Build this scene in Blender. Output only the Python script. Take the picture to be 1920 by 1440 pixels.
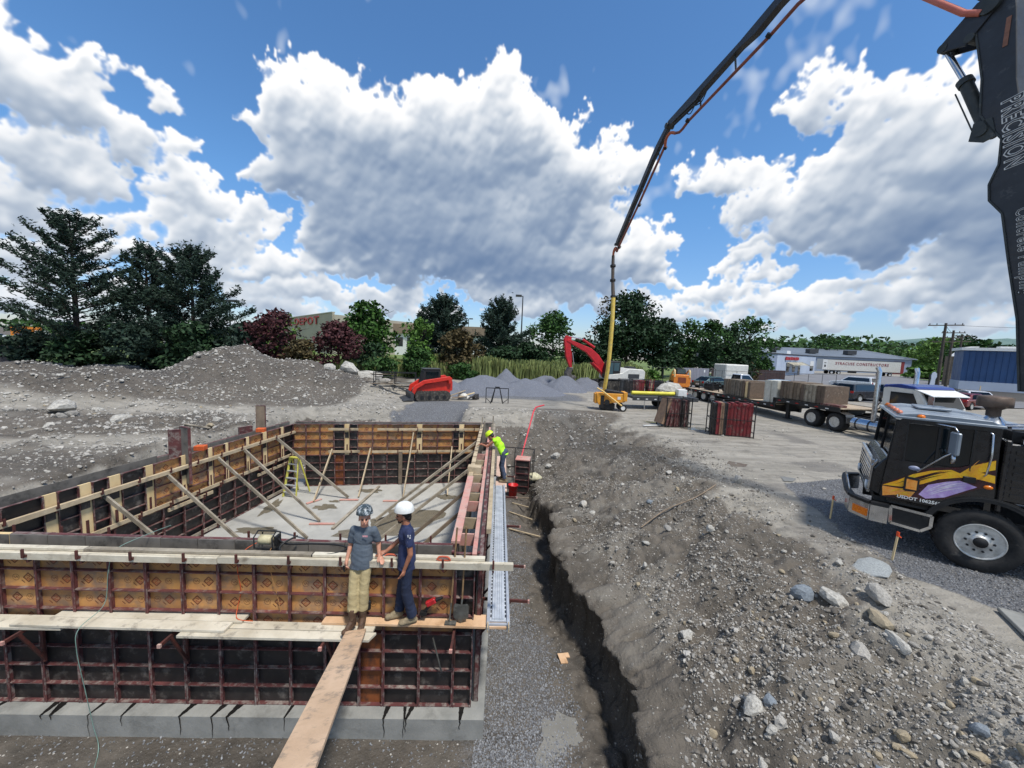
import bpy, bmesh, math, random
import numpy as np
from mathutils import Vector, Matrix, Euler

for _o in list(bpy.data.objects): bpy.data.objects.remove(_o)
SC = bpy.context.scene
COL = SC.collection
R = math.radians

# ---------------------------------------------------------------- camera
CAM_H = 6.05
cam_d = bpy.data.cameras.new("camera")
cam = bpy.data.objects.new("camera", cam_d); COL.objects.link(cam)
cam_d.sensor_fit = 'HORIZONTAL'; cam_d.sensor_width = 36.0
cam_d.lens = 36.0*721/1920
cam_d.clip_start = 0.05; cam_d.clip_end = 6000
pitch = math.atan(70/721); roll = 0.042
cam.matrix_world = (Matrix.Translation((0, 0, CAM_H)) @ Matrix.Rotation(math.pi/2-pitch, 4, 'X')
                    @ Matrix.Rotation(roll, 4, 'Z'))
SC.camera = cam

# ---------------------------------------------------------------- sun, sky, exposure
SUN_EL, SUN_AZ = R(64), R(140)      # high, behind the camera to the right
sun_d = bpy.data.lights.new("sun", 'SUN'); sun_d.energy = 2.4; sun_d.angle = R(6); sun_d.color = (1.0, .96, .90)
sun = bpy.data.objects.new("sun", sun_d); COL.objects.link(sun)
_sd = Vector((math.sin(SUN_AZ)*math.cos(SUN_EL), math.cos(SUN_AZ)*math.cos(SUN_EL), math.sin(SUN_EL)))
sun.rotation_euler = _sd.to_track_quat('Z', 'Y').to_euler()
SC.view_settings.view_transform = 'Standard'; SC.view_settings.look = 'None'
SC.view_settings.gamma = 1; SC.view_settings.use_curve_mapping = False
SC.view_settings.exposure = 0.75
SC.render.engine = 'CYCLES'
SC.cycles.max_bounces = 6; SC.cycles.diffuse_bounces = 3; SC.cycles.glossy_bounces = 3
SC.cycles.transmission_bounces = 4; SC.cycles.transparent_max_bounces = 6
SC.cycles.use_denoising = True

CLOUDS = [(-26.5, 23.7, 5.8, 4.4, 6.5, 1),
    (-29.6, 27.7, 2.5, 1.9, 3.0, 0.8),
    (-20.1, 23.8, 8.5, 5.6, 8.5, 1.1),
    (-11.8, 25.3, 9.7, 5.4, 9.3, 1.1),
    (-4.3, 24.5, 9.5, 6.3, 9.0, 1.2),
    (2.3, 26.5, 5.4, 4.9, 6.7, 1),
    (7.2, 20.5, 7.7, 6.6, 7.4, 1.1),
    (-8.6, 15.9, 16.8, 8.3, 7.8, 1.3),
    (3.1, 12.3, 16.1, 5.6, 4.6, 1.15),
    (15.1, 13.0, 5.6, 4.2, 3.9, 1),
    (-20.1, 16.6, 9.7, 7.2, 6.3, 1.1),
    (-26.5, 18.6, 6.4, 5.1, 4.2, 0.9),
    (-15.8, 10.4, 7.7, 3.5, 3.0, 0.9),
    (36.1, 26.8, 2.7, 3.5, 2.9, 1),
    (39.7, 24.5, 2.8, 3.1, 3.3, 1),
    (43.6, 22.5, 4.0, 4.1, 5.2, 1.1),
    (49.2, 18.3, 6.1, 6.3, 7.3, 1.3),
    (39.4, 19.4, 5.5, 3.0, 3.1, 1),
    (34.3, 18.5, 4.9, 2.4, 2.5, 0.9),
    (26.4, 20.5, 4.0, 2.4, 2.2, 0.9),
    (22.4, 22.8, 1.7, 2.0, 2.0, 0.9),
    (43.3, 14.6, 7.9, 4.7, 4.4, 1.25),
    (50.1, 12.4, 6.8, 4.5, 4.0, 1.25),
    (36.5, 16.3, 4.2, 3.3, 2.8, 1),
    (31.3, 16.7, 4.3, 2.0, 2.1, 0.8),
    (49.2, 25.7, 2.8, 2.2, 2.1, 0.9),
    (46.4, 25.3, 1.9, 1.6, 1.7, 0.8),
    (-51.0, 22.1, 4.1, 3.7, 3.2, 0.9),
    (-49.0, 19.9, 4.3, 2.8, 2.6, 1),
    (-52.9, 23.3, 2.2, 2.8, 2.2, 0.9),
    (-46.1, 18.9, 3.5, 1.8, 2.1, 0.8),
    (-44.0, 23.2, 1.8, 1.2, 1.1, 0.6),
    (-50.5, 14.6, 5.1, 2.6, 2.7, 0.9),
    (-47.2, 23.0, 1.9, 1.2, 1.2, 0.6),
    (-40.8, 18.6, 1.9, 2.0, 2.5, 1),
    (-41.5, 15.9, 2.3, 1.8, 1.9, 0.8),
    (-38.4, 14.9, 3.6, 2.4, 2.8, 1),
    (-35.1, 12.3, 3.3, 2.3, 2.5, 0.9),
    (-40.4, 11.2, 4.9, 2.4, 2.0, 0.9),
    (-50.8, 10.6, 4.0, 2.0, 1.9, 0.9),
    (-47.9, 9.7, 3.8, 1.7, 1.6, 0.9),
    (30.2, 11.1, 2.8, 1.4, 1.1, 0.8),
    (27.4, 8.3, 3.6, 1.7, 1.2, 0.9),
    (24.4, 6.6, 3.2, 1.5, 1.0, 0.8),
    (40.9, 5.1, 4.0, 1.4, 1.0, 0.8),
    (32.3, 5.9, 4.4, 1.9, 1.3, 0.8),
    (-27.8, 6.1, 3.7, 2.0, 1.5, 0.8),
    (-24.0, 5.4, 3.9, 1.5, 1.1, 0.8),
    (-2.9, 6.9, 5.4, 2.0, 1.2, 0.7),
    (8.7, 7.6, 6.0, 2.4, 1.3, 0.8),
    (50.1, 6.3, 3.5, 1.7, 1.5, 0.8),
    (44.9, 6.6, 3.5, 1.3, 1.1, 0.7),
    (-22.7, 9.7, 5.9, 1.2, 1.0, 0.6),
    (-35.2, 6.8, 3.6, 1.3, 1.1, 0.7),
    (50.8, 9.1, 2.7, 1.4, 1.2, 0.8),
    (-31.4, 3.8, 3.4, 1.7, 1.2, 0.8),
    (-20.0, 4.0, 4.8, 1.9, 1.2, 0.8),
    (-10.5, 4.2, 4.5, 1.5, 1.1, 0.7),
    (2.7, 5.2, 4.7, 1.7, 1.1, 0.8),
    (-35.8, 4.3, 3.1, 1.9, 1.1, 0.8),
    (21.3, 4.5, 4.1, 1.6, 1.0, 0.8),
    (36.2, 4.6, 3.6, 1.6, 1.0, 0.8),
    (38.8, 7.8, 2.3, 1.4, 0.9, 0.7),
    (47.3, 4.4, 3.2, 1.3, 0.7, 0.8),
    (51.3, 3.8, 2.4, 1.0, 0.6, 0.8),
    (27.1, 4.6, 3.7, 1.2, 0.8, 0.7),
    (-15.8, 6.4, 3.6, 1.5, 1.0, 0.7),
    (31.6, 13.4, 2.2, 1.1, 0.9, 0.6),
    (-51.2, 2.6, 2.8, 1.5, 1.0, 0.8),
    (-52.2, 5.2, 2.3, 1.4, 0.9, 0.8),
    (-33.5, 8.9, 3.2, 1.2, 1.0, 0.6),
    (-25.9, 11.3, 4.3, 1.0, 0.8, 0.6)]
_r = np.random.RandomState(5)
for _i in range(150):    # rows of low clouds all round the horizon
    _e = _r.uniform(.8, 9.5); _rx = _r.uniform(1.6, 6)*(.5+_e/8)
    CLOUDS.append((_r.uniform(-180, 180), _e, _rx, _rx*_r.uniform(.16, .3), _rx*_r.uniform(.1, .16), _r.uniform(.6, 1.0)))
for _i in range(46):
    _rx = _r.uniform(5, 15)
    CLOUDS.append((_r.uniform(62, 298), _r.uniform(10, 70), _rx, _rx*_r.uniform(.4, .6), _rx*.4, _r.uniform(.7, 1)))
def make_clouds(W=3072, HH=768):
    """cloud colour + cover on an azimuth x elevation grid (elevation 0..90 deg), pure numpy"""
    ky = np.fft.fftfreq(HH)[:, None]*HH
    kx = np.fft.rfftfreq(W)[None, :]*W
    kk = np.sqrt((kx*1.0)**2 + (ky*4.0)**2)   # isotropic in degrees
    def band(c, seed, wd=0.55):
        r = np.random.RandomState(seed)
        n = np.fft.rfft2(r.randn(HH, W).astype(np.float32))
        o = np.fft.irfft2(n*np.exp(-(np.log(np.maximum(kk, 1e-3)/c)/wd)**2), s=(HH, W))
        return (o/o.std()).astype(np.float32)
    az = ((np.arange(W)+.5)/W*360-180)[None, :]*np.ones((HH, 1))
    el = ((np.arange(HH)+.5)/HH*90)[:, None]*np.ones((1, W))
    lowf = np.clip(el/9, .22, 1)
    wx = band(20, 1)*1.1 + band(45, 2)*.8 + band(100, 3)*.42 + band(220, 33)*.22 + band(480, 34)*.10
    wy = (band(20, 4)*.7 + band(45, 5)*.55 + band(100, 6)*.34 + band(220, 36)*.20 + band(480, 37)*.09)*lowf
    A = az + wx*(.4+.6*lowf); E = el + wy
    # every cloud is a heap of puffs: big body, lobes round it, small ones on those
    rr = np.random.RandomState(3); B = []
    for (a, e, rx, ru, rd, w) in CLOUDS:
        B.append((a, e, rx, ru, rd, w, 0.0)); ce = math.cos(math.radians(min(e, 70)))
        n1 = 14 if rx > 4 else 8
        for k in range(n1):
            t = rr.uniform(-.15, math.pi+.15); q = rr.uniform(.55, .98); s = rr.uniform(.24, .42)
            y = math.sin(t); ca, ye = a+rx*q*math.cos(t)/ce, e+(ru if y > 0 else rd)*q*y; r1 = min(rx, ru*1.5)*s
            B.append((ca, ye, r1, r1*.85*(.6+.4*min(ru/rx*1.6, 1)), r1*.6, w*.95, .55*min(rx, ru)*math.sqrt(max(0, 1-q*q))))
            for j in range(3):
                t2 = rr.uniform(-.3, math.pi+.3); r2 = r1*rr.uniform(.3, .5); B.append((ca+r1*.9*math.cos(t2)/ce, ye+r1*.75*math.sin(t2), r2, r2*.85, r2*.7, w*.9, .4*min(rx, ru)*math.sqrt(max(0, 1-q*q))))
        for k in range(n1):      # lumps over the face
            t = rr.uniform(0, 2*math.pi); q = rr.uniform(.0, .75); y = math.sin(t); r1 = min(rx, ru*1.5)*rr.uniform(.16, .34)
            B.append((a+rx*q*math.cos(t)/ce, e+(ru if y > 0 else rd)*q*y, r1, r1*.8, r1*.6, w*.9, .62*min(rx, ru)*math.sqrt(max(0, 1-q*q))))
    base = np.zeros((HH, W), np.float32); wsum = np.full((HH, W), 1e-6, np.float32)
    eM = np.full((HH, W), np.exp(-7.0), np.float32); Hh = np.zeros((HH, W), np.float32)
    for (a, e, rx, ru, rd, w, zc) in B:
        ce = np.cos(np.radians(min(e, 70))); pad = 4 if rx > 3 else 3
        hw = int((rx*1.35/ce+pad)/360*W)+2; c0 = int((a+180)/360*W)
        y0 = max(0, int((e-rd*1.35-pad*.7)/90*HH)); y1 = min(HH, int((e+ru*1.35+pad*.7)/90*HH)+1)
        if y1 <= y0: continue
        ix = np.arange(c0-hw, c0+hw) % W
        sl = np.ix_(np.arange(y0, y1), ix)
        dx = ((A[sl]-a+180) % 360-180)*ce; dy = E[sl]-e; ry = np.where(dy > 0, ru, rd)
        q = (dx/rx)**2 + (dy/ry)**2; sc = min(1, .35+rx/9)
        m = np.maximum(w*(1-q)*sc, -1)
        eM[sl] += np.exp(m*9)*(q < 1.8)
        Hh[sl] = np.maximum(Hh[sl], np.where(q < 1, zc+min(rx, ru)*.9*np.sqrt(np.clip(1-q, 0, 1)), 0))
        if zc == 0:
            g = np.exp(m*3); base[sl] += g*np.clip((dy/ry+1)/2, 0, 1); wsum[sl] += g
    def blur(a, n):
        for _ in range(n): a = (a+np.roll(a, 1, 1)+np.roll(a, -1, 1))/3; b = a.copy(); b[1:-1] = (a[2:]+a[:-2]+a[1:-1])/3; a = b
        return a
    M = np.log(eM)/9; hrel = base/wsum
    bil = np.zeros_like(M)
    for i, (c, a) in enumerate([(60, .16), (110, .15), (200, .12), (360, .08), (600, .045)]):
        bil += a*(0.78-np.abs(band(c, 20+i)))
    fine = sum(band(c, 50+i)*a for i, (c, a) in enumerate([(60, .5), (120, .35), (240, .25), (480, .18)]))
    D = M + bil*.75 - .02
    soft = .16+.16*np.clip(fine*.35+.4, 0, 1)+.12*np.clip(band(30, 90)*.6, 0, 1)
    alpha = np.clip(D/soft, 0, 1); alpha = alpha*alpha*(3-2*alpha)
    veil = np.clip(band(9, 70)*.5+band(28, 71)*.4+band(70, 72)*.28+band(150, 73)*.18-.95, 0, 1)*.5
    veil = np.maximum(veil, np.clip(blur(M, 6)*1.6+.05+bil*.5, 0, .35)*np.clip(el/12, 0, 1))
    T = np.clip(D, 0, 1.3); Tb = blur(T, 5)
    tau = np.zeros_like(T)
    for k in range(1, 16):
        s = int(round(k*2.8)); sx = int(round(-k*0.6)); sh = np.zeros_like(T); sh[:-s] = Tb[s:]; sh = np.roll(sh, sx, 1); tau += sh*.125
    tau = blur(tau, 4)
    Hs = blur(Hh, 3)*.6+blur(Hh, 10)*.8+blur(bil, 1)*.9*np.exp(-T*1.2)+blur(bil, 4)*.35
    gy = np.zeros_like(D); gy[2:-2] = (Hs[4:]-Hs[:-4]); gx = np.roll(Hs, -2, 1)-np.roll(Hs, 2, 1)
    relief = -(gy*1.0-gx*.35)*.62; relief = relief/(1+np.abs(relief)*1.3)
    lit = np.exp(-tau*.62)*.76 + np.exp(-Tb*2.2)*.22 + relief*(.24+.36*np.exp(-tau*.9)) + .02
    lit = lit*(.60+.66*hrel)
    lit = np.clip(lit + fine*.006, 0, 1)
    stops = np.array([0, .12, .30, .52, .74, 1.0])
    cr = np.interp(lit, stops, [.105, .165, .325, .60, .87, 1.04])
    cg = np.interp(lit, stops, [.180, .245, .405, .66, .89, 1.04])
    cb = np.interp(lit, stops, [.330, .395, .530, .74, .92, 1.04])
    a2 = 1-(1-alpha)*(1-veil); k = alpha/np.maximum(a2, 1e-4)
    out = np.empty((HH, W, 4), np.float32)
    for i, (c, v) in enumerate(((cr, .74), (cg, .82), (cb, .92))): out[..., i] = c*k+v*(1-k)
    h = np.exp(-el/3.0)*.5
    for i, v in enumerate((.60, .70, .84)): out[..., i] = out[..., i]*(1-h)+v*h
    out[..., 3] = a2
    return out
_ci = make_clouds()
_img = bpy.data.images.new("cloud_cover", width=_ci.shape[1], height=_ci.shape[0], alpha=True, float_buffer=True)
_img.colorspace_settings.name = 'Non-Color'; _img.alpha_mode = 'CHANNEL_PACKED'
_img.pixels.foreach_set(_ci.ravel())
_img.update()
world = bpy.data.worlds.new("World"); SC.world = world; world.use_nodes = True
def _sky():
    nt = world.node_tree; nt.nodes.clear(); N = nt.nodes.new; L = nt.links.new
    out = N('ShaderNodeOutputWorld'); bg = N('ShaderNodeBackground'); bg.inputs[1].default_value = .085
    sky = N('ShaderNodeTexSky'); sky.sky_type = 'NISHITA'; sky.sun_disc = False
    sky.sun_elevation = SUN_EL; sky.sun_rotation = SUN_AZ; sky.air_density = 1.0; sky.dust_density = .4; sky.ozone_density = 2.2
    tc = N('ShaderNodeTexCoord'); sep = N('ShaderNodeSeparateXYZ'); L(tc.outputs['Generated'], sep.inputs[0])
    def M(op, a, b=None):
        m = N('ShaderNodeMath'); m.operation = op
        for i, v in enumerate((a, b)):
            if v is None: continue
            if isinstance(v, (int, float)): m.inputs[i].default_value = v
            else: L(v, m.inputs[i])
        return m.outputs[0]
    az = M('ARCTAN2', sep.outputs[0], sep.outputs[1])
    u = M('ADD', M('DIVIDE', az, 2*math.pi), .5)
    el = M('MAXIMUM', M('ARCSINE', sep.outputs[2]), 0.0008)
    v = M('DIVIDE', el, math.pi/2)
    cmb = N('ShaderNodeCombineXYZ'); L(u, cmb.inputs[0]); L(v, cmb.inputs[1])
    im = N('ShaderNodeTexImage'); im.image = _img; im.interpolation = 'Cubic'; im.extension = 'REPEAT'; L(cmb.outputs[0], im.inputs[0])
    # the blue itself: a deeper tone overhead than the raw model gives
    hs = N('ShaderNodeMixRGB'); hs.blend_type = 'MULTIPLY'; hs.inputs[0].default_value = 1; 
    tr = N('ShaderNodeMapRange'); tr.inputs[1].default_value = 0; tr.inputs[2].default_value = .32; L(sep.outputs[2], tr.inputs[0])
    tm = N('ShaderNodeMixRGB'); tm.inputs[1].default_value = (.70,.76,.95,1); tm.inputs[2].default_value = (.66,.99,1.22,1); L(tr.outputs[0], tm.inputs[0]); L(tm.outputs[0], hs.inputs[2])
    L(sky.outputs[0], hs.inputs[1])
    sc = N('ShaderNodeMixRGB'); sc.blend_type = 'MULTIPLY'; sc.inputs[0].default_value = 1
    g = .62/.085; sc.inputs[2].default_value = (g, g, g, 1); L(im.outputs[0], sc.inputs[1])
    mx = N('ShaderNodeMixRGB'); L(im.outputs[1], mx.inputs[0]); L(hs.outputs[0], mx.inputs[1]); L(sc.outputs[0], mx.inputs[2])
    L(mx.outputs[0], bg.inputs[0]); L(bg.outputs[0], out.inputs[0])
_sky()
world.cycles.sampling_method = 'MANUAL'; world.cycles.sample_map_resolution = 1024

# ---------------------------------------------------------------- helpers
def lin(c):
    c = np.asarray(c, float)/255
    return tuple(np.where(c <= .04045, c/12.92, ((c+.055)/1.055)**2.4))
MATS = {}
def mat(name, c, rough=.75, metal=0, c2=None, sc=8, amt=.35, bump=.0, bsc=40, island=0, spec=.5, stretch=None, dirt=None, dsc=3, dth=.5, coat=0):
    """procedural surface: base colour, broken up with a second colour, stains (dirt), per-piece variation and a fine bump"""
    if name in MATS: return MATS[name]
    m = bpy.data.materials.new(name); m.use_nodes = True; nt = m.node_tree; N = nt.nodes.new; L = nt.links.new
    b = nt.nodes['Principled BSDF']; b.inputs['Roughness'].default_value = rough; b.inputs['Metallic'].default_value = metal
    b.inputs['Specular IOR Level'].default_value = spec
    if coat: b.inputs['Coat Weight'].default_value = coat; b.inputs['Coat Roughness'].default_value = .08
    rgb = lin(c); col = None
    b.inputs['Base Color'].default_value = (*rgb, 1)
    tc = N('ShaderNodeTexCoord'); vec = tc.outputs['Object']
    if stretch:
        mp = N('ShaderNodeMapping'); mp.inputs['Scale'].default_value = stretch; L(vec, mp.inputs[0]); vec = mp.outputs[0]
    if island:
        g = N('ShaderNodeNewGeometry'); oi = N('ShaderNodeObjectInfo')
        ad = N('ShaderNodeMath'); ad.operation = 'ADD'; L(g.outputs['Random Per Island'], ad.inputs[0]); L(oi.outputs['Random'], ad.inputs[1])
        fr = N('ShaderNodeMath'); fr.operation = 'FRACT'; L(ad.outputs[0], fr.inputs[0])
        off = N('ShaderNodeVectorMath'); off.operation = 'ADD'; L(vec, off.inputs[0])
        sc_ = N('ShaderNodeVectorMath'); sc_.operation = 'SCALE'; L(fr.outputs[0], sc_.inputs[0]); sc_.inputs[0].default_value = (0, 0, 0)
        cx = N('ShaderNodeCombineXYZ'); mu = N('ShaderNodeMath'); mu.operation = 'MULTIPLY'; mu.inputs[1].default_value = 37.0
        L(fr.outputs[0], mu.inputs[0])
        for i in range(3): L(mu.outputs[0], cx.inputs[i])
        L(cx.outputs[0], off.inputs[1]); vec = off.outputs[0]
    def noise(scale, det=5, ro=.6):
        n = N('ShaderNodeTexNoise'); n.inputs['Scale'].default_value = scale; n.inputs['Detail'].default_value = det
        n.inputs['Roughness'].default_value = ro; L(vec, n.inputs['Vector']); return n.outputs['Fac']
    def ramp(f, a, z):
        r = N('ShaderNodeMapRange'); r.inputs[1].default_value = a; r.inputs[2].default_value = z; L(f, r.inputs[0]); return r.outputs[0]
    def mix(f, a, bb, mode='MIX'):
        x = N('ShaderNodeMixRGB'); x.blend_type = mode
        for i, v in enumerate((f, a, bb)):
            if isinstance(v, (int, float)): x.inputs[i].default_value = v
            elif isinstance(v, tuple): x.inputs[i].default_value = (*v[:3], 1)
            else: L(v, x.inputs[i])
        return x.outputs[0]
    c2l = lin(c2) if c2 is not None else tuple(v*(1-amt) for v in rgb)
    col = mix(ramp(noise(sc), .35, .68), rgb, c2l)
    if dirt is not None:
        col = mix(ramp(noise(dsc, 7, .68), dth, dth+.16), col, lin(dirt))
    if island:
        hv = N('ShaderNodeHueSaturation'); L(col, hv.inputs['Color'])
        mr = N('ShaderNodeMapRange'); mr.inputs[3].default_value = 1-island; mr.inputs[4].default_value = 1+island; L(fr.outputs[0], mr.inputs[0])
        L(mr.outputs[0], hv.inputs['Value']); col = hv.outputs[0]
    L(col, b.inputs['Base Color'])
    rr = ramp(noise(sc*2.3), .3, .7); mr = N('ShaderNodeMapRange'); mr.inputs[3].default_value = max(rough-.1, .03); mr.inputs[4].default_value = min(rough+.12, 1); L(rr, mr.inputs[0]); L(mr.outputs[0], b.inputs['Roughness'])
    if bump:
        bp = N('ShaderNodeBump'); bp.inputs['Strength'].default_value = bump; bp.inputs['Distance'].default_value = .02
        L(noise(bsc, 6, .7), bp.inputs['Height']); L(bp.outputs[0], b.inputs['Normal'])
    MATS[name] = m; return m
def glass(name, c=(20, 26, 30), rough=.05, alpha=None):
    if name in MATS: return MATS[name]
    m = bpy.data.materials.new(name); m.use_nodes = True; b = m.node_tree.nodes['Principled BSDF']
    b.inputs['Base Color'].default_value = (*lin(c), 1); b.inputs['Roughness'].default_value = rough
    b.inputs['Specular IOR Level'].default_value = .8
    if alpha is not None: b.inputs['Alpha'].default_value = alpha
    MATS[name] = m; return m

def tag(o, label=None, cat=None, group=None, kind=None):
    if label: o['label'] = label
    if cat: o['category'] = cat
    if group: o['group'] = group
    if kind: o['kind'] = kind
    return o
def empty(name, loc, rz=0, label=None, cat=None, group=None):
    o = bpy.data.objects.new(name, None); COL.objects.link(o); o.location = loc; o.rotation_euler = (0, 0, rz)
    o.empty_display_size = .2
    return tag(o, label, cat, group)
def link(name, me, parent=None, loc=None, rot=None):
    o = bpy.data.objects.new(name, me); COL.objects.link(o)
    if parent is not None: o.parent = parent
    if loc is not None: o.location = loc
    if rot is not None: o.rotation_euler = rot
    return o
def copy_tree(o, parent=None):
    c = o.copy(); COL.objects.link(c)
    if parent is not None: c.parent = parent
    for ch in list(o.children): copy_tree(ch, c)
    return c

class MB:
    """collects simple shapes into one mesh"""
    def __init__(s): s.v = []; s.f = []; s.m = []; s.sm = []
    def add(s, vs, fs, mi=0, smooth=False, M=None):
        k = len(s.v)
        for v in vs:
            v = Vector(v)
            if M is not None: v = M @ v
            s.v.append(v)
        for f in fs: s.f.append([i+k for i in f]); s.m.append(mi); s.sm.append(smooth)
        return s
    def box(s, c, d, mi=0, M=None, rz=0, taper=None):
        x, y, z = d[0]/2, d[1]/2, d[2]/2
        tx, ty = taper if taper else (1, 1)
        vs = [(-x, -y, -z), (x, -y, -z), (x, y, -z), (-x, y, -z), (-x*tx, -y*ty, z), (x*tx, -y*ty, z), (x*tx, y*ty, z), (-x*tx, y*ty, z)]
        T = Matrix.Translation(c) @ Matrix.Rotation(rz, 4, 'Z')
        if M is not None: T = M @ T
        return s.add(vs, [(0, 3, 2, 1), (4, 5, 6, 7), (0, 1, 5, 4), (1, 2, 6, 5), (2, 3, 7, 6), (3, 0, 4, 7)], mi, M=T)
    def box2(s, a, b, mi=0, M=None):
        c = [(a[i]+b[i])/2 for i in range(3)]; d = [abs(a[i]-b[i]) for i in range(3)]
        return s.box(c, d, mi, M)
    def beam(s, a, b, w, h, mi=0, up=(0, 0, 1), M=None, cut=0):
        a = Vector(a); b = Vector(b); d = b-a; L = d.length
        if L < 1e-6: return s
        z = d/L; u = Vector(up)
        x = u.cross(z)
        if x.length < 1e-4: x = Vector((1, 0, 0)).cross(z)
        x.normalize(); y = z.cross(x)
        vs = []
        for p in (a, b):
            for sx, sy in ((-1, -1), (1, -1), (1, 1), (-1, 1)): vs.append(p+x*sx*w/2+y*sy*h/2)
        return s.add(vs, [(0, 3, 2, 1), (4, 5, 6, 7), (0, 1, 5, 4), (1, 2, 6, 5), (2, 3, 7, 6), (3, 0, 4, 7)], mi, M=M)
    def tube(s, pts, r, n=8, mi=0, cap=True, M=None, smooth=True):
        pts = [Vector(p) for p in pts]; rs = r if isinstance(r, (list, tuple)) else [r]*len(pts)
        vs = []; pu = None
        for i, p in enumerate(pts):
            t = (pts[min(i+1, len(pts)-1)]-pts[max(i-1, 0)]).normalized()
            if pu is None:
                pu = t.orthogonal().normalized()
            else:
                pu = (pu-t*pu.dot(t)); pu = pu.normalized() if pu.length > 1e-5 else t.orthogonal().normalized()
            w = t.cross(pu)
            for k in range(n):
                a = 2*math.pi*k/n; vs.append(p+(pu*math.cos(a)+w*math.sin(a))*rs[i])
        fs = []
        for i in range(len(pts)-1):
            for k in range(n): fs.append((i*n+k, i*n+(k+1) % n, (i+1)*n+(k+1) % n, (i+1)*n+k))
        s.add(vs, fs, mi, smooth, M)
        if cap:
            s.add(vs[:n], [tuple(reversed(range(n)))], mi, False, M); s.add(vs[-n:], [tuple(range(n))], mi, False, M)
        return s
    def lathe(s, prof, n=20, mi=0, M=None, smooth=True):
        """profile of (radius, height) round local Z"""
        vs = []; fs = []
        for r, z in prof:
            for k in range(n):
                a = 2*math.pi*k/n; vs.append((r*math.cos(a), r*math.sin(a), z))
        for i in range(len(prof)-1):
            for k in range(n): fs.append((i*n+k, i*n+(k+1) % n, (i+1)*n+(k+1) % n, (i+1)*n+k))
        s.add(vs, fs, mi, smooth, M)
        if prof[0][0] > 1e-4: s.add(vs[:n], [tuple(reversed(range(n)))], mi, False, M)
        if prof[-1][0] > 1e-4: s.add(vs[-n:], [tuple(range(n))], mi, False, M)
        return s
    def prism(s, poly, y0, y1, mi=0, M=None, ins=None):
        """polygon in local XZ pushed along Y; ins shrinks the far face towards its centre"""
        n = len(poly); vs = [(p[0], y0, p[1]) for p in poly]
        vs += [(p[0], y1, p[1]) for p in (ins or poly)]
        fs = [tuple(range(n)), tuple(reversed(range(n, 2*n)))] + [(i, i+n, (i+1) % n+n, (i+1) % n) for i in range(n)]
        return s.add(vs, fs, mi, M=M)
    def quad(s, a, b, c, d, mi=0, M=None): return s.add([a, b, c, d], [(0, 1, 2, 3)], mi, M=M)
    def mesh(s, name, mats):
        me = bpy.data.meshes.new(name); me.from_pydata([tuple(v) for v in s.v], [], s.f)
        for m in (mats if isinstance(mats, (list, tuple)) else [mats]): me.materials.append(m)
        me.polygons.foreach_set('material_index', s.m); me.polygons.foreach_set('use_smooth', s.sm)
        me.update(); return me
    def build(s, name, mats, parent=None, loc=None, rot=None, bevel=0, seg=1):
        me = s.mesh(name, mats)
        if bevel:
            bm = bmesh.new(); bm.from_mesh(me); bmesh.ops.remove_doubles(bm, verts=bm.verts, dist=1e-5)
            es = [e for e in bm.edges if len(e.link_faces) == 2 and e.calc_face_angle(0) > .5]
            bmesh.ops.bevel(bm, geom=es, offset=bevel, segments=seg, affect='EDGES', clamp_overlap=True)
            bm.to_mesh(me); bm.free()
        return link(name, me, parent, loc, rot)
def np_mesh(name, V, F, mats, smooth=False, midx=None):
    """V (n,3), F (m,3|4) arrays"""
    me = bpy.data.meshes.new(name); V = np.asarray(V, np.float32); F = np.asarray(F, np.int32); k = F.shape[1]
    me.vertices.add(len(V)); me.vertices.foreach_set('co', V.ravel())
    me.loops.add(F.size); me.loops.foreach_set('vertex_index', F.ravel())
    me.polygons.add(len(F)); me.polygons.foreach_set('loop_start', np.arange(len(F), dtype=np.int32)*k)
    try: me.polygons.foreach_set('loop_total', np.full(len(F), k, np.int32))
    except Exception: pass
    for m in (mats if isinstance(mats, (list, tuple)) else [mats]): me.materials.append(m)
    if midx is not None: me.polygons.foreach_set('material_index', np.asarray(midx, np.int32))
    me.polygons.foreach_set('use_smooth', np.full(len(F), smooth, bool))
    me.update(calc_edges=True); me.validate(); return me
def text_mesh(txt, size, ext=.002, bold=0):
    cu = bpy.data.curves.new("lettering", 'FONT'); cu.body = txt; cu.size = size; cu.extrude = ext; cu.offset = bold
    cu.space_character = 1.22 if bold > .008 or bold < -.0005 else 1.0; cu.align_x = 'CENTER'; cu.align_y = 'CENTER'; cu.resolution_u = 2
    o = bpy.data.objects.new("tmp", cu); COL.objects.link(o)
    dg = bpy.context.evaluated_depsgraph_get(); me = bpy.data.meshes.new_from_object(o.evaluated_get(dg))
    bpy.data.objects.remove(o); return me
def lettering(txt, size, material, parent, M, ext=.002, bold=0, name='lettering', sx=1):
    me = text_mesh(txt, size, ext, bold); me.materials.clear(); me.materials.append(material)
    o = link(name, me, parent); o.matrix_local = M @ Matrix.Diagonal((sx, 1, 1, 1)); return o
def frame_m(o, x, y, z=None):
    """matrix with origin o and axes x, y (z = x cross y)"""
    x = Vector(x).normalized(); y = Vector(y).normalized(); z = Vector(z).normalized() if z is not None else x.cross(y)
    return Matrix(((x[0], y[0], z[0], o[0]), (x[1], y[1], z[1], o[1]), (x[2], y[2], z[2], o[2]), (0, 0, 0, 1)))

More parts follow.
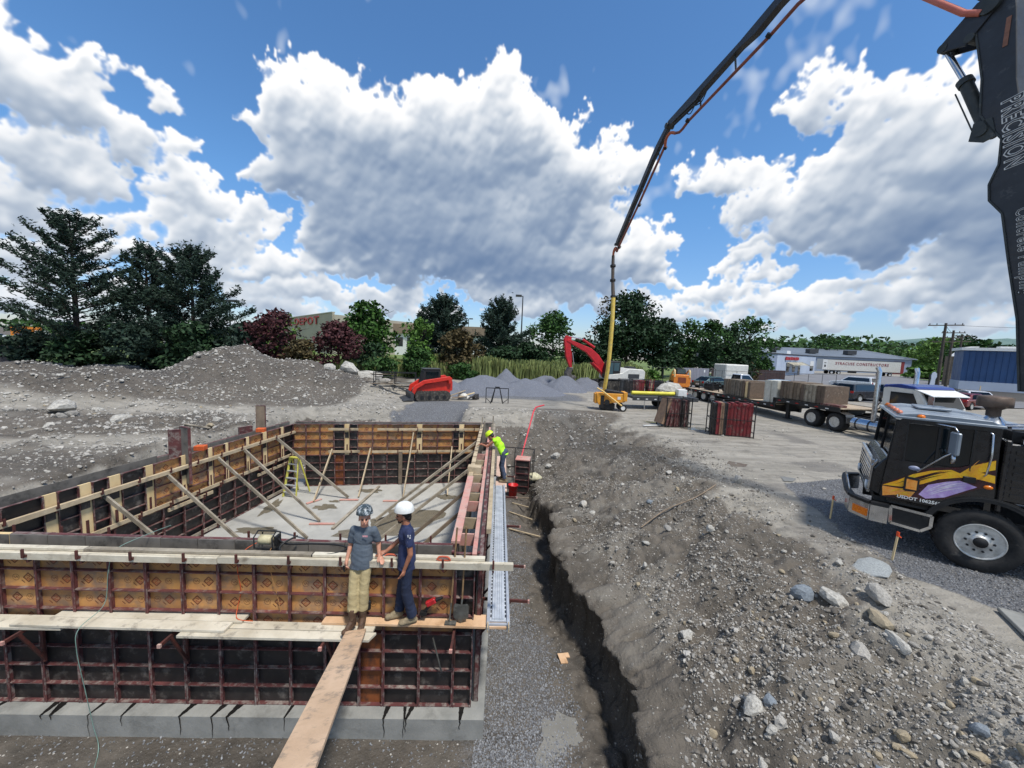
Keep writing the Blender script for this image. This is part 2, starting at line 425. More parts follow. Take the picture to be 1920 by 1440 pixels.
# noise on arrays
def _h(i, j, s):
    n = (i.astype(np.int64)*374761393+j.astype(np.int64)*668265263+s*974634777) & 0x7fffffff
    n = ((n ^ (n >> 13))*1274126177) & 0x7fffffff
    return ((n ^ (n >> 16)) & 0xffff)/65535.0
def vn(x, y, s=0):
    i = np.floor(x); j = np.floor(y); fx = x-i; fy = y-j; fx = fx*fx*(3-2*fx); fy = fy*fy*(3-2*fy)
    i = i.astype(np.int64); j = j.astype(np.int64)
    a = _h(i, j, s); b = _h(i+1, j, s); c = _h(i, j+1, s); d = _h(i+1, j+1, s)
    return (a*(1-fx)+b*fx)*(1-fy)+(c*(1-fx)+d*fx)*fy-.5
def fbm(x, y, s=0, o=5, g=.5, f=2.03):
    t = 0; a = 1
    for k in range(o):
        t = t+a*vn(x, y, s+k*7); x, y = x*f*.8+y*f*.6+3.1, y*f*.8-x*f*.6+1.7; a *= g
    return t
def sst(a, b, x):
    t = np.clip((x-a)/(b-a), 0, 1); return t*t*(3-2*t)

# ---------------------------------------------------------------- the ground
YARD = 2.25
FOOT_Y = np.array([-20, 2, 4.9, 5.7, 6.5, 7.2, 8.2, 10, 12.0, 13.5, 15.8, 18, 20, 60.]); FOOT_X = np.array([1.7, 1.8, 1.95, 2.2, 2.05, 1.95, 1.45, 1.5, 1.35, 1.07, .8, .95, 1.2, 1.5])
LIP_Y = np.array([-20, 3.5, 4.6, 6.2, 7.7, 9.7, 12.3, 16.9, 20, 60.]); LIP_X = np.array([5.4, 5.5, 5.75, 6.0, 6.2, 6.25, 6.3, 6.6, 6.3, 6.3])
def blob(x, y, cx, cy, rx, ry, p=1.0):
    q = ((x-cx)/rx)**2+((y-cy)/ry)**2
    return np.exp(-q**p)
def foot_x(x, y):
    return np.interp(y, FOOT_Y, FOOT_X)+.44*fbm(y*1.1+x*.25, x*.5, 40, 5, .62)+.10*vn(y*5, x*2, 48)
def bank_relief(x, y):
    a = .13*fbm(x*1.5, y*2.0, 70, 5, .62)+.10*(.18-np.abs(fbm(x*.9+y*.5, y*2.6-x*.4, 74, 4)))*2    # slumps and gullies that run downslope
    return a+.07*np.abs(fbm(x*5, y*5, 73, 4, .6))+.07*sst(.12, .3, fbm(x*2.4, y*2.4, 76, 3))
def yard_h(x, y):
    h = YARD+.05*fbm(x*.25, y*.25, 3, 3)*2
    # wheel ruts across the yard
    v = y+.25*x+1.2*vn(x*.12, y*.12, 5)
    h = h+.022*np.abs(np.sin(v*2.3))*sst(.0, .25, vn(x*.3, y*.3, 9)+.25)*sst(6.5, 8, x)
    # mounds of dug earth on the left
    n = fbm(x*.35, y*.35, 21, 5)
    def ridge(q): return np.maximum(q, 0)
    n = np.clip(n, -.45, .45)
    h = h+(1.75+1.2*n)*blob(x, y, -27.5, 20.5, 7.2, 3.0, 1.7)
    h = h+(.15+.6*n)*blob(x, y, -18.5, 20.0, 6.0, 2.4, 1.4)
    h = h+(3.15+1.2*n)*blob(x, y, -19.0, 26.6, 4.4, 3.6, 1.1)
    h = h+(.85+.9*n)*blob(x, y, -12.6, 27.4, 4.6, 2.4, 1.2)
    h = h+(.5+.7*n)*blob(x, y, -8.6, 28.2, 2.6, 1.3, 1.3)
    hill = sst(2.35, 2.9, h)
    h = h+hill*(.16*fbm(x*1.7, y*1.7, 31, 4)+.10*np.abs(fbm(x*2.9+y*.6, y*1.2, 33, 3)))
    lump = blob(x, y, -17, 13.5, 7, 4.5, 1.2)*sst(-9.8, -11.5, x)
    h = h+lump*(.45*fbm(x*.8, y*.8, 35, 5)+.10)
    h = h+.10*blob(x, y, -3, 22.2, 3, 1.2)
    h = h-.12*np.exp(-(((y-17.8-.12*(x+25))/1.2)**2))*sst(-8, -11, x)
    return h
def ground_z(x, y):
    x = np.asarray(x, float); y = np.asarray(y, float)
    xf = foot_x(x, y)
    xl = np.interp(y, LIP_Y, LIP_X)+.5*fbm(y*.5, y*.2, 44, 3)
    s = (x-xf)/(xl-xf)
    n = fbm(x*1.1, y*1.1, 50, 6, .55)
    cliff = .34+.45*sst(3, 5.5, y)*sst(14.5, 11, y)+.35*vn(y*.9, y*0, 61)+.16*vn(y*3.1, y*0, 63)
    hb = cliff*sst(-.015, .022, s)
    top = yard_h(x, y)
    prof = np.clip(s, 0, 1); prof = prof**.82; prof = prof*(1.0)+.06*np.sin(prof*math.pi)
    bank = hb+(top-hb)*prof+.26*n*sst(.0, .25, s)*sst(1.35, .7, s)+bank_relief(x, y)*sst(1.25, .8, s)*sst(-.01, .04, s)
    floor = .02*n+.10*blob(x, y, 1.2, 4.2, .9, .7)
    floor = floor-.16*sst(-.6, -.12, x-xf)*sst(-.02, -.06, s)+(.16*fbm(x*3, y*3, 77, 5, .6)+.05*np.abs(fbm(x*6, y*6, 79, 3)))*sst(-1.3, -.3, x-xf)*sst(17, 14, y)
    right = np.where(s > -.015, bank, floor)
    # back bank with the gravel ramp
    yf = 18.0+.5*fbm(x*.7, x*.1, 80, 4)*2; yl = 21.6+.8*fbm(x*.5, x*.2, 83, 3)
    sy = (y-yf)/(yl-yf); back = .05+(top-.05)*np.clip(sy, 0, 1)**.75+.22*n*sst(0, .2, sy)*sst(1.3, .8, sy)
    rc = -4.5+.0*y; ramp = sst(2.1, 1.3, np.abs(x-rc)+.25*fbm(y*.8, x*.4, 90, 3))
    rampz = .1+(YARD-.1)*np.clip((y-15.8)/8.6, 0, 1)
    back = back*(1-ramp)+np.minimum(back, rampz)*ramp
    # blend the right bank into the back bank: whichever is higher
    inside = np.where(y > 17.0, np.maximum(right, back), right)
    # left of the building the pit side rises steeply
    xll = -10.7-.25*fbm(y*.6, y*.1, 95, 3)
    left = sst(-.1, -1.0, x-xll)
    z = inside*(1-left)+(top+.04*fbm(x*2, y*2, 97, 4))*left
    far = sst(40, 60, np.hypot(x, y))
    return z*(1-far)+YARD*far
def _lines(segs):
    o = []
    for a, b, st in segs: o.append(np.arange(a, b, st))
    return np.concatenate(o)
def geo(a, b, s0, g):
    o = []; x = a; s = s0
    while x < b: o.append(x); s *= g; x += s
    return np.array(o)
def build_ground():
    xs = np.concatenate([-geo(10, 1500, .12, 1.035)[::-1], _lines([(-10, -.6, .16), (-.6, 7.6, .04), (7.6, 13, .09)]), geo(13, 1500, .12, 1.045)])
    ys = np.concatenate([-geo(6, 300, .6, 1.3)[::-1], _lines([(-6, 2.6, .4), (2.6, 9, .038), (9, 16, .075), (16, 30, .11)]), geo(30, 1500, .15, 1.05)])
    X, Y = np.meshgrid(xs, ys); Z = ground_z(X, Y)
    # undercut: push the brow of the cliff out over its foot
    xf = foot_x(X, Y); xl = np.interp(Y, LIP_Y, LIP_X)
    s = (X-xf)/(xl-xf)
    X2 = X+.07*fbm(Y*4, Z*5, 55, 3)*sst(-.03, .01, s)*sst(.12, .03, s)-.22*(1+1.2*vn(Y*1.6, Y*0, 57))*sst(.004, .03, s)*sst(.2, .04, s)*sst(3.5, 5, Y)*sst(14, 11, Y)
    V = np.stack([X2, Y, Z], -1).reshape(-1, 3); ny, nx = X.shape
    idx = np.arange(ny*nx).reshape(ny, nx)
    F = np.stack([idx[:-1, :-1], idx[:-1, 1:], idx[1:, 1:], idx[1:, :-1]], -1).reshape(-1, 4)
    me = np_mesh("ground", V, F, [], True)
    # what the soil is made of: crushed stone / dry trodden silt / wet mud
    nz = fbm(X*.9, Y*.9, 120, 5)
    gx = np.interp(Y, [3, 5.4, 6.6, 7.9, 11.5, 12.6], [9.0, 7.9, 7.25, 7.4, 8.5, 12.5]); grav = sst(-.15, .35, X-gx+.5*nz)*sst(12.8, 12.2, Y+.8*nz)
    grav = np.maximum(grav, sst(2.2, 1.5, np.abs(X+4.5)+.5*nz)*sst(15.5, 17, Y)*sst(27, 24.5, Y))
    xf2 = np.interp(Y, FOOT_Y, FOOT_X)
    grav = np.maximum(grav, .40*sst(-.55, -1.15, X-xf2+1.1*nz)*sst(-.9, -.5, X)*sst(3.5, 5, Y)*sst(16.5, 14, Y))
    grav = np.maximum(grav, sst(27, 29, Y)*sst(34, 31, Y)*sst(-9, -6, X)*sst(7, 4, X))
    slope = sst(-.02, .05, s)*sst(1.12, .82, s+.25*nz)*(Y < 24)
    damp = sst(-9.5, -11, X)*sst(2.1, 2.25, Z)*(.6+.4*sst(2.3, 2.6, Z))
    trackz = np.exp(-(((Y-(17.6+.12*(X+25)))/1.3)**2))+np.exp(-(((Y-(12.2+.25*(X+15)))/.9)**2))
    damp = 1.25*damp*np.clip(1-.85*trackz, 0, 1)*(.95+.9*fbm(X*.5, Y*.8, 133, 4)+.2)
    rel = bank_relief(X, Y)
    dry = np.clip((1-slope)*(Z > 1.7)*(1-np.clip(damp, 0, 1))+.42*sst(-.02, .4, fbm(X*.7+3, Y*1.1, 131, 4)+rel*1.2)*slope, 0, 1)*(1-grav)
    dry = np.maximum(dry, .9*sst(.7, .2, np.abs(X-(7.0-.0*Y))+.3*nz)*(Y < 7)*(1-grav))
    wet = sst(-.9, -.25, X-xf2+.3*nz)*sst(.09, .0, s)
    wet = wet*sst(17.5, 15.5, Y)
    wet = np.maximum(wet, .35*np.clip(damp, 0, 1)+.45*sst(2.8, 3.4, Z)*(X < -9))
    wet = np.maximum(wet, (Y < 5.5)*(X < 1)*sst(-.45, .05, fbm(X*.7, Y*1.2, 140, 4)+.12))
    wet = np.maximum(wet, .9*sst(.12, .3, fbm(X*.45, Y*.9, 150, 4))*sst(.95, 1.1, s)*(X < 14)*(Y < 22)*(1-grav))
    ca = me.color_attributes.new("soil", 'FLOAT_COLOR', 'POINT')
    C = np.stack([grav, dry, wet, np.ones_like(wet)], -1).astype(np.float32)
    ca.data.foreach_set('color', C.ravel())
    me.materials.append(ground_mat())
    return tag(link("ground", me), kind='structure')
def ground_mat():
    m = bpy.data.materials.new("soil"); m.use_nodes = True; nt = m.node_tree; N = nt.nodes.new; L = nt.links.new
    b = nt.nodes['Principled BSDF']; b.inputs['Specular IOR Level'].default_value = .3
    at = N('ShaderNodeAttribute'); at.attribute_name = 'soil'; sp = N('ShaderNodeSeparateXYZ'); L(at.outputs['Vector'], sp.inputs[0])
    tc = N('ShaderNodeTexCoord'); vec = tc.outputs['Object']
    def noise(s, d=5, r=.6, v=None):
        n = N('ShaderNodeTexNoise'); n.inputs['Scale'].default_value = s; n.inputs['Detail'].default_value = d; n.inputs['Roughness'].default_value = r
        L(v or vec, n.inputs['Vector']); return n.outputs['Fac']
    def vor(s, out='Color'):
        n = N('ShaderNodeTexVoronoi'); n.inputs['Scale'].default_value = s; L(vec, n.inputs['Vector']); return n.outputs[out]
    def mr(f, a, z, lo=0, hi=1):
        r = N('ShaderNodeMapRange'); r.inputs[1].default_value = a; r.inputs[2].default_value = z; r.inputs[3].default_value = lo; r.inputs[4].default_value = hi; L(f, r.inputs[0]); return r.outputs[0]
    def mix(f, a, c, mode='MIX'):
        x = N('ShaderNodeMixRGB'); x.blend_type = mode
        for i, v in enumerate((f, a, c)):
            if isinstance(v, (int, float)): x.inputs[i].default_value = v
            elif isinstance(v, tuple): x.inputs[i].default_value = (*v, 1)
            else: L(v, x.inputs[i])
        return x.outputs[0]
    def mth(op, a, c):
        x = N('ShaderNodeMath'); x.operation = op
        for i, v in enumerate((a, c)):
            if isinstance(v, (int, float)): x.inputs[i].default_value = v
            else: L(v, x.inputs[i])
        return x.outputs[0]
    big = noise(.55, 6, .62); mid = noise(4, 6, .65); fine = noise(22, 6, .7)
    mp = N('ShaderNodeMapping'); mp.inputs['Rotation'].default_value = (0, 0, R(14)); mp.inputs['Scale'].default_value = (.35, 2.6, 1); L(vec, mp.inputs[0])
    streak = noise(.9, 6, .65, mp.outputs[0])
    earth = mix(mr(mid, .35, .65), lin((104,97,88)), lin((72,68,62))); earth = mix(mr(big, .35, .65, 0, .5), earth, lin((118,110,99)))
    dry = mix(mr(streak, .35, .62), lin((162,156,145)), lin((134,129,119))); dry = mix(mr(noise(1.3, 7, .7), .52, .7, 0, .8), dry, lin((102,98,91)))
    # crushed stone: each chip its own grey
    vb = N('ShaderNodeSeparateXYZ'); L(vor(46), vb.inputs[0]); va = N('ShaderNodeSeparateXYZ'); L(vor(17), va.inputs[0])
    grav = mix(mr(vb.outputs[0], .1, .95), lin((86, 87, 90)), lin((142, 144, 147))); grav = mix(mr(big, .3, .7, 0, .35), grav, lin((92, 90, 88)))
    col = mix(mr(mth('ADD', sp.outputs[1], mr(mid, 0, 1, -.25, .25)), .3, .7), earth, dry)
    col = mix(mr(mth('ADD', sp.outputs[0], mr(fine, 0, 1, -.3, .3)), .35, .65), col, grav)
    col = mix(mr(sp.outputs[2], 0, 1, 0, .62), col, mix(1, col, (.52, .50, .49), 'MULTIPLY'))
    # small stones showing in the earth
    st = mr(va.outputs[1], .80, .84); d = mr(vor(17, 'Distance'), .30, .22); peb = mth('MULTIPLY', mth('MULTIPLY', st, d), mr(sp.outputs[1], 0, 1, 1, .35))
    col = mix(mth('MULTIPLY', peb, .9), col, mix(va.outputs[2], lin((120, 116, 108)), lin((196, 190, 180))))
    st2 = mr(vb.outputs[1], .78, .82); d2 = mr(vor(38, 'Distance'), .32, .22); peb2 = mth('MULTIPLY', st2, d2)
    col = mix(mth('MULTIPLY', peb2, .7), col, mix(vb.outputs[2], lin((112, 110, 105)), lin((190, 186, 178))))
    L(col, b.inputs['Base Color'])
    L(mr(sp.outputs[2], 0, 1, .92, .5), b.inputs['Roughness'])
    hgt = mth('ADD', mth('MULTIPLY', fine, .5), mth('ADD', mth('MULTIPLY', mid, 1.6), mth('MULTIPLY', mth('ADD', peb, mth('MULTIPLY', peb2, .5)), .35)))
    hgt = mth('ADD', hgt, mth('MULTIPLY', mth('MULTIPLY', vor(38, 'Distance'), sp.outputs[0]), -.8))
    bp = N('ShaderNodeBump'); bp.inputs['Strength'].default_value = .9; bp.inputs['Distance'].default_value = .05; L(hgt, bp.inputs['Height']); L(bp.outputs[0], b.inputs['Normal'])
    return m
ground = build_ground()

# ---------------------------------------------------------------- stones
def ico(sub):
    bm = bmesh.new(); bmesh.ops.create_icosphere(bm, subdivisions=sub, radius=1)
    v = np.array([x.co[:] for x in bm.verts]); f = np.array([[q.index for q in p.verts] for p in bm.faces]); bm.free(); return v, f
def rock_variants(sub, n, seed, rough=.28):
    r = np.random.RandomState(seed); V, F = ico(sub); out = []
    for k in range(n):
        v = V.copy(); ph = r.uniform(0, 6, (5, 3)); q = r.normal(size=(5, 3))
        d = np.ones(len(v))
        for a in range(5): d += rough*.45*np.sin(v@q[a]*1.6+ph[a, 0])
        d += r.uniform(-rough*.35, rough*.35, len(v))
        for _c in range(4):   # flat chipped faces
            nrm = r.normal(size=3); nrm /= np.linalg.norm(nrm); c = r.uniform(.62, .85); dd = (v*d[:, None])@nrm
            v2 = v*d[:, None]; over = np.maximum(dd-c, 0); v = v2-over[:, None]*nrm*.85; d = np.ones(len(v))
        out.append(v)
    return out, F
def rot_arr(r, n, tilt=.6):
    a = r.uniform(0, 2*np.pi, n); b = r.normal(0, tilt, n); c = r.normal(0, tilt, n)
    ca, sa, cb, sb, cc, sc_ = np.cos(a), np.sin(a), np.cos(b), np.sin(b), np.cos(c), np.sin(c)
    Rz = np.zeros((n, 3, 3)); Rz[:, 0, 0] = ca; Rz[:, 0, 1] = -sa; Rz[:, 1, 0] = sa; Rz[:, 1, 1] = ca; Rz[:, 2, 2] = 1
    Rx = np.zeros((n, 3, 3)); Rx[:, 0, 0] = 1; Rx[:, 1, 1] = cb; Rx[:, 1, 2] = -sb; Rx[:, 2, 1] = sb; Rx[:, 2, 2] = cb
    Ry = np.zeros((n, 3, 3)); Ry[:, 1, 1] = 1; Ry[:, 0, 0] = cc; Ry[:, 0, 2] = sc_; Ry[:, 2, 0] = -sc_; Ry[:, 2, 2] = cc
    return Rz@Rx@Ry
def scatter_mesh(name, P, S, var, F, mats, seed=1, midx=None, tilt=.35, flat=(.8, .62)):
    r = np.random.RandomState(seed); n = len(P); Rm = rot_arr(r, n, tilt)
    vi = r.randint(0, len(var), n); VV = np.stack(var)[vi]
    asp = np.stack([r.uniform(.85, 1.25, n), r.uniform(.7, 1.0, n), r.uniform(flat[1], flat[0], n)], 1)
    VV = VV*asp[:, None, :]*np.asarray(S)[:, None, None]
    VV = np.einsum('nij,nkj->nki', Rm, VV)+P[:, None, :]
    k = VV.shape[1]; FF = (F[None]+(np.arange(n)*k)[:, None, None]).reshape(-1, 3)
    mi = None if midx is None else np.repeat(midx, len(F))
    return np_mesh(name, VV.reshape(-1, 3), FF, mats, False, mi)
M_ST = mat('stone', (176, 171, 161), .85, c2=(134, 130, 124), sc=6, island=.38, bump=.35, bsc=60, dirt=(84, 79, 72), dsc=4, dth=.56)
M_ST2 = mat('stone_blue', (132, 140, 146), .8, c2=(104, 110, 116), sc=6, bump=.3, bsc=50)
M_ST3 = mat('stone_tan', (168, 154, 128), .85, c2=(136, 124, 104), sc=6, bump=.3, bsc=50)
M_ST4 = mat('stone_pale', (190, 186, 176), .85, c2=(140, 136, 128), sc=5, bump=.35, bsc=50, dirt=(98, 92, 84), dsc=4, dth=.55)
M_CLOD = mat('clod', (122, 116, 107), .95, c2=(92, 87, 80), sc=9, island=.25, bump=.6, bsc=50)
M_GRV = mat('crushed_stone', (134, 135, 136), .85, c2=(98, 98, 100), sc=9, island=.4, bump=.2)
RV80, RF80 = rock_variants(2, 6, 3); RV20, RF20 = rock_variants(1, 8, 5, .35)
def stones():
    r = np.random.RandomState(8)
    def pos(n, f):
        out = []
        while sum(map(len, out)) < n:
            x, y = f(n*2); out.append(np.stack([x, y], 1))
        return np.concatenate(out)[:n]
    def fslope(n):        # the near bank, denser towards the camera
        y = 2.7+14*r.rand(n)**1.35; t = r.rand(n)*1.28-.02
        xf = np.interp(y, FOOT_Y, FOOT_X); xl = np.interp(y, LIP_Y, LIP_X); x = xf+.1+t*(xl-xf)
        k = (fbm(x*1.1, y*1.1, 201, 3)+.46 > r.rand(n)*.75) | (t < .2)
        return x[k], y[k]
    P = pos(34000, fslope); z = ground_z(P[:, 0], P[:, 1]); S = .009+.013*r.rand(len(P))**2+.02*(r.rand(len(P)) > .95)
    me = scatter_mesh('small_stones', np.column_stack([P, z+S*.15]), S, RV20, RF20, [M_ST], 4)
    tag(link('small_stones', me), 'small grey and pale stones strewn over the bare earth bank', 'stones', kind='stuff')
    P = pos(5200, fslope); z = ground_z(P[:, 0], P[:, 1]); S = .012+.045*r.rand(len(P))**3
    me = scatter_mesh('earth_clods', np.column_stack([P, z+S*.1]), S, RV20, RF20, [M_CLOD], 5)
    tag(link('earth_clods', me), 'dark lumps of dug earth lying over the bank beside the pit', 'earth clods', kind='stuff')
    # crushed stone beside the footing and under the truck
    def fg(n):
        x = -.35+2.1*r.rand(n); y = 4.8+9*r.rand(n)**1.6; k = x < np.interp(y, FOOT_Y, FOOT_X)-.7-.6*r.rand(n)
        return x[k], y[k]
    def fg2(n):
        x = 7+5.5*r.rand(n); y = 4.4+8*r.rand(n); k = x > np.interp(y, [3, 5.4, 6.6, 7.9, 11.5, 12.6], [9.0, 7.9, 7.25, 7.4, 8.5, 12.5])
        return x[k], y[k]
    def fg3(n): return -8+8.9*r.rand(n), 3.7+1.7*r.rand(n)
    P = np.concatenate([pos(11000, fg), pos(11000, fg2), pos(1500, fg3)]); z = ground_z(P[:, 0], P[:, 1]); S = .010+.011*r.rand(len(P))
    me = scatter_mesh('crushed_stone', np.column_stack([P, z+S*.2]), S, RV20, RF20, [M_GRV], 6, tilt=1)
    tag(link('crushed_stone', me), 'blue grey crushed stone spread beside the footing and under the black truck', 'gravel', kind='stuff')
    # scattered stones on the left mounds, on the back bank and in the yard
    def fl(n): return -28+21*r.rand(n), 11+20*r.rand(n)
    def fb(n): return -9.5+15*r.rand(n), 17+6*r.rand(n)
    P1 = pos(20000, fl); dens = (ground_z(P1[:, 0], P1[:, 1]) > 2.45) | (r.rand(len(P1)) < .35); P1 = P1[dens]
    P2 = pos(2600, fb); P2 = P2[(np.abs(P2[:, 0]+4.5) > 1.8)]; P3 = np.stack([6.5+12*r.rand(500), 6+16*r.rand(500)], 1)
    P4 = np.stack([-15.5+5*r.rand(2600), 8+10*r.rand(2600)], 1)
    P = np.concatenate([P1, P2, P3, P4]); z = ground_z(P[:, 0], P[:, 1]); S = .018+.085*r.rand(len(P))**4; S[-3100:] *= .7
    me = scatter_mesh('rubble_stones', np.column_stack([P, z+S*.15]), S, RV20, RF20, [M_ST], 7)
    tag(link('rubble_stones', me), 'pale stones scattered over the earth mounds and banks round the pit', 'stones', kind='stuff')
stones()
def rock(x, y, s, m, label, group=None, asp=(1.2, .9, .7), rz=0, cat='rock', sink=.25, v=None, z=None):
    r = random.Random(int(x*977+y*131)); var = RV80[r.randrange(6) if v is None else v]
    key = 'rockmesh%d_%s' % (id(var) % 9973, m.name)
    me = bpy.data.meshes.get(key)
    if me is None:
        me = np_mesh(key, var, RF80, [m], False)
    o = link('rock', me); zz = float(ground_z(x, y)) if z is None else z
    o.scale = (s*asp[0], s*asp[1], s*asp[2]); o.rotation_euler = (r.uniform(-.2, .2), r.uniform(-.2, .2), rz or r.uniform(0, 6))
    o.location = (x, y, zz+s*asp[2]*(1-2*sink)); return tag(o, label, cat, group)

# ---------------------------------------------------------------- formwork
M_STEEL = mat('form_steel', (104, 56, 54), .6, c2=(74, 42, 42), sc=5, dirt=(128, 116, 108), dsc=6, dth=.5, bump=.2, island=.12)
M_STEELD = mat('form_steel_dark', (100, 54, 52), .65, c2=(70, 42, 42), sc=4, dirt=(138, 128, 120), dsc=6, dth=.48, bump=.2, island=.12)
M_PLY_Y = mat('ply_yellow', (198, 146, 84), .55, c2=(170, 116, 70), sc=3, island=.2, dirt=(138, 110, 86), dsc=2.5, dth=.46, stretch=(1, 1, 1))
M_PLY_D = mat('ply_black', (46, 41, 39), .5, c2=(30, 28, 27), sc=3, island=.3, dirt=(98, 92, 86), dsc=4, dth=.54)
M_PLY_G = mat('ply_grey_worn', (120, 114, 106), .8, c2=(92, 88, 82), sc=3, island=.14, dirt=(66, 62, 58), dsc=3, dth=.52)
M_PLY_R = mat('ply_rust', (142, 78, 34), .6, c2=(96, 52, 28), sc=3, dirt=(60, 40, 30), dsc=3, dth=.5)
M_CREAM = mat('pine_clean', (226, 202, 156), .75, c2=(206, 178, 128), sc=3, stretch=(1, 1, .25), island=.07)
M_INK = mat('ink_brown', (84, 42, 24), .7, c2=(110, 60, 34), sc=20); M_INKR = mat('ink_red', (158, 52, 28), .7, c2=(140, 60, 36), sc=20)
M_WOOD = mat('lumber', (190, 172, 142), .8, c2=(160, 142, 114), sc=4, stretch=(1, 1, 1), island=.14, dirt=(128, 116, 100), dsc=3, dth=.55, bump=.2)
M_WOODG = mat('lumber_weathered', (168, 158, 140), .85, c2=(128, 118, 102), sc=3, island=.15, dirt=(104, 96, 84), dsc=3.5, dth=.5, bump=.25)
M_WOODP = mat('lumber_pale', (206, 198, 178), .8, c2=(176, 166, 146), sc=3, island=.1, dirt=(136, 126, 110), dsc=3.5, dth=.56, bump=.2)
M_WOODD = mat('lumber_dark', (132, 116, 98), .85, c2=(104, 92, 78), sc=4, island=.15, bump=.25)
M_PINK = mat('lumber_pink', (196, 132, 120), .8, c2=(186, 160, 146), sc=3, island=.1, dirt=(140, 104, 96), dsc=4, dth=.55)
M_CLIP = mat('clip_rust', (92, 46, 38), .7, c2=(60, 36, 32), sc=12)
M_CONC = mat('concrete', (150, 149, 143), .85, c2=(126, 126, 121), sc=2.2, dirt=(106, 105, 100), dsc=1.6, dth=.52, bump=.25, bsc=30)
M_SLAB = mat('slab_concrete', (178, 176, 168), .75, c2=(158, 156, 149), sc=1.2, dirt=(140, 138, 130), dsc=.9, dth=.55, bump=.12, bsc=25)
M_WET = mat('wet_concrete', (104, 98, 84), .28, c2=(120, 112, 96), sc=2.5)
M_OIL = mat('form_oil', (22, 21, 20), .3, c2=(34, 32, 30), sc=6)
FZ0, FZ1, FZ2 = .35, 1.57, 2.79
def ply_mesh(w, h, kind, var):
    key = 'ply_%s_%.3f_%.2f_%d' % (kind, w, h, var)
    me = bpy.data.meshes.get(key)
    if me: return me
    b = MB(); face = {'Y': M_PLY_Y, 'D': M_PLY_D, 'G': M_PLY_G, 'R': M_PLY_R, 'C': M_CREAM}[kind]
    b.box2((.006, -.018, .006), (w-.006, 0, h-.006), 0)
    b.box2((.006, -.022, .006), (w-.006, -.0185, h-.006), 1)
    if kind == 'Y':
        y = .0012; rd = random.Random(var*7+3)
        def line(p, q, t, mi):
            p = Vector((p[0], y, p[1])); q = Vector((q[0], y, q[1])); d = (q-p).normalized(); n = Vector((-d.z, 0, d.x))*t/2
            b.add([p-n, q-n, q+n, p+n], [(0, 1, 2, 3)], mi)
        off = rd.uniform(0, .25)
        for k in range(-1, 5):
            for j in range(-1, 3):
                cx = off+j*.36+(k % 2)*.18; cz = .14+k*.30+rd.uniform(-.01, .01)
                if .075 < cx < w-.075 and .07 < cz < h-.07:
                    r = .072; P = [(cx, cz+r), (cx+r, cz), (cx, cz-r), (cx-r, cz)]
                    for a in range(4): line(P[a], P[(a+1) % 4], .011, 2)
                    r = .056; P = [(cx, cz+r), (cx+r, cz), (cx, cz-r), (cx-r, cz)]
                    for a in range(4): line(P[a], P[(a+1) % 4], .004, 3)
                    s = .024; S = [(cx+s, cz+s*.7), (cx, cz+s*1.3), (cx-s, cz+s*.6), (cx+s, cz-s*.6), (cx, cz-s*1.3), (cx-s, cz-s*.7)]
                    for a in range(5): line(S[a], S[a+1], .008, 3)
                    line((cx+.055, cz-.085), (cx+.1, cz-.04), .012, 2)
                c2 = cx+.18
                if .06 < c2 < w-.06 and .06 < cz < h-.06:
                    for a in range(12):
                        p = (c2+.048*math.cos(a*R(30)), cz+.048*math.sin(a*R(30))); q = (c2+.048*math.cos((a+1)*R(30)), cz+.048*math.sin((a+1)*R(30)))
                        line(p, q, .005, 2)
                    line((c2-.03, cz-.014), (c2-.012, cz+.02), .006, 2); line((c2-.012, cz+.02), (c2+.004, cz-.014), .006, 2); line((c2+.01, cz-.014), (c2+.03, cz+.016), .006, 2)
    me = b.mesh(key, [face, M_PLY_G, M_INK, M_INKR]); return me
def rib_mesh(w, h, nb, dark):
    key = 'frame_%.3f_%.2f_%d_%d' % (w, h, nb, dark)
    me = bpy.data.meshes.get(key)
    if me: return me
    b = MB(); t = .007
    for x in (0.0015, w-t-.0015): b.box2((x, 0, 0), (x+t, .064, h)); b.box2((x-.0 if x < w/2 else x-.012, .055, 0), (x+.019 if x < w/2 else x+t, .0645, h))
    for z in (.0015, h-t-.0015): b.box2((t+.002, 0.0005, z), (w-t-.002, .063, z+t))
    for k in range(1, nb):
        z = h*k/nb; b.box2((t+.002, .001, z-.003), (w-t-.002, .058, z+.003)); b.box2((t+.02, .052, z-.012), (w-t-.02, .058, z-.0031))
    # slots where the ties pass
    for k in (0, nb):
        z = min(max(h*k/nb, .02), h-.02)
        for x in (0.012, w-.03): b.box2((x, .064, z-.02), (x+.02, .070, z+.02))
    b2_ = None
    me = b.mesh(key, [M_STEELD if dark else M_STEEL]); return me
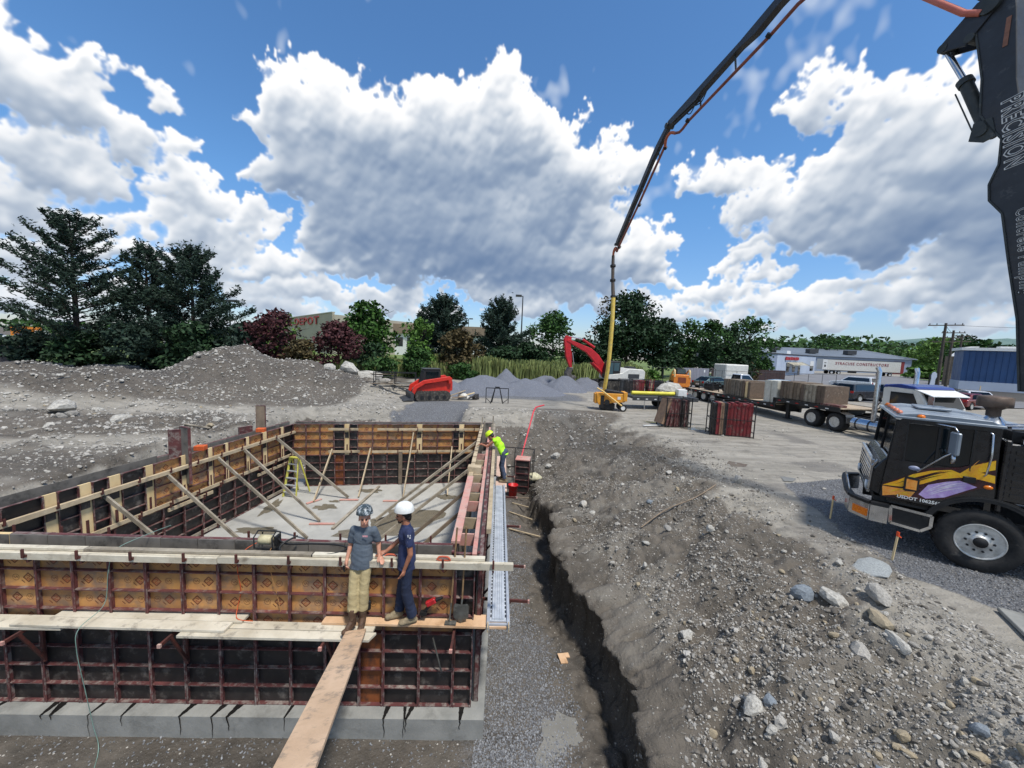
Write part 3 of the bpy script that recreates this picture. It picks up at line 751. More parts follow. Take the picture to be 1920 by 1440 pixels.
class Wall:
    def __init__(s, label, A, B, rib_side, group=None):
        s.A = Vector((A[0], A[1], 0)); s.d = Vector((B[0]-A[0], B[1]-A[1], 0)); s.L = s.d.length; s.d.normalize()
        s.rib = Vector((-s.d.y, s.d.x, 0))*rib_side; s.side = rib_side
        s.root = empty('form_wall', s.A, 0, label, 'formwork', group); s.k = 0; s.rz = math.atan2(s.d.y, s.d.x)
    def pt(s, t, z, off=0): return s.A+s.d*t+s.rib*off+Vector((0, 0, z))
    def loc(s, t, z, off=0): return s.pt(t, z, off)-s.A
    def panel(s, t0, t1, z0, z1, kind, nb=4):
        w = t1-t0; s.k += 1; flip = s.side < 0
        me = ply_mesh(round(w, 3), round(z1-z0, 2), kind, s.k % 5 if kind == 'Y' else 0)
        j = random.Random(s.k).uniform(-.003, .003)
        if flip:   # turn the panel round so its ribs face the other way
            p = link('form_panel', me, s.root, s.loc(t1, z0, j), (0, 0, s.rz+math.pi))
        else:
            p = link('form_panel', me, s.root, s.loc(t0, z0, j), (0, 0, s.rz))
        if kind != 'C':
            link('steel_frame', rib_mesh(round(w, 3), round(z1-z0, 2), nb, kind in 'D'), p)
        else:
            b = MB()
            b.box2((.0, .0005, 0), (w, .036, z1-z0)); b.box2((w*.18, .0365, (z1-z0)*.56), (w*.92, .05, (z1-z0)*.74), 1); b.box2((w*.36, .0365, .1), (w*.6, .048, .42), 2)
            b.build('filler_board', [M_CREAM, M_PLY_D, M_CLIP], p)
        return p
    def waler(s, t0, t1, z, off=.085, m=None, double=True, name='waler', drop=0):
        b = MB(); r = random.Random(int(z*100+t0*10)); t = t0
        while t < t1-.2:
            e = min(t+r.uniform(3.0, 4.8), t1)
            a = s.loc(t, z, off+.019); c = s.loc(e-.01, z-drop*(e-t)/(t1-t0), off+.019)
            bb = MB(); bb.beam(a, c, .038, .089); bb.build(name, m or M_WOOD, s.root)
            if double:
                bb = MB(); bb.beam(a+s.rib*.0+Vector((0, 0, -.0)), c, .038, .089)
                for v in bb.v: v += s.rib*.041+Vector((0, 0, r.uniform(-.012, .012)))
                bb.build(name, m or M_WOOD, s.root)
            t = e
        for i in range(int((t1-t0)/.75)):
            tt = t0+.3+i*.75; bb = MB()
            bb.box(s.loc(tt, z+.012, off+.06), (.03, .13, .035), 0, rz=s.rz); bb.box(s.loc(tt, z+.065, off+.12), (.03, .022, .13), 0, rz=s.rz)
            bb.box(s.loc(tt+.0, z-.06, off+.05), (.026, .05, .07), 0, rz=s.rz)
            bb.build('waler_clamp', M_CLIP, s.root)
def near_cols():
    c = [(.04, .34, 'D', 'D'), (.34, .87, 'Y', 'D'), (.87, 1.42, 'Y', 'D'), (1.42, 1.79, 'Y', 'R'), (1.79, 2.31, 'Y', 'D')]
    t = 2.31
    while t < 9.1: c.append((round(t, 3), round(t+.527, 3), 'Y', 'D')); t += .527
    return c
NA, NB_ = (-.40, 5.62), (-9.72, 5.33)
w1 = Wall('near outer form wall, yellow stamped panels over black ones, facing the camera', NA, NB_, 1, 'faces of the foundation formwork')
for a, b_, u, l in near_cols():
    w1.panel(a, b_, FZ0, FZ1, l); w1.panel(a, b_, FZ1, FZ2, u)
w1.waler(-.53, 8.9, 2.742, .075, M_WOODP, drop=-.0)
_n = 0; t = -.1
while t < 8.6:    # flat boards lying on the form edge behind the walers
    e = min(t+(2.6, 3.3, 2.9)[_n % 3], 8.7); mb = MB(); mb.beam(w1.loc(t, 2.812, .035), w1.loc(e-.02, 2.812, .035), .085, .036); mb.build('cap_board', (M_WOODP, M_WOODG, M_WOODP)[_n % 3], w1.root); t = e; _n += 1
w2 = Wall('inner form wall of the near side, its grey worn edge showing behind the walers', (-.85, 5.99), (-9.2, 5.74), -1, 'faces of the foundation formwork')
t = 0
for i in range(15):
    k = 'C' if i == 12 else 'G'
    w = .34 if i == 12 else .58
    if t+w > 8.34: break
    w2.panel(round(t, 3), round(t+w, 3), FZ1, FZ2, k); t += w
w2.waler(0.1, 8.2, 2.70, .075, M_WOODD, double=False)
LA, LB = (-8.25, 14.35), (-9.2, 5.6)
w3 = Wall('left inner form wall with cream filler boards and two rows of walers', LA, LB, 1, 'faces of the foundation formwork')
cols = [(.02, .56, 'D'), (.56, .72, 'C'), (.72, 1.38, 'Y'), (1.38, 1.59, 'C'), (1.59, 2.15, 'Y'), (2.15, 2.30, 'C'), (2.30, 2.95, 'Y'), (2.95, 3.08, 'C'), (3.08, 3.50, 'Y'), (3.50, 3.66, 'C'), (3.66, 4.30, 'Y'), (4.30, 4.46, 'C'),
        (4.46, 5.16, 'Y'), (5.16, 5.36, 'C'), (5.36, 5.88, 'D'), (5.88, 6.12, 'C'), (6.12, 6.44, 'D'), (6.44, 6.66, 'C'), (6.66, 7.02, 'D'), (7.02, 7.22, 'C'), (7.22, 7.82, 'D'), (7.82, 8.4, 'D')]
for a, b_, k in cols: w3.panel(a, b_, FZ1, FZ2, k)
t = .02
while t < 8.2: w3.panel(round(t, 3), round(t+.55, 3), FZ0, FZ1, 'D'); t += .55
w3.waler(.05, 8.5, 2.50, .075, M_WOOD, double=True); w3.waler(.05, 6.6, 1.66, .075, M_WOOD, double=False); w3.waler(3.6, 4.9, 1.50, .08, M_WOOD, double=False, name='kicker'); w3.waler(.3, 1.9, 1.42, .08, M_WOOD, double=False, name='kicker')
w3.waler(.2, 1.5, .47, .08, M_WOODG, double=False, name='kicker'); w3.waler(3.2, 4.6, .47, .08, M_WOODG, double=False, name='kicker')
w4 = Wall('left outer form wall standing against the earth bank', (-8.62, 14.75), (-9.63, 5.4), -1, 'faces of the foundation formwork')
t = 0
for i in range(16): w4.panel(round(t, 3), round(t+.58, 3), FZ1, FZ2+(.0), 'G'); t += .58
FA, FB = (-1.1, 15.7), (-8.3, 14.35)
w5 = Wall('far inner form wall, yellow stamped panels above black ones beyond the slab', FA, FB, 1, 'faces of the foundation formwork')
cols = [(.08, .80, 'Y'), (.80, 1.0, 'C'), (1.0, 1.25, 'D'), (1.25, 1.86, 'Y'), (1.86, 2.47, 'Y'), (2.47, 2.69, 'C'), (2.69, 3.25, 'Y'), (3.25, 3.81, 'Y'), (3.81, 4.37, 'Y'), (4.37, 4.93, 'Y'), (4.93, 5.24, 'D'), (5.24, 5.42, 'C'), (5.42, 5.80, 'D'), (5.80, 6.3, 'Y'), (6.3, 6.8, 'Y'), (6.8, 7.27, 'Y')]
for a, b_, k in cols: w5.panel(a, b_, FZ1, FZ2, k)
t = .08
for i in range(14):
    w = .34 if i == 10 else .535
    if t+w > 7.3: break
    w5.panel(round(t, 3), round(t+w, 3), FZ0, FZ1, 'R' if i == 10 else 'D'); t += w
w5.waler(.1, 4.2, 2.60, .075, M_WOOD, double=False); w5.waler(4.9, 6.0, 2.60, .075, M_WOOD, double=False); w5.waler(4.85, 6.0, 1.72, .075, M_WOOD, double=False); w5.waler(.1, 4.4, 1.70, .075, M_WOOD, double=False)
bb = MB(); bb.beam(w5.loc(3.3, .36, .12), w5.loc(3.3, 1.7, .12), .14, .04, up=w5.rib); bb.build('upright_board', M_WOODD, w5.root)
w6 = Wall('far outer form wall backed by the gravel ramp', (-.72, 16.15), (-8.6, 14.75), -1, 'faces of the foundation formwork')
t = 0
for i in range(13): w6.panel(round(t, 3), round(t+.6, 3), FZ1, FZ2, 'G'); t += .6
RA, RB = (-.83, 6.02), (-1.16, 15.7)
w7 = Wall('right inner form wall seen edge on, long pinkish plate along its top', RA, RB, 1, 'faces of the foundation formwork')
t = 0
for i in range(16): w7.panel(round(t, 3), round(t+.6, 3), FZ1, FZ2, 'Y' if i % 3 else 'D'); t += .6
w8 = Wall('right outer form wall beside the aluminium walkway', (-.40, 5.64), (-.77, 16.15), -1, 'faces of the foundation formwork')
t = .02
for i in range(17):
    w8.panel(round(t, 3), round(t+.6, 3), FZ0, FZ1, 'D'); w8.panel(round(t, 3), round(t+.6, 3), FZ1, FZ2, 'D'); t += .6
# plates, spacers and posts along the top of the right wall
b = MB(); b.box2((-.06, 0, .002), (.085, 3.2, .04), 0); b.build('top_plate', M_PINK, w7.root, (0, .02, FZ2), (0, 0, R(1.95)))
b = MB()
for i in range(11): b.box2((-.05, 3.22+i*.58, .002), (.06, 3.22+i*.58+.47, .038), 0)
b.build('top_plate', M_WOOD, w7.root, (0, .02, FZ2), (0, 0, R(1.95)))
b = MB(); b.beam((-.07, .03, FZ2+.022), (-.40, 9.4, FZ2+.022), .07, .04); b.build('top_plate', M_PINK, w8.root)
b = MB(); b.beam((.10, .9, FZ2-.02), (-.1, 6.6, FZ2-.02), .085, .085); b.build('waler', M_WOOD, w8.root)
b = MB(); b.beam((-.11, 6.62, FZ2-.03), (-.27, 10.4, FZ2-.03), .085, .085); b.build('waler', M_WOODG, w8.root)
for i in range(9):
    y = .75+i*.62+(.15 if i == 2 else 0); x0 = -.40-.036*y
    b = MB(); b.box2((x0+.03, y, FZ2-.22), (x0+.33, y+.035, FZ2-.01), 0); b.build('spreader', M_WOOD if i % 2 else M_PINK, w8.root)
b = MB(); b.box2((-.64, 3.9, FZ2-.1), (-.30, 4.15, FZ2+.16), 0); b.build('spacer_box', M_WOOD, w8.root)
for i, (x, y, h) in enumerate(((-.75, 9.9, .32), (-.60, 9.2, .30), (-.30, 9.7, .42), (-.28, 8.6, .28), (-.72, 9.1, .26))):
    b = MB(); b.box((x, y, FZ2+h/2-.1), (.04, .09, h+.25)); b.build('upright_board', M_WOODG, w8.root)
# corner boxes at the near right corner
b = MB()
for z in (FZ2-.012, FZ2-.34, FZ2-.68): b.box2((-.43, .0, z-.03), (.0, .05, z), 0)
for x in (-.43, -.02): b.box2((x-.01, -.0, FZ2-1.2), (x+.03, .06, FZ2+.012), 0)
b.box2((-.42, .07, FZ2-1.1), (.0, .1, FZ2-.04), 1)
b.build('corner_form', [M_STEEL, M_PLY_D], w8.root, (-.0, .12, .0))
# panels and boards that stick up above the left wall
def tall_panel(x, y, z0, z1, w, label, m, rz):
    o = empty('spare_formwork', (x, y, z0), rz, label, 'formwork panel', 'spare panels standing above the left wall')
    b = MB(); b.box2((0, -.03, 0), (w, .03, z1-z0)); b.build('face', m, o)
    b = MB(); b.box2((-.008, -.036, 0), (0, .036, z1-z0)); b.box2((w, -.036, 0), (w+.008, .036, z1-z0)); b.box2((0, -.036, z1-z0), (w, .036, z1-z0+.01))
    b.build('steel_frame', M_STEEL, o); return o
tall_panel(-9.06, 10.0, 2.0, 3.46, .30, 'narrow dark red panel on end above the left wall, nearer of its pair', M_STEELD, R(30))
tall_panel(-8.86, 10.15, 2.0, 3.54, .34, 'grey panel standing on end above the left wall, beside a dark red one', M_PLY_G, R(-20))
tall_panel(-8.92, 13.3, 2.1, 3.62, .28, 'tall narrow weathered panel on end near the far left corner', M_WOODD, R(10))
tall_panel(-9.05, 12.6, 2.1, 2.98, .40, 'short dark red panel standing near the far left corner', M_STEELD, R(60))
o = empty('plywood_sheet', (-9.5, 6.0, 2.55), 0, 'long grey plywood sheet on edge along the outside of the left wall', 'plywood')
b = MB(); b.beam((.10, .2, .14), (.52, 3.55, .14), .018, .42); b.build('sheet', M_PLY_G, o)
for (x, y, lab) in ((-8.83, 10.6, 'orange foam block on top of the left wall by the tall panels'), (-8.66, 12.95, 'orange foam block on the left wall near its far end')):
    b = MB(); b.box((0, 0, .055), (.26, .2, .13)); tag(b.build('foam_block', mat('foam_orange', (206, 96, 44), .9, c2=(180, 80, 36), sc=9), None, (x+.12, y, FZ2), (0, 0, .2), bevel=.01), lab, 'foam block', 'orange blocks on the left wall')

# footing ring and floor slab
def ring(outer, inner, z0, z1, name, m, label=None, kind='structure'):
    n = len(outer); V = []; F = []
    for z in (z0, z1):
        for p in outer: V.append((p[0], p[1], z))
        for p in inner: V.append((p[0], p[1], z))
    for i in range(n):
        j = (i+1) % n
        F += [(i, j, 2*n+j, 2*n+i), (n+j, n+i, 3*n+i, 3*n+j), (2*n+i, 2*n+j, 3*n+j, 3*n+i)]
    me = bpy.data.meshes.new(name); me.from_pydata(V, [], F); me.materials.append(m); me.update(); return tag(link(name, me), kind=kind)
FO = [(-.22, 5.36), (-9.95, 5.06), (-8.95, 15.1), (-.5, 16.55)]; FI = [(-1.2, 6.3), (-8.9, 6.1), (-8.0, 14.0), (-1.5, 15.3)]
footing = ring(FO, FI, -.3, .345, 'footing', M_CONC)
me = bpy.data.meshes.new('floor_slab'); me.from_pydata([(-.95, 6.1, .352), (-9.05, 5.9, .352), (-8.2, 14.25, .352), (-1.2, 15.6, .352)], [], [(0, 3, 2, 1)]); me.materials.append(M_SLAB); me.update()
slab = tag(link('floor_slab', me), kind='structure')
def stain(pts, z, parent, m, name='wet_patch', M=None):
    V = [Vector((p[0], p[1], z)) if M is None else M @ Vector((p[0], p[1], 0)) for p in pts]
    me = bpy.data.meshes.new(name); me.from_pydata([tuple(v) for v in V], [], [tuple(range(len(V)))]); me.materials.append(m); me.update(); return link(name, me, parent)
def blobpts(cx, cy, rx, ry, seed, n=36, j=.22, rz=0):
    a = np.arange(n)/n*2*np.pi; q = 1+j*(np.array([vn(np.cos(a)*1.6+seed*5.3, np.sin(a)*1.6+seed*1.7, seed)]).ravel()*2)+j*.5*vn(np.cos(a)*4+seed, np.sin(a)*4, seed+3)*2
    x = rx*q*np.cos(a); y = ry*q*np.sin(a); return list(zip(cx+x*math.cos(rz)-y*math.sin(rz), cy+x*math.sin(rz)+y*math.cos(rz)))
for i, a in enumerate([(-3.3, 12.0, 1.1, .8, 2), (-3.9, 11.0, .9, .45, 3), (-6.2, 12.6, .35, .22, 4), (-7.3, 10.8, .5, .2, 5), (-7.9, 12.4, .18, .6, 7), (-2.2, 13.9, .4, .3, 8), (-5.3, 14.2, .4, .18, 9), (-6.1, 13.1, .22, .1, 10)]):
    stain(blobpts(*a[:4], a[4], j=.5), .357+i*.0003, slab, M_WET)
# dark form oil that has run over the footing
rr = random.Random(12)
for i, t in enumerate([.33, 1.10, 1.22, 1.48, 2.3, 2.95, 3.75, 3.98, 4.45, 5.35, 5.8, 6.4, 6.5, 7.25]):
    x = -.25-t; yb = 5.575-.03*t; yf = 5.355-.031*t; w = rr.uniform(.014, .034); dx = rr.uniform(-.1, .05); Lz = rr.choice([.34, .22, .12, .3, .07, .16])
    b = MB(); n = 5
    for k in range(n):      # across the top
        f0, f1 = k/n, (k+1)/n; wa = w*(1.9-1.1*f0)*rr.uniform(.7, 1.2); wb = w*(1.9-1.1*f1)
        b.quad((x+dx*f0-wa, yb+(yf-yb)*f0, .3475), (x+dx*f0+wa, yb+(yf-yb)*f0, .3475), (x+dx*f1+wb, yb+(yf-yb)*f1, .3475), (x+dx*f1-wb, yb+(yf-yb)*f1, .3475))
    x1 = x+dx; wb = w*.7; y1 = yf-.0035; px = 0
    for k in range(6):
        z0 = .3475-Lz*k/6; z1 = .3475-Lz*(k+1)/6; w0 = wb*(1-.1*k); w1_ = wb*(1-.1*(k+1)) if k < 5 else wb*.25; q = rr.uniform(-.012, .012)
        b.quad((x1+px-w0*.6, y1, z0), (x1+px+w0*.6, y1, z0), (x1+px+q+w1_*.6, y1, z1), (x1+px+q-w1_*.6, y1, z1)); px += q
    b.build('oil_run', M_OIL, footing)

# braces, planks and boards: each a thing of its own
M_BRACE = M_WOODG
def board(a, b_, w, h, label, cat='board', group=None, m=None, name='board', up=(0, 0, 1), bev=.003):
    a = Vector(a); b_ = Vector(b_); c = (a+b_)/2; mb = MB(); mb.beam(a-c, b_-c, w, h, up=up)
    return tag(mb.build(name, m or M_WOODG, None, c, bevel=bev), label, cat, group)
BG = 'timber braces propping the left wall'
for i, (x, y, z, bx, by, lab) in enumerate([
    (-8.30, 13.3, 2.55, -5.72, 13.38, 'timber brace of the left wall nearest its far corner'), (-8.45, 11.9, 2.5, -5.8, 11.5, 'timber brace of the left wall, second from the far corner'),
    (-8.55, 10.95, 2.5, -5.62, 10.42, 'timber brace of the left wall, middle one of five'), (-8.70, 9.5, 2.45, -6.15, 9.25, 'timber brace of the left wall, second from the near end'),
    (-8.85, 8.15, 2.4, -6.35, 8.1, 'timber brace of the left wall nearest the camera')]):
    board((x, y, z), (bx, by, .40), .045, .09, lab, 'brace', BG, M_WOODG, 'brace')
for i, (t, ztop, bx, by, lab) in enumerate([(5.85, 1.82, -6.73, 12.91, 'leftmost thin prop leaning on the far wall'), (4.44, 1.85, -5.39, 13.47, 'second thin prop from the left on the far wall'), (2.81, 2.47, -3.82, 13.64, 'third thin prop of the far wall, reaching its top waler'), (1.28, 1.89, -2.25, 13.95, 'rightmost thin prop leaning on the far wall')]):
    p = w5.pt(t, ztop, .11); board(p, (bx, by, .40), .04, .085, lab, 'brace', 'props leaning on the far wall', M_WOOD, 'brace')
for i, (a, b_, lab) in enumerate([((-1.15, 14.5, 2.45), (-4.15, 11.7, .41), 'farthest long brace running up to the right wall'), ((-1.12, 13.2, 2.4), (-4.0, 11.3, .41), 'second farthest long brace running up to the right wall'),
    ((-1.08, 11.7, 2.3), (-3.7, 10.2, .41), 'middle long brace running up to the right wall'), ((-1.05, 10.7, 2.0), (-2.9, 10.2, .41), 'short dark brace running up to the right wall'), ((-1.02, 9.6, 1.9), (-2.75, 9.0, .41), 'nearest brace running up to the right wall')]):
    board(a, b_, .045, .09, lab, 'brace', 'timber braces propping the right wall', M_WOODG if i < 3 else M_WOODD, 'brace')
board((-5.03, 14.6, .40), (-5.20, 11.05, .40), .09, .04, 'loose timber lying across the slab behind the grey shirted worker', 'board', 'timbers lying on the slab', M_WOODG)
for a, b_, lab in [((-6.04, 11.32, .38), (-5.29, 11.39, .38), 'short pinkish board at the foot of the second left brace'), ((-5.95, 13.19, .38), (-5.31, 13.26, .38), 'short board on the slab at the foot of the farthest left brace'), ((-4.43, 13.25, .38), (-3.75, 13.32, .38), 'short board on the slab under the third far prop'), ((-6.9, 12.75, .38), (-6.6, 13.2, .38), 'stub of board on the slab under the leftmost far prop')]:
    board(a, b_, .09, .035, lab, 'board', 'timbers lying on the slab', M_PINK)
# scaffold planks in front of the near wall
WP = 'scaffold planks of the near platform'
def plank(pts, z, t, label, m, zz=0, name='plank', group=WP):
    V = [(p[0], p[1], z) for p in pts]+[(p[0], p[1], z+t) for p in pts]; n = len(pts)
    c = Vector((sum(p[0] for p in pts)/n, sum(p[1] for p in pts)/n, z))
    b = MB(); b.add([Vector(v)-c for v in V], [tuple(range(n, 2*n)), tuple(reversed(range(n)))]+[(i, (i+1) % n, (i+1) % n+n, i+n) for i in range(n)])
    return tag(b.build(name, m, None, c, bevel=.003), label, 'plank', group)
M_OLDP = mat('plank_grey', (206, 198, 180), .85, c2=(176, 166, 146), sc=2.2, island=.06, dirt=(116, 108, 98), dsc=5, dth=.55, bump=.3, bsc=30)
M_NEWP = mat('plank_new', (218, 182, 146), .8, c2=(184, 146, 108), sc=2.2, dirt=(158, 124, 92), dsc=4, dth=.58, bump=.15)
M_DIRTP = mat('plank_muddy', (214, 182, 150), .85, c2=(192, 160, 128), sc=3, dirt=(140, 124, 108), dsc=7, dth=.52, bump=.3)
plank([(-9.3, 5.00), (-6.3, 5.10), (-6.3, 5.36), (-9.3, 5.26)], 1.745, .04, 'left grey plank of the near platform, running out of the frame', M_OLDP)
plank([(-7.0, 5.08), (-3.98, 5.13), (-3.98, 5.31), (-7.0, 5.26)], 1.789, .038, 'middle grey plank on top of the others, front board', M_OLDP)
plank([(-6.6, 5.272), (-3.86, 5.32), (-3.86, 5.53), (-6.6, 5.48)], 1.789, .038, 'middle grey plank close against the yellow panels, rear board', M_OLDP)
plank([(-4.6, 5.05), (-1.90, 5.12), (-1.84, 5.27), (-4.6, 5.21)], 1.745, .04, 'grey plank under the tan booted worker, front board of the right section', M_OLDP)
plank([(-4.6, 5.225), (-1.9, 5.285), (-1.9, 5.44), (-4.6, 5.38)], 1.745, .04, 'grey plank of the right section, rear board beside the new timber', M_OLDP)
plank([(-2.70, 5.37), (.12, 5.43), (.12, 5.70), (-2.70, 5.60)], 1.79, .038, 'clean new timber plank under both workers, ending at the aluminium walkway', M_NEWP)
# the gangplank that climbs towards the camera
a_ = Vector((-2.10, 5.17, 1.872)); c_ = Vector((-1.10, 1.45, 3.62)); mid_ = (a_+c_)/2; dd = (c_-a_).normalized()
b = MB(); b.beam(a_-mid_, c_-mid_, .275, .038, up=(0, 0, 1)); gp = b.build('gangplank', M_DIRTP, None, mid_, bevel=.003)
tag(gp, 'muddy timber gangplank climbing from the platform towards the camera', 'plank')

# brackets that carry the platforms
def bracket(p, out, label, group, length=.62, drop=.62):
    out = Vector(out).normalized(); o = empty('scaffold_bracket', p, 0, label, 'bracket', group)
    b = MB(); b.beam((0, 0, 0), out*length, .032, .045); b.build('arm', M_CLIP, o)
    b = MB(); b.beam(out*length*.62+Vector((0, 0, -.02)), Vector((0, 0, -drop)), .035, .035); b.beam((0, 0, -.02), (0, 0, -drop-.04), .03, .03); b.build('strut', M_CLIP, o)
    b = MB(); b.beam(out*(length+.002), out*(length+.03), .045, .05); b.build('end_cap', M_PINK, o); return o
for x, lab in ((-.72, 'bracket under the right end of the new plank'), (-2.55, 'bracket hidden under the middle of the platform'), (-4.75, 'bracket whose pink end shows below the grey planks, right of two'), (-6.85, 'bracket whose red end shows below the grey planks at the left')):
    bracket((x, 5.545+.031*x, 1.71), (.02, -1, .0), lab, 'brackets under the near platform', .44)
for i, y in enumerate((6.25, 7.3, 9.0, 10.8, 12.6)):
    bracket((-.33-.036*(y-5.6), y, 1.70), (1, -.03, 0), ['bracket nearest the corner holding the aluminium walkway', 'second nearest bracket holding the aluminium walkway', 'middle bracket holding the aluminium walkway', 'bracket holding the far end of the walkway', 'farthest bracket on the right wall, under the plywood'][i], 'brackets of the right walkway', .78)
# aluminium walkway
M_ALU = mat('aluminium', (214, 218, 222), .5, 0.35, c2=(180, 186, 192), sc=5, amt=.2, dirt=(140, 142, 144), dsc=6, dth=.58)
M_ALUP = mat('aluminium_side', (206, 210, 214), .45, .5, c2=(180, 184, 190), sc=5)
o = empty('aluminium_walkway', (-.055, 5.42, 1.84), R(2.05), 'silver aluminium scaffold walkway with slotted deck along the right wall', 'walkway')
LW = 5.9
b = MB()
for x in (-.155, .155): b.box2((x-.022, 0, -.06), (x+.022, LW, .035))
b.build('side_rail', M_ALUP, o)
b = MB()
for k in range(5): b.box2((-.092+k*.037, .14, .0), (-.092+k*.037+.033, LW-.05, .026))
b.box2((-.13, .12, -.02), (.13, LW-.05, -.001)); b.build('deck', M_ALU, o)
b = MB()
for x in (-.113, .113):
    for k in range(58): b.box2((x-.009, .2+k*.1, -.0005), (x+.009, .26+k*.1, .003))
b.build('slot_row', M_OIL, o)['kind'] = 'stuff'
b = MB(); b.box2((-.133, .02, -.03), (.133, .05, .02)); b.box2((-.133, .085, -.03), (.133, .105, .02)); b.build('end_rung', M_ALUP, o)
b = MB(); b.box2((-.165, -.10, -.02), (-.148, .03, .06)); b.box2((.148, -.10, -.02), (.165, .03, .06)); b.build('hook', M_WOOD, o)
o = plank([(-.36, 11.0), (-.02, 11.0), (-.12, 14.6), (-.46, 14.6)], 1.765, .036, 'pale plywood walkway board beyond the aluminium walkway', mat('plywood_pale', (214, 186, 168), .8, c2=(196, 164, 146), sc=3, island=.05), group='walkway boards of the right wall')
b = MB(); b.box2((-.2, 0, 0), (.2, .06, .012)); tag(b.build('strap', M_CLIP, None, (-.2, 11.2, 1.802)), 'dark strap across the end of the plywood walkway', 'strap')

# tools standing against the corner
M_HANDLE = mat('ash_handle', (150, 120, 84), .7, c2=(110, 86, 60), sc=8); M_MET = mat('tool_steel', (122, 122, 116), .5, .6, c2=(88, 86, 80), sc=9, dirt=(150, 148, 140), dsc=8, dth=.55)
def tool(base, top, label, head):
    o = empty('shovel' if head == 'shovel' else 'hoe', base, 0, label, 'shovel' if head == 'shovel' else 'hoe')
    d = Vector(top)-Vector(base); b = MB(); b.tube([d*.2, d], .014, 8); b.build('handle', M_HANDLE, o)
    if head == 'shovel':
        b = MB(); n = 9; V = []; F = []
        for i in range(n):
            v = i/(n-1); wv = .115*(1-max(0, (v-.65)/.35)**2.2*.92)*(1 if v > .06 else .8)
            for j in range(7):
                u = j/6*2-1; V.append((u*wv, -.02*math.cos(u*1.5)-.012, .30*(1-v)-.0))
        for i in range(n-1):
            for j in range(6): F.append((i*7+j, i*7+j+1, (i+1)*7+j+1, (i+1)*7+j))
        b.add(V, F, 0, True); b.add([(x, y+.004, z) for x, y, z in V], [tuple(reversed(f)) for f in F], 0, True); b.build('blade', M_MET, o)
        b = MB(); b.tube([(0, -.01, .24), d*.24], .016, 8); b.build('socket', M_MET, o)
    else:
        b = MB(); b.tube([d*.22, d*.1, (0, -.03, .03)], .012, 8); b.build('socket', M_MET, o)
        b = MB(); b.box((0.02, -.05, .01), (.17, .08, .02)); b.build('blade', M_MET, o)
    return o
tool((-.63, 5.50, 1.835), (-.60, 5.60, 3.30), 'upright square shovel leaning on the dark corner panel', 'shovel')
tool((-.80, 5.50, 1.835), (-.74, 5.60, 3.28), 'hoe with long handle standing left of the shovel', 'hoe')
M_RED = mat('tool_red', (196, 40, 44), .45, c2=(150, 28, 32), sc=12); M_BLK = mat('rubber_black', (28, 28, 29), .6, c2=(18, 18, 19), sc=8)
o = empty('cordless_drill', (-1.08, 5.53, 2.12), 0, 'red and black cordless drill hanging on the yellow panel by the corner', 'drill')
b = MB(); b.box((0, -.04, .02), (.16, .07, .08)); b.build('body', M_RED, o, rot=(0, R(-30), 0), bevel=.012)
b = MB(); b.tube([(.07, -.04, .06), (.16, -.04, .10)], [.03, .02], 10); b.build('chuck', M_BLK, o)
b = MB(); b.beam((-.02, -.04, -.02), (-.10, -.04, -.13), .045, .035); b.box((-.12, -.04, -.16), (.1, .07, .05)); b.build('grip', M_BLK, o)
o = empty('tool_bag', (-2.08, 5.53, 2.05), 0, 'small dark pouch with tools hanging behind the khaki trousers', 'pouch')
b = MB(); b.box((0, -.04, 0), (.15, .06, .16)); b.build('pouch', M_BLK, o, bevel=.02)
b = MB(); b.tube([(-.04, -.06, .04), (-.05, -.07, .15)], .01, 6); b.tube([(.03, -.06, .04), (.05, -.07, .13)], .012, 6); b.build('hand_tool', M_MET, o)
for (x, z, lab) in ((-2.10, 2.42, 'pair of dark work gloves hanging under the waler by the khaki trousers'),):
    b = MB(); r = random.Random(4)
    for k in range(9): b.box((x*0+r.uniform(-.05, .05), -.03+r.uniform(-.02, .02), r.uniform(-.1, .1)), (.05, .03, .12), rz=r.uniform(0, 3))
    tag(b.build('work_gloves', mat('glove_camo', (70, 74, 62), .9, c2=(36, 38, 36), sc=30), None, (x, 5.50, z), bevel=.01), lab, 'gloves')
# vibrator motor with hose on the near wall
o = empty('concrete_vibrator', (-3.72, 5.72, 2.80), 0, 'cream and black vibrator motor with coiled hose on the near wall', 'vibrator')
M_CRM = mat('motor_cream', (196, 186, 150), .5, c2=(160, 150, 116), sc=9)
b = MB(); b.lathe([(0, -.11), (.06, -.11), (.075, -.09), (.075, .06), (.06, .09), (0, .09)], 16, M=Matrix.Translation((0, 0, .10)) @ Matrix.Rotation(R(90), 4, 'Y')); b.build('motor', M_CRM, o)
b = MB()
for x in (-.13, .15): b.tube([(x, -.1, 0), (x, -.11, .18), (x, .0, .24), (x, .1, .18), (x, .1, 0)], .011, 6)
b.tube([(-.13, -.1, .01), (.15, -.1, .01)], .01, 6); b.tube([(-.13, .1, .01), (.15, .1, .01)], .01, 6); b.tube([(-.13, 0, .24), (.15, 0, .24)], .012, 6)
b.box((.17, 0, .1), (.04, .12, .15)); b.build('cage', M_BLK, o)
b = MB(); pts = [(.18, 0, .12), (.3, .02, .03), (.7, .02, .05), (1.1, .0, .06), (1.28, -.06, .04), (1.1, -.2, .02), (.75, -.24, .01), (.42, -.2, -.0), (.27, -.12, .03), (.30, -.02, .08), (.44, .08, .14)]
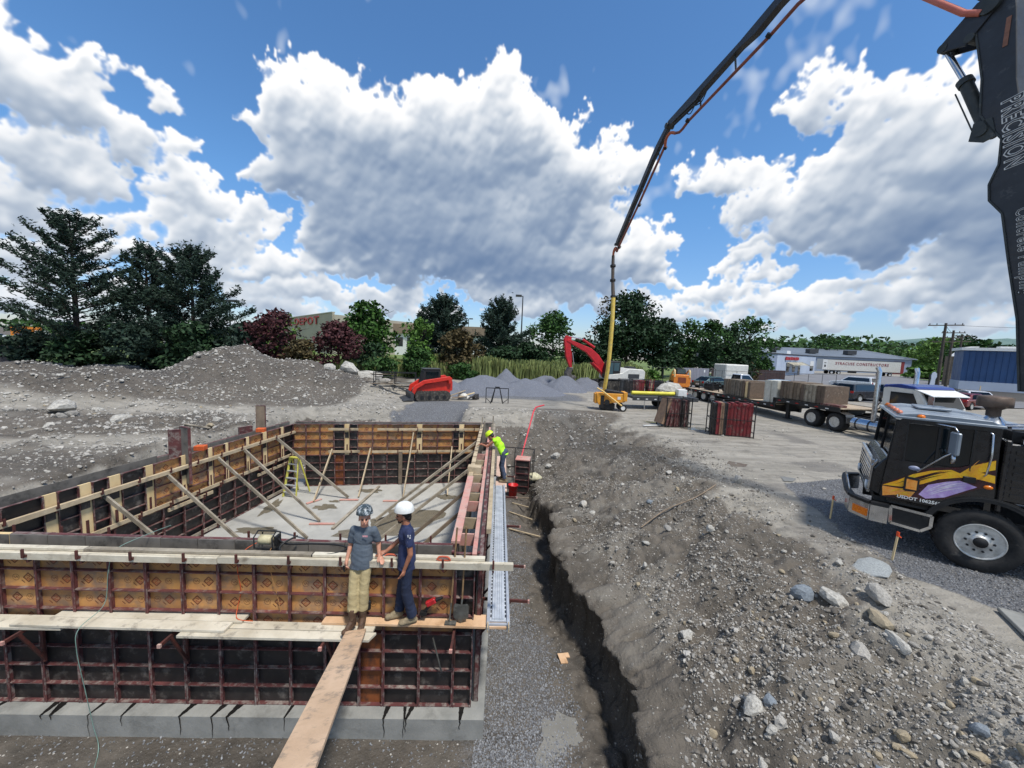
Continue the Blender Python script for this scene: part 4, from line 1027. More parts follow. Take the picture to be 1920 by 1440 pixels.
def smooth_pts(p, n=6):
    p = [Vector(q) for q in p]; out = []
    for i in range(len(p)-1):
        p0, p1, p2, p3 = p[max(i-1, 0)], p[i], p[i+1], p[min(i+2, len(p)-1)]
        for k in range(n):
            t = k/n; out.append(.5*((2*p1)+(p2-p0)*t+(2*p0-5*p1+4*p2-p3)*t*t+(3*p1-p0-3*p2+p3)*t**3))
    return out+[p[-1]]
b.tube(smooth_pts(pts), .014, 7); b.build('hose', M_BLK, o)
def cord(name, pts, r, m, label, cat):
    c = Vector(pts[0]); b = MB(); b.tube(smooth_pts([Vector(p)-c for p in pts], 8), r, 6); return tag(b.build(name, m, None, c), label, cat)
cord('extension_cord', [(-3.85, 5.68, 2.86), (-3.95, 5.55, 2.80), (-4.0, 5.46, 2.6), (-3.98, 5.49, 2.2), (-4.02, 5.47, 1.95), (-3.95, 5.36, 1.84), (-3.7, 5.33, 1.835)], .006, mat('cord_orange', (214, 92, 44), .6), 'thin orange cord looping down from the vibrator to the planks', 'cord')
cord('extension_cord', [(-3.60, 5.68, 2.82), (-3.55, 5.50, 2.78), (-3.50, 5.47, 2.5), (-3.42, 5.49, 2.1), (-3.38, 5.50, 1.84)], .005, mat('cord_tan', (186, 136, 84), .6), 'second cord, tan, hanging down the yellow panels right of the orange one', 'cord')
cord('garden_hose', [(-5.6, 6.15, 2.84), (-5.65, 5.72, 2.87), (-5.78, 5.42, 2.80), (-5.84, 5.36, 2.5), (-5.90, 5.33, 2.0), (-5.93, 5.02, 1.86), (-5.92, 4.96, 1.6), (-5.88, 5.0, .9), (-5.84, 5.03, .35), (-5.7, 4.95, .03), (-5.3, 4.4, .02)], .0048, mat('hose_green', (128, 158, 146), .5), 'pale green rope hanging over the near form and planks to the ground', 'rope')
for x, lab in ((-1.72, 'orange handle tool lying on the near waler between the two workers'), (-.92, 'reddish curved handle lying on the waler near the shovel')):
    b = MB(); b.tube(smooth_pts([(-.1, 0, 0), (-.06, 0, .05), (.06, 0, .05), (.1, 0, 0)], 5), .014, 7); b.box((0, 0, .0), (.16, .03, .012))
    tag(b.build('float_handle', mat('handle_orange', (198, 96, 66), .6), None, (x, 5.52, 2.80)), lab, 'tool')
b = MB(); b.tube([(0, 0, 0), (.14, .0, -.55)], .013, 8); tag(b.build('steel_bar', M_MET, None, (-1.05, 5.50, 1.55)), 'steel bar hanging below the new plank in front of a black panel', 'bar')

# yellow step ladder in the far left corner
M_YEL = mat('ladder_yellow', (206, 202, 96), .5, c2=(180, 172, 70), sc=8)
o = empty('step_ladder', (-7.72, 13.5, .36), R(-12), 'yellow fibreglass step ladder on the slab in the far left corner', 'ladder')
for sx in (-1, 1):
    b = MB(); b.beam((sx*.27, -.25, 0), (sx*.17, .0, 1.38), .03, .07); b.build('front_rail', M_YEL, o)
    b = MB(); b.beam((sx*.25, .45, 0), (sx*.16, .06, 1.34), .025, .05); b.build('rear_rail', M_YEL, o)
for k in range(5):
    f = (k+.7)/5.6; w = .27-.10*f; b = MB(); b.box((0, -.25+.25*f, 1.38*f), (2*w, .09, .025)); b.build('tread', M_ALUP, o)
b = MB(); b.box((0, .03, 1.38), (.38, .16, .04)); b.build('top_cap', M_YEL, o)

# things in the trench on the right of the walls
o = empty('form_stack', (.62, 15.9, float(ground_z(.62, 15.9))), R(-8), 'short upright stack of black form panels with a red top in the trench', 'panel stack')
b = MB(); b.box2((-.30, -.28, 0), (.30, .28, 1.42)); b.build('panel', M_PLY_D, o)
b = MB()
for k in range(6): b.box2((-.29, -.315, .02+k*.275), (.29, -.281, .045+k*.275))
for x in (-.30, .27): b.box2((x, -.32, 0), (x+.03, -.281, 1.42))
b.build('rib', M_STEEL, o)
b = MB(); b.box2((-.31, -.32, 1.421), (.31, .29, 1.45)); b.build('top_plate', M_PINK, o)
b = MB()
for x, y in ((-.42, .4), (.42, .4), (.42, -.3)): b.beam((x, y, 0), (x, y, 1.75), .03, .03)
b.beam((-.85, .4, 1.75), (.42, .4, 1.75), .03, .03); b.beam((.42, -.3, 1.75), (.42, .4, 1.75), .03, .03); b.beam((-.85, .4, 0), (-.85, .4, 1.75), .03, .03); b.beam((-.85, .4, .9), (-.42, .4, .9), .03, .03)
b.build('rack_frame', M_BLK, o)
M_REDP = mat('plastic_red', (206, 34, 34), .4, c2=(176, 24, 26), sc=9)
def bucket(loc, label, m, s=1):
    o = empty('bucket', loc, 0, label, 'bucket'); b = MB(); b.lathe([(0, .01), (.125*s, .0), (.155*s, .36*s), (.165*s, .36*s), (.165*s, .38*s), (.145*s, .38*s), (.118*s, .03), (0, .03)], 20); b.build('pail', m, o)
    b = MB(); b.tube(smooth_pts([(-.16*s, 0, .34*s), (-.13*s, -.1*s, .24*s), (0, -.16*s, .18*s), (.13*s, -.1*s, .24*s), (.16*s, 0, .34*s)]), .004, 5); b.build('bail', M_BLK, o); return o
bucket((.22, 15.2, float(ground_z(.22, 15.2))), 'bright red plastic bucket in the trench beside the walkway', M_REDP, 1.25)
b = MB(); r = np.random.RandomState(3); b.lathe([(0, 0), (.24, .02), (.28, .12), (.2, .24), (.1, .28), (0, .29)], 14)
ob = b.build('sack', mat('sack_cream', (206, 200, 168), .9, c2=(170, 164, 134), sc=9), None, (1.08, 15.8, float(ground_z(1.08, 15.8)))); tag(ob, 'cream sack slumped beside the black panel stack', 'sack')
for v in ob.data.vertices: v.co.x *= 1.2+.2*math.sin(v.co.z*20); v.co.y += .03*math.sin(v.co.x*18)
for i, (a, b_, lab) in enumerate([((.2, 14.3, .07), (1.3, 13.6, .1), 'farthest loose stake lying in the trench by the walkway'), ((.1, 13.5, .06), (.9, 12.9, .08), 'loose stake lying in the trench, second from the far end'), ((.1, 12.2, .06), (1.1, 11.7, .08), 'pale loose stake lying in the trench nearest the walkway middle'), ((.15, 14.9, .06), (.9, 14.8, .08), 'short dark stake beside the red bucket')]):
    board(a, b_, .05, .03, lab, 'stake', 'stakes lying in the trench', M_WOOD if i != 3 else M_WOODD, 'stake')
b = MB(); b.tube([(0, 0, 0), (.62, 1.9, 2.05), (.75, 2.3, 2.2), (1.2, 2.9, 2.24)], .035, 8); tag(b.build('red_pipe', mat('pipe_red', (214, 64, 74), .45, c2=(190, 44, 54), sc=6), None, (.48, 16.6, .9)), 'bright red hose pipe running from the panel stack up the bank', 'pipe')
b = MB(); b.prism([(-.08, 0), (.06, 0), (.06, .02), (-.08, .02)], -.12, .12); b.box((.1, .07, .01), (.09, .11, .02)); tag(b.build('plywood_scrap', M_NEWP, None, (1.22, 6.95, float(ground_z(1.22, 6.95))+.02), (0, .05, .2)), 'small tan scrap of plywood lying on the trench floor', 'scrap')
# puddles of grey slurry
M_PUD = mat('slurry_water', (132, 128, 118), .07, c2=(118, 114, 104), sc=2)
def puddle(cx, cy, rx, ry, z, seed, rz=0, m=None, nm='puddle', label=None):
    return tag(stain(blobpts(cx, cy, rx, ry, seed, j=.3, rz=rz), z, None, m or M_PUD, nm), kind='structure')
puddle(.98, 5.25, .42, .62, float(np.mean(ground_z(np.linspace(.7, 1.25, 9), np.linspace(4.9, 5.6, 9))))+.004, 2)
puddle(.55, 4.55, .5, .3, float(np.mean(ground_z(np.linspace(.2, .9, 9), np.linspace(4.4, 4.7, 9))))+.004, 5)

# ---------------------------------------------------------------- people
def fuse(name, prims, voxel, mats, parent, smooth=2, wrinkle=0, wscale=14, seed=0, zpaint=None):
    """melt overlapping limbs and joints into one continuous surface"""
    b = MB()
    for p in prims:
        k = p[0]
        if k == 'cap' or k == 'tube':
            a, c, ra, rc = Vector(p[1]), Vector(p[2]), p[3], p[4]
            b.tube([a, a.lerp(c, .33), a.lerp(c, .66), c], [ra, ra*.67+rc*.33, ra*.33+rc*.67, rc], 12)
            if k == 'cap':
                for q, r in ((a, ra), (c, rc)):
                    b.lathe([(r*math.sin(R(t)), -r*math.cos(R(t))) for t in range(0, 181, 22)], 12, M=Matrix.Translation(q))
        elif k == 'etube':
            a, c, ra, rc = Vector(p[1]), Vector(p[2]), p[3], p[4]; vs = []; nn = 20
            for q in range(5):
                t = q/4; cc = a.lerp(c, t)
                for u in range(nn): an = 2*math.pi*u/nn; vs.append(cc+Vector(((ra[0]*(1-t)+rc[0]*t)*math.cos(an), (ra[1]*(1-t)+rc[1]*t)*math.sin(an), 0)))
            b.add(vs, [(q*nn+u, q*nn+(u+1) % nn, (q+1)*nn+(u+1) % nn, (q+1)*nn+u) for q in range(4) for u in range(nn)]+[tuple(reversed(range(nn))), tuple(range(4*nn, 5*nn))])
        elif k == 'ell':
            c, r = p[1], p[2]; M_ = Matrix.Translation(c) @ (Euler(p[3]).to_matrix().to_4x4() if len(p) > 3 else Matrix()) @ Matrix.Diagonal((*r, 1))
            b.lathe([(max(math.sin(R(t)), 1e-3), -math.cos(R(t))) for t in range(0, 181, 15)], 20, M=M_)
    me = b.mesh(name, mats)
    o = bpy.data.objects.new(name, me); COL.objects.link(o)
    m = o.modifiers.new('r', 'REMESH'); m.mode = 'VOXEL'; m.voxel_size = voxel; m.use_smooth_shade = True
    if smooth: s = o.modifiers.new('s', 'SMOOTH'); s.factor = .5; s.iterations = smooth
    dg = bpy.context.evaluated_depsgraph_get(); dg.update()
    me2 = bpy.data.meshes.new_from_object(o.evaluated_get(dg)); bpy.data.objects.remove(o); me2.name = name
    me2.materials.clear()
    for q in mats: me2.materials.append(q)
    n = len(me2.vertices); co = np.empty(n*3, np.float32); me2.vertices.foreach_get('co', co); co = co.reshape(-1, 3)
    if wrinkle:
        nr = np.empty(n*3, np.float32); me2.vertices.foreach_get('normal', nr); nr = nr.reshape(-1, 3)
        w = (np.abs(fbm(co[:, 0]*wscale*.6+co[:, 2]*wscale*1.3+seed, co[:, 1]*wscale*.8-co[:, 2]*wscale*.7, seed, 3))-.14)*2
        co = co+nr*(-w*wrinkle)[:, None]; me2.vertices.foreach_set('co', co.ravel())
    me2.polygons.foreach_set('use_smooth', np.ones(len(me2.polygons), bool))
    mi = np.zeros(len(me2.polygons), np.int32); me2.polygons.foreach_set('material_index', mi)
    if zpaint:
        cs = np.array([p.center[:] for p in me2.polygons]); me2.polygons.foreach_set('material_index', zpaint(cs).astype(np.int32))
    me2.update(); return link(name, me2, parent)
def skin(name, c): return mat(name, c, .5, c2=tuple(int(v*.86) for v in c), sc=14, spec=.4)
M_BOOT = mat('boot_leather', (92, 68, 50), .7, c2=(66, 48, 36), sc=14, dirt=(132, 116, 96), dsc=12, dth=.56, bump=.3, bsc=70)
M_BOOT2 = mat('boot_suede', (150, 134, 106), .85, c2=(118, 104, 82), sc=14, bump=.3)
M_SOLE = mat('boot_sole', (44, 38, 34), .8)
def hand_prims(w, d, side, curl=.5, palm_n=(0, -1, 0)):
    """palm and five bent fingers; w wrist, d pointing direction, palm_n normal of the palm side"""
    w = Vector(w); d = Vector(d).normalized(); n = Vector(palm_n); n = (n-d*n.dot(d)).normalized(); s = d.cross(n)*side
    P = [('cap', w, w+d*.03, .026, .028), ('ell', w+d*.055, (.04, .04, .026), tuple(Matrix((s, d, n)).transposed().to_euler()))]
    for i, (off, L) in enumerate(((-.028, .068), (-.010, .078), (.010, .073), (.028, .058))):
        a = w+d*.085+s*off; m = a+d*L*.5+n*L*curl*.35; e = m+(d*math.cos(curl*1.6)+n*math.sin(curl*1.6))*L*.5
        P += [('cap', a-d*.02, m, .0095, .009), ('cap', m, e, .009, .0075)]
    t0 = w+d*.03-s*.03; t1 = t0+d*.035-s*.022+n*.012; P += [('cap', t0, t1, .012, .0105), ('cap', t1, t1+d*.032+n*.008, .0105, .0085)]
    return P
def person(loc, rz, label, J, look, C, tall=1.0):
    """J: joints (pelvis, chest, neck, head, shoulder/elbow/wrist L R, hip/knee/ankle L R); look: head turn (rx, ry, rz)"""
    o = empty('person', loc, rz, label, 'person'); o.scale = (tall,)*3
    V = {k: Vector(v) for k, v in J.items() if isinstance(v, tuple)}
    P = []
    for s in 'LR':
        P += [('cap', V['sh'+s], V['el'+s], .046, .038), ('cap', V['el'+s], V['wr'+s], .038, .025), ('cap', V['hip'+s], V['kn'+s], .074, .05), ('cap', V['kn'+s], V['an'+s], .048, .036), ('cap', V['chest'], V['sh'+s], .07, .046)]
        P += hand_prims(V['wr'+s], J['hd'+s], 1 if s == 'L' else -1, J.get('curl'+s, .5), J.get('pn'+s, (0, -1, 0)))
    P += [('cap', V['pelvis'], V['chest'], .085, .085), ('cap', V['chest'], V['neck'], .07, .058), ('cap', V['neck'], V['head']+Vector((0, 0, -.03)), .057, .054)]
    H = Matrix.Translation(V['head']) @ Euler(look).to_matrix().to_4x4()
    def hp(x, y, z): return tuple(H @ Vector((x, y, z)))
    rot = tuple(look)
    P += [('ell', hp(0, .012, .035), (.076, .094, .09), rot), ('ell', hp(0, -.022, -.035), (.058, .066, .072), rot), ('ell', hp(0, -.062, -.088), (.024, .022, .018), rot),
          ('cap', hp(0, -.082, .012), hp(0, -.104, -.022), .009, .0145), ('ell', hp(0, -.083, -.058), (.024, .012, .009), rot), ('ell', hp(0, -.074, .026), (.05, .018, .012), rot),
          ('ell', hp(.076, .01, -.012), (.009, .018, .030), rot), ('ell', hp(-.076, .01, -.012), (.009, .018, .030), rot), ('ell', hp(.036, -.062, -.02), (.02, .016, .018), rot), ('ell', hp(-.036, -.062, -.02), (.02, .016, .018), rot)]
    body = fuse('body', P, .0075, [C['skin']], o, 1)
    # eyes, brows, hair, beard
    for sx in (-1, 1):
        b = MB(); b.lathe([(max(.010*math.sin(R(t)), 1e-4), -.0075*math.cos(R(t))) for t in range(0, 181, 30)], 10, M=H @ Matrix.Translation((sx*.029, -.0815, .005))); b.build('eye', C.get('eye', M_BLK), o)
        b = MB(); b.tube([H @ Vector((sx*.014, -.094, .021)), H @ Vector((sx*.03, -.095, .025)), H @ Vector((sx*.047, -.083, .02))], .0045, 6); b.build('eyebrow', C['hair'], o)
    b = MB(); b.tube([H @ Vector((-.02, -.093, -.058)), H @ Vector((0, -.097, -.060)), H @ Vector((.02, -.093, -.058))], .0035, 6); b.build('mouth', mat('lips', (138, 78, 70), .6), o)
    hp_ = [('ell', hp(0, .028, .03), (.083, .088, .078), rot), ('ell', hp(0, .062, -.02), (.066, .05, .055), rot)]
    if C.get('longhair'): hp_ += [('cap', hp(0, .075, -.03), hp(.0, .08, -.075), .04, .022)]
    fuse('hair', hp_, .009, [C['hair']], o, 1, .004, 60, 3)
    if C.get('beard'):
        fuse('beard', [('ell', hp(0, -.058, -.088), (.034, .034, .026), rot), ('cap', hp(.05, -.02, -.06), hp(.02, -.062, -.09), .012, .014), ('cap', hp(-.05, -.02, -.06), hp(-.02, -.062, -.09), .012, .014), ('cap', hp(-.024, -.09, -.047), hp(.024, -.09, -.047), .006, .006)], .006, [C['hair']], o, 1)
    # helmet
    he = link('hard_hat', MB().lathe([(.122, 0), (.122, .012), (.118, .035), (.108, .075), (.086, .108), (.052, .130), (.0, .138)], 26).mesh('hard_hat', [C['hat']]), o)
    he.matrix_local = H @ Matrix.Translation((0, .016, .066)) @ Matrix.Rotation(R(-6), 4, 'X') @ Matrix.Diagonal((.97, 1.16, 1, 1))
    b = MB(); br = .026 if C.get('fullbrim') else .004
    b.lathe([(.118, .002), (.122+br, -.004), (.122+br, .001), (.120, .010)], 30)
    if not C.get('fullbrim'):
        pts = []
        V_ = []; 
        for k in range(9):
            a = R(-150+k*15); rr_ = .122; ex = .055*math.sin(R(k*22.5)); V_ += [(rr_*math.cos(a), rr_*math.sin(a), .004), ((rr_)*math.cos(a), (rr_)*math.sin(a)-ex, -.006)]
        b.add(V_, [(2*k, 2*k+1, 2*k+3, 2*k+2) for k in range(8)]+[], 0); b.add([(x, y, z-.004) for x, y, z in V_], [(2*k+2, 2*k+3, 2*k+1, 2*k) for k in range(8)])
    for k in (-1, 0, 1): b.tube([(k*.028, -.10, .06), (k*.028, -.055, .118-abs(k)*.004), (k*.028, 0, .136-abs(k)*.006), (k*.028, .055, .118-abs(k)*.004), (k*.028, .10, .06)], .005, 6)
    bo = b.build('brim', [C['hat']], o); bo.matrix_local = he.matrix_local.copy()
    # shirt
    S = [('etube', V['pelvis']+Vector((0, 0, J.get('hem', -.10))), V['pelvis'].lerp(V['chest'], .55), (.178, .142), (.146, .116)), ('ell', V['pelvis'].lerp(V['chest'], .5), (.143, .112, .17)), ('ell', V['chest'], (.150, .118, .160), J.get('trot', (0, 0, 0))), ('cap', V['chest'], V['neck']-Vector((0, 0, .02)), .12, .068)]
    for s in 'LR':
        S += [('cap', V['chest'].lerp(V['sh'+s], .45)+Vector((0, 0, .02)), V['sh'+s], .080, .057)]
        if not C.get('sleeveless'): S += [('tube', V['sh'+s], V['sh'+s].lerp(V['el'+s], C.get('sleeve', .78)), .056, .062)]
    sh = fuse('shirt', S, .010, [C['shirt']], o, 4, .0075, 7, 5)
    # trousers
    T = [('ell', V['pelvis'], (.148, .118, .12)), ('cap', V['hipL'], V['hipR'], .088, .088)]
    for s in 'LR': T += [('cap', V['hip'+s], V['kn'+s], .092, .072), ('tube', V['kn'+s], V['an'+s].lerp(V['kn'+s], C.get('cuff', .22)), .076, .076), ('cap', V['kn'+s], V['kn'+s].lerp(V['an'+s], .5), .076, .068)]
    fuse('trousers', T, .010, [C['trousers']], o, 3, .008, 8, 9)
    for s in 'LR':
        a = V['an'+s]; f = Vector(J.get('ft'+s, (0, -1, 0))).normalized()
        up = Vector((0, 0, 1)); 
        B = [('cap', a+Vector((0, 0, C.get('shaft', .16))), a, .056, .052), ('cap', a+f*.01+Vector((0, 0, -.045)), a+f*.13+Vector((0, 0, -.055)), .047, .044), ('ell', a+f*.155+Vector((0, 0, -.052)), (.05, .05, .042)), ('cap', a-f*.03+Vector((0, 0, -.045)), a+Vector((0, 0, -.04)), .042, .046), ('cap', a+f*.05+Vector((0, 0, -.005)), a+f*.10+Vector((0, 0, -.03)), .04, .038)]
        fuse('boot', B, .0085, [C['boot'], M_SOLE], o, 1, .003, 40, 2, zpaint=lambda cs: (cs[:, 2] < a.z-.078))
    return o, body, sh, H
# young worker in grey T-shirt facing the camera
M_TG = mat('tshirt_grey', (92, 102, 112), .9, c2=(78, 88, 99), sc=4, bump=.15, bsc=60); M_KH = mat('khaki', (184, 168, 126), .9, c2=(158, 142, 104), sc=5, dirt=(136, 122, 92), dsc=7, dth=.58, bump=.2, bsc=70)
M_TN = mat('tshirt_navy', (40, 50, 86), .9, c2=(32, 40, 70), sc=4, bump=.15, bsc=60); M_JN = mat('jeans_dark', (36, 46, 70), .9, c2=(26, 33, 52), sc=5, dirt=(70, 78, 96), dsc=8, dth=.62, bump=.2, bsc=80)
M_JN3 = mat('jeans_mid', (74, 84, 104), .9, c2=(56, 64, 82), sc=6, bump=.2); M_LIME = mat('vest_lime', (184, 246, 40), .7, c2=(160, 226, 30), sc=6)
M_HATL = mat('hat_lime', (206, 236, 30), .35, c2=(190, 220, 24), sc=9); M_HATW = mat('hat_white', (232, 232, 228), .3, c2=(212, 212, 206), sc=9)
M_HATC = mat('hat_stickers', (34, 42, 46), .4, c2=(70, 84, 90), sc=20, dirt=(196, 202, 204), dsc=22, dth=.50)
M_HAIR = mat('hair_dark', (34, 26, 22), .6, c2=(22, 17, 15), sc=40)
J1 = dict(pelvis=(.0, .15, .97), chest=(.03, .17, 1.30), neck=(.05, .14, 1.475), head=(.065, .105, 1.615), shL=(.185, .155, 1.42), shR=(-.125, .175, 1.405), elL=(.232, .225, 1.18), elR=(-.180, .21, 1.15), wrL=(.262, .17, 1.015), wrR=(-.195, .11, .97),
          hdL=(.45, -.5, -.25), hdR=(.1, -.55, -.5), curlL=.25, curlR=.75, pnL=(0, 0, -1), pnR=(1, 0, 0), hipL=(.075, .15, .92), hipR=(-.075, .15, .92), knL=(.075, .06, .50), knR=(-.065, .02, .50), anL=(.072, .035, .095), anR=(-.052, -.045, .095), ftL=(.18, -1, 0), ftR=(-.3, -1, 0), hem=-.12)
pm, _, sh1, H1 = person((-2.15, 5.33, 1.83), 0, 'young worker in grey T-shirt, khaki trousers and stickered dark hard hat, facing the camera', J1, (R(-4), R(0), R(20)),
    dict(skin=skin('skin_a', (206, 150, 124)), hair=M_HAIR, hat=M_HATC, shirt=M_TG, trousers=M_KH, boot=M_BOOT, shaft=.17, cuff=.34, sleeve=.8), 1.0)
lg = MB(); lg.box((.10, .0, 1.375), (.075, .004, .022)); lgo = lg.build('chest_print', mat('print_pale', (226, 186, 190), .8, c2=(196, 90, 100), sc=120), pm)
lgo.location = (0, .036, 0)
b = MB(); b.box((0, 0, 0), (.03, .012, .06)); b.tube([(0, 0, -.03), (.01, 0, -.06)], .01, 6); ob = b.build('phone', M_BLK, pm, (-.195, .0, .90))
# bearded worker in navy T-shirt, side on
J2 = dict(pelvis=(0, .0, .97), chest=(.0, -.01, 1.31), neck=(.0, -.02, 1.48), head=(.0, -.055, 1.615), shL=(.165, .02, 1.42), shR=(-.165, -.02, 1.42), elL=(.215, .05, 1.13), elR=(-.20, -.10, 1.16), wrL=(.20, -.03, .90), wrR=(-.13, -.30, 1.02),
          hdL=(-.0, -.25, -1), hdR=(.1, -1, -.15), curlL=.7, curlR=.35, pnL=(-.5, -1, 0), pnR=(0, 0, -1), hipL=(.09, .0, .92), hipR=(-.09, -.01, .92), knL=(.095, .0, .50), knR=(-.10, -.06, .50), anL=(.09, .10, .095), anR=(-.07, -.10, .095), ftL=(.12, -1, 0), ftR=(.15, -1, 0), hem=-.13)
p2, _, sh2, H2 = person((-1.47, 5.50, 1.83), R(-76), 'bearded worker in navy T-shirt, dark jeans and white hard hat, standing side on', J2, (R(6), 0, R(-4)),
    dict(skin=skin('skin_b', (168, 112, 86)), hair=M_HAIR, hat=M_HATW, shirt=M_TN, trousers=M_JN, boot=M_BOOT2, shaft=.07, cuff=.06, sleeve=.62, beard=1, longhair=1, fullbrim=1), 1.03)
b = MB(); r = random.Random(2)
for k in range(9):
    a = r.uniform(-.5, .5); z = r.uniform(1.22, 1.42); b.box((.225+r.uniform(-.004, .004), .02+.05*a, z), (.012, r.uniform(.012, .022), r.uniform(.010, .02)), rz=r.uniform(-.3, .3))
b.build('paint_spot', mat('spot_white', (214, 216, 220), .8), p2)
# third worker bending over the right wall
J3 = dict(pelvis=(0, .06, .93), chest=(.0, -.16, 1.22), neck=(.0, -.28, 1.33), head=(.0, -.38, 1.36), shL=(.17, -.22, 1.29), shR=(-.17, -.22, 1.29), elL=(.22, -.42, 1.10), elR=(-.2, -.42, 1.10), wrL=(.17, -.62, 1.14), wrR=(-.12, -.64, 1.10),
          hdL=(-.2, -1, -.2), hdR=(.1, -1, -.3), curlL=.5, curlR=.6, pnL=(0, 0, -1), pnR=(0, 0, -1), hipL=(.09, .06, .90), hipR=(-.09, .06, .90), knL=(.11, .04, .48), knR=(-.10, -.04, .48), anL=(.12, .17, .095), anR=(-.10, .04, .095), ftL=(.1, -1, 0), ftR=(-.1, -1, 0), hem=-.06)
p3_, _, sh3, H3 = person((-.22, 11.85, 1.80), R(-104), 'worker in lime green sleeveless shirt and lime hard hat bending over the right wall', J3, (R(48), 0, R(0)),
    dict(skin=skin('skin_c', (176, 116, 90)), hair=M_HAIR, hat=M_HATL, shirt=M_LIME, trousers=M_JN3, boot=M_BOOT2, sleeveless=1, shaft=.1, cuff=.1), 1.02)

# ---------------------------------------------------------------- concrete pump truck
M_TB = mat('truck_black', (20, 20, 23), .28, c2=(30, 29, 31), sc=3, coat=.5, dirt=(70, 66, 60), dsc=2.2, dth=.66)
M_TR = mat('truck_roof_grey', (136, 146, 156), .35, .2, c2=(112, 122, 132), sc=2, coat=.3, dirt=(160, 164, 166), dsc=3, dth=.6)
M_CHR = mat('chrome', (212, 214, 216), .16, .95, c2=(176, 178, 182), sc=3)
M_WG = glass('window_glass', (16, 24, 28), .06)
M_TYRE = mat('tyre', (30, 30, 31), .85, c2=(44, 43, 42), sc=7, dirt=(88, 84, 78), dsc=5, dth=.6, bump=.2)
M_RIM = mat('wheel_alu', (206, 206, 202), .4, .5, c2=(170, 170, 166), sc=8, dirt=(128, 124, 116), dsc=9, dth=.58)
M_AMB = mat('amber_lens', (236, 132, 24), .25, c2=(210, 96, 16), sc=20)
M_REDL = mat('red_lens', (176, 28, 24), .25)
M_FY = mat('flame_yellow', (240, 196, 40), .3, c2=(236, 160, 28), sc=6, coat=.4); M_FO = mat('flame_orange', (236, 138, 40), .3, c2=(244, 178, 90), sc=8, coat=.4)
M_FL = mat('flame_lavender', (202, 182, 226), .3, c2=(168, 130, 196), sc=8, coat=.4); M_FM = mat('flame_maroon', (66, 20, 26), .3, c2=(44, 14, 20), sc=8, coat=.4)
M_WHITE = mat('paint_white', (226, 226, 222), .5, c2=(206, 206, 202), sc=6)
TM = Matrix.Translation((7.75, 7.6, YARD-.01)) @ Matrix.Rotation(math.atan2(-.616, .788), 4, 'Z')
truck = empty('pump_truck', TM.translation, math.atan2(-.616, .788), 'black concrete pump truck with yellow and purple flames on its cab, at the right edge', 'truck')
WDT = 2.35
def wheel_at(parent, x, y, z, R_, w, rimr, side=-1, rim=M_RIM, name='wheel', holes=10, hub=True, front=False):
    wmat = Matrix.Translation((x, y, z)) @ Matrix.Rotation(R(90)*(1 if side < 0 else -1), 4, 'X')
    prof = [(rimr*.98, -w*.5), (R_*.86, -w*.5), (R_*.97, -w*.42), (R_, -w*.3), (R_, w*.3), (R_*.97, w*.42), (R_*.86, w*.5), (rimr*1.02, w*.5), (rimr*.98, w*.38)]
    o = MB().lathe(prof, 40).build('wheel', M_TYRE, parent); o.matrix_local = wmat
    b = MB()
    n = 26
    for k in range(n):
        a = 2*math.pi*k/n
        for s in (-1, 1): b.box((R_*math.cos(a+s*.05)*1.0, R_*math.sin(a+s*.05)*1.0, s*w*.22), (.016, R_*.13, w*.28), rz=a)
    if R_ > .45: b.build('tread_block', M_TYRE, o)['kind'] = 'stuff'
    b = MB()
    if front: b.lathe([(rimr*1.0, w*.44), (rimr*.985, w*.50), (rimr*.93, w*.50), (rimr*.88, w*.40), (rimr*.60, w*.42), (rimr*.46, w*.47), (rimr*.36, w*.47), (rimr*.34, w*.56), (.001, w*.58)], 36)
    else: b.lathe([(rimr*1.0, w*.44), (rimr*.97, w*.50), (rimr*.90, w*.48), (rimr*.80, w*.1), (rimr*.55, -w*.02), (rimr*.42, w*.02), (rimr*.40, w*.3), (.001, w*.32)], 28)
    b.build('rim', rim, o)
    if front:
        b = MB()
        for k in range(10):
            a = 2*math.pi*(k+.5)/10; b.lathe([(.022, w*.415), (.001, w*.43)], 10, M=Matrix.Translation((rimr*.76*math.cos(a), rimr*.76*math.sin(a), 0)))
            b.lathe([(.021, w*.45), (.02, w*.50), (.001, w*.51)], 6, M=Matrix.Translation((rimr*.53*math.cos(a+.31), rimr*.53*math.sin(a+.31), 0)), smooth=False)
        b.lathe([(rimr*.30, w*.52), (rimr*.28, w*.60), (.001, w*.61)], 20)
        b.build('hub_bolts', M_BLK, o)
    return o
wheel_at(truck, 1.27, .20, .585, .585, .42, .335, -1, front=True)
wheel_at(truck, 1.27, WDT-.2, .585, .585, .42, .335, 1)
wheel_at(truck, 3.1, .20, .585, .585, .42, .335, -1, front=True)
# cab shell: side walls with a real window opening and a wheel arch
def arch(cx, cz, r, a0, a1, n=12): return [(cx+r*math.cos(R(a0+(a1-a0)*k/n)), cz+r*math.sin(R(a0+(a1-a0)*k/n))) for k in range(n+1)]
def cab_side(y0, y1, nm):
    b = MB(); m = 0
    b.prism([(-.02, 2.64), (.06, 2.72), (1.32, 2.72), (1.32, 2.64)], y0, y1)                 # header
    b.prism([(-.07, 1.88), (-.02, 2.64), (.15, 2.64), (.13, 1.88)], y0, y1)                  # A pillar
    b.prism([(1.0, 1.88), (1.0, 2.64), (1.32, 2.64), (1.34, 1.88)], y0, y1)                  # B pillar
    b.prism([(-.14, 1.1), (-.07, 1.88), (1.34, 1.88), (1.36, 1.36)]+[(x, z) for x, z in arch(1.30, .60, .80, 84, 150)]+[(.60, 1.07), (-.1, 1.07)], y0, y1)
    return b.build(nm, M_TB, truck, bevel=.012)
cab_side(0, .05, 'cab_side'); cab_side(WDT-.05, WDT, 'cab_side')
b = MB()
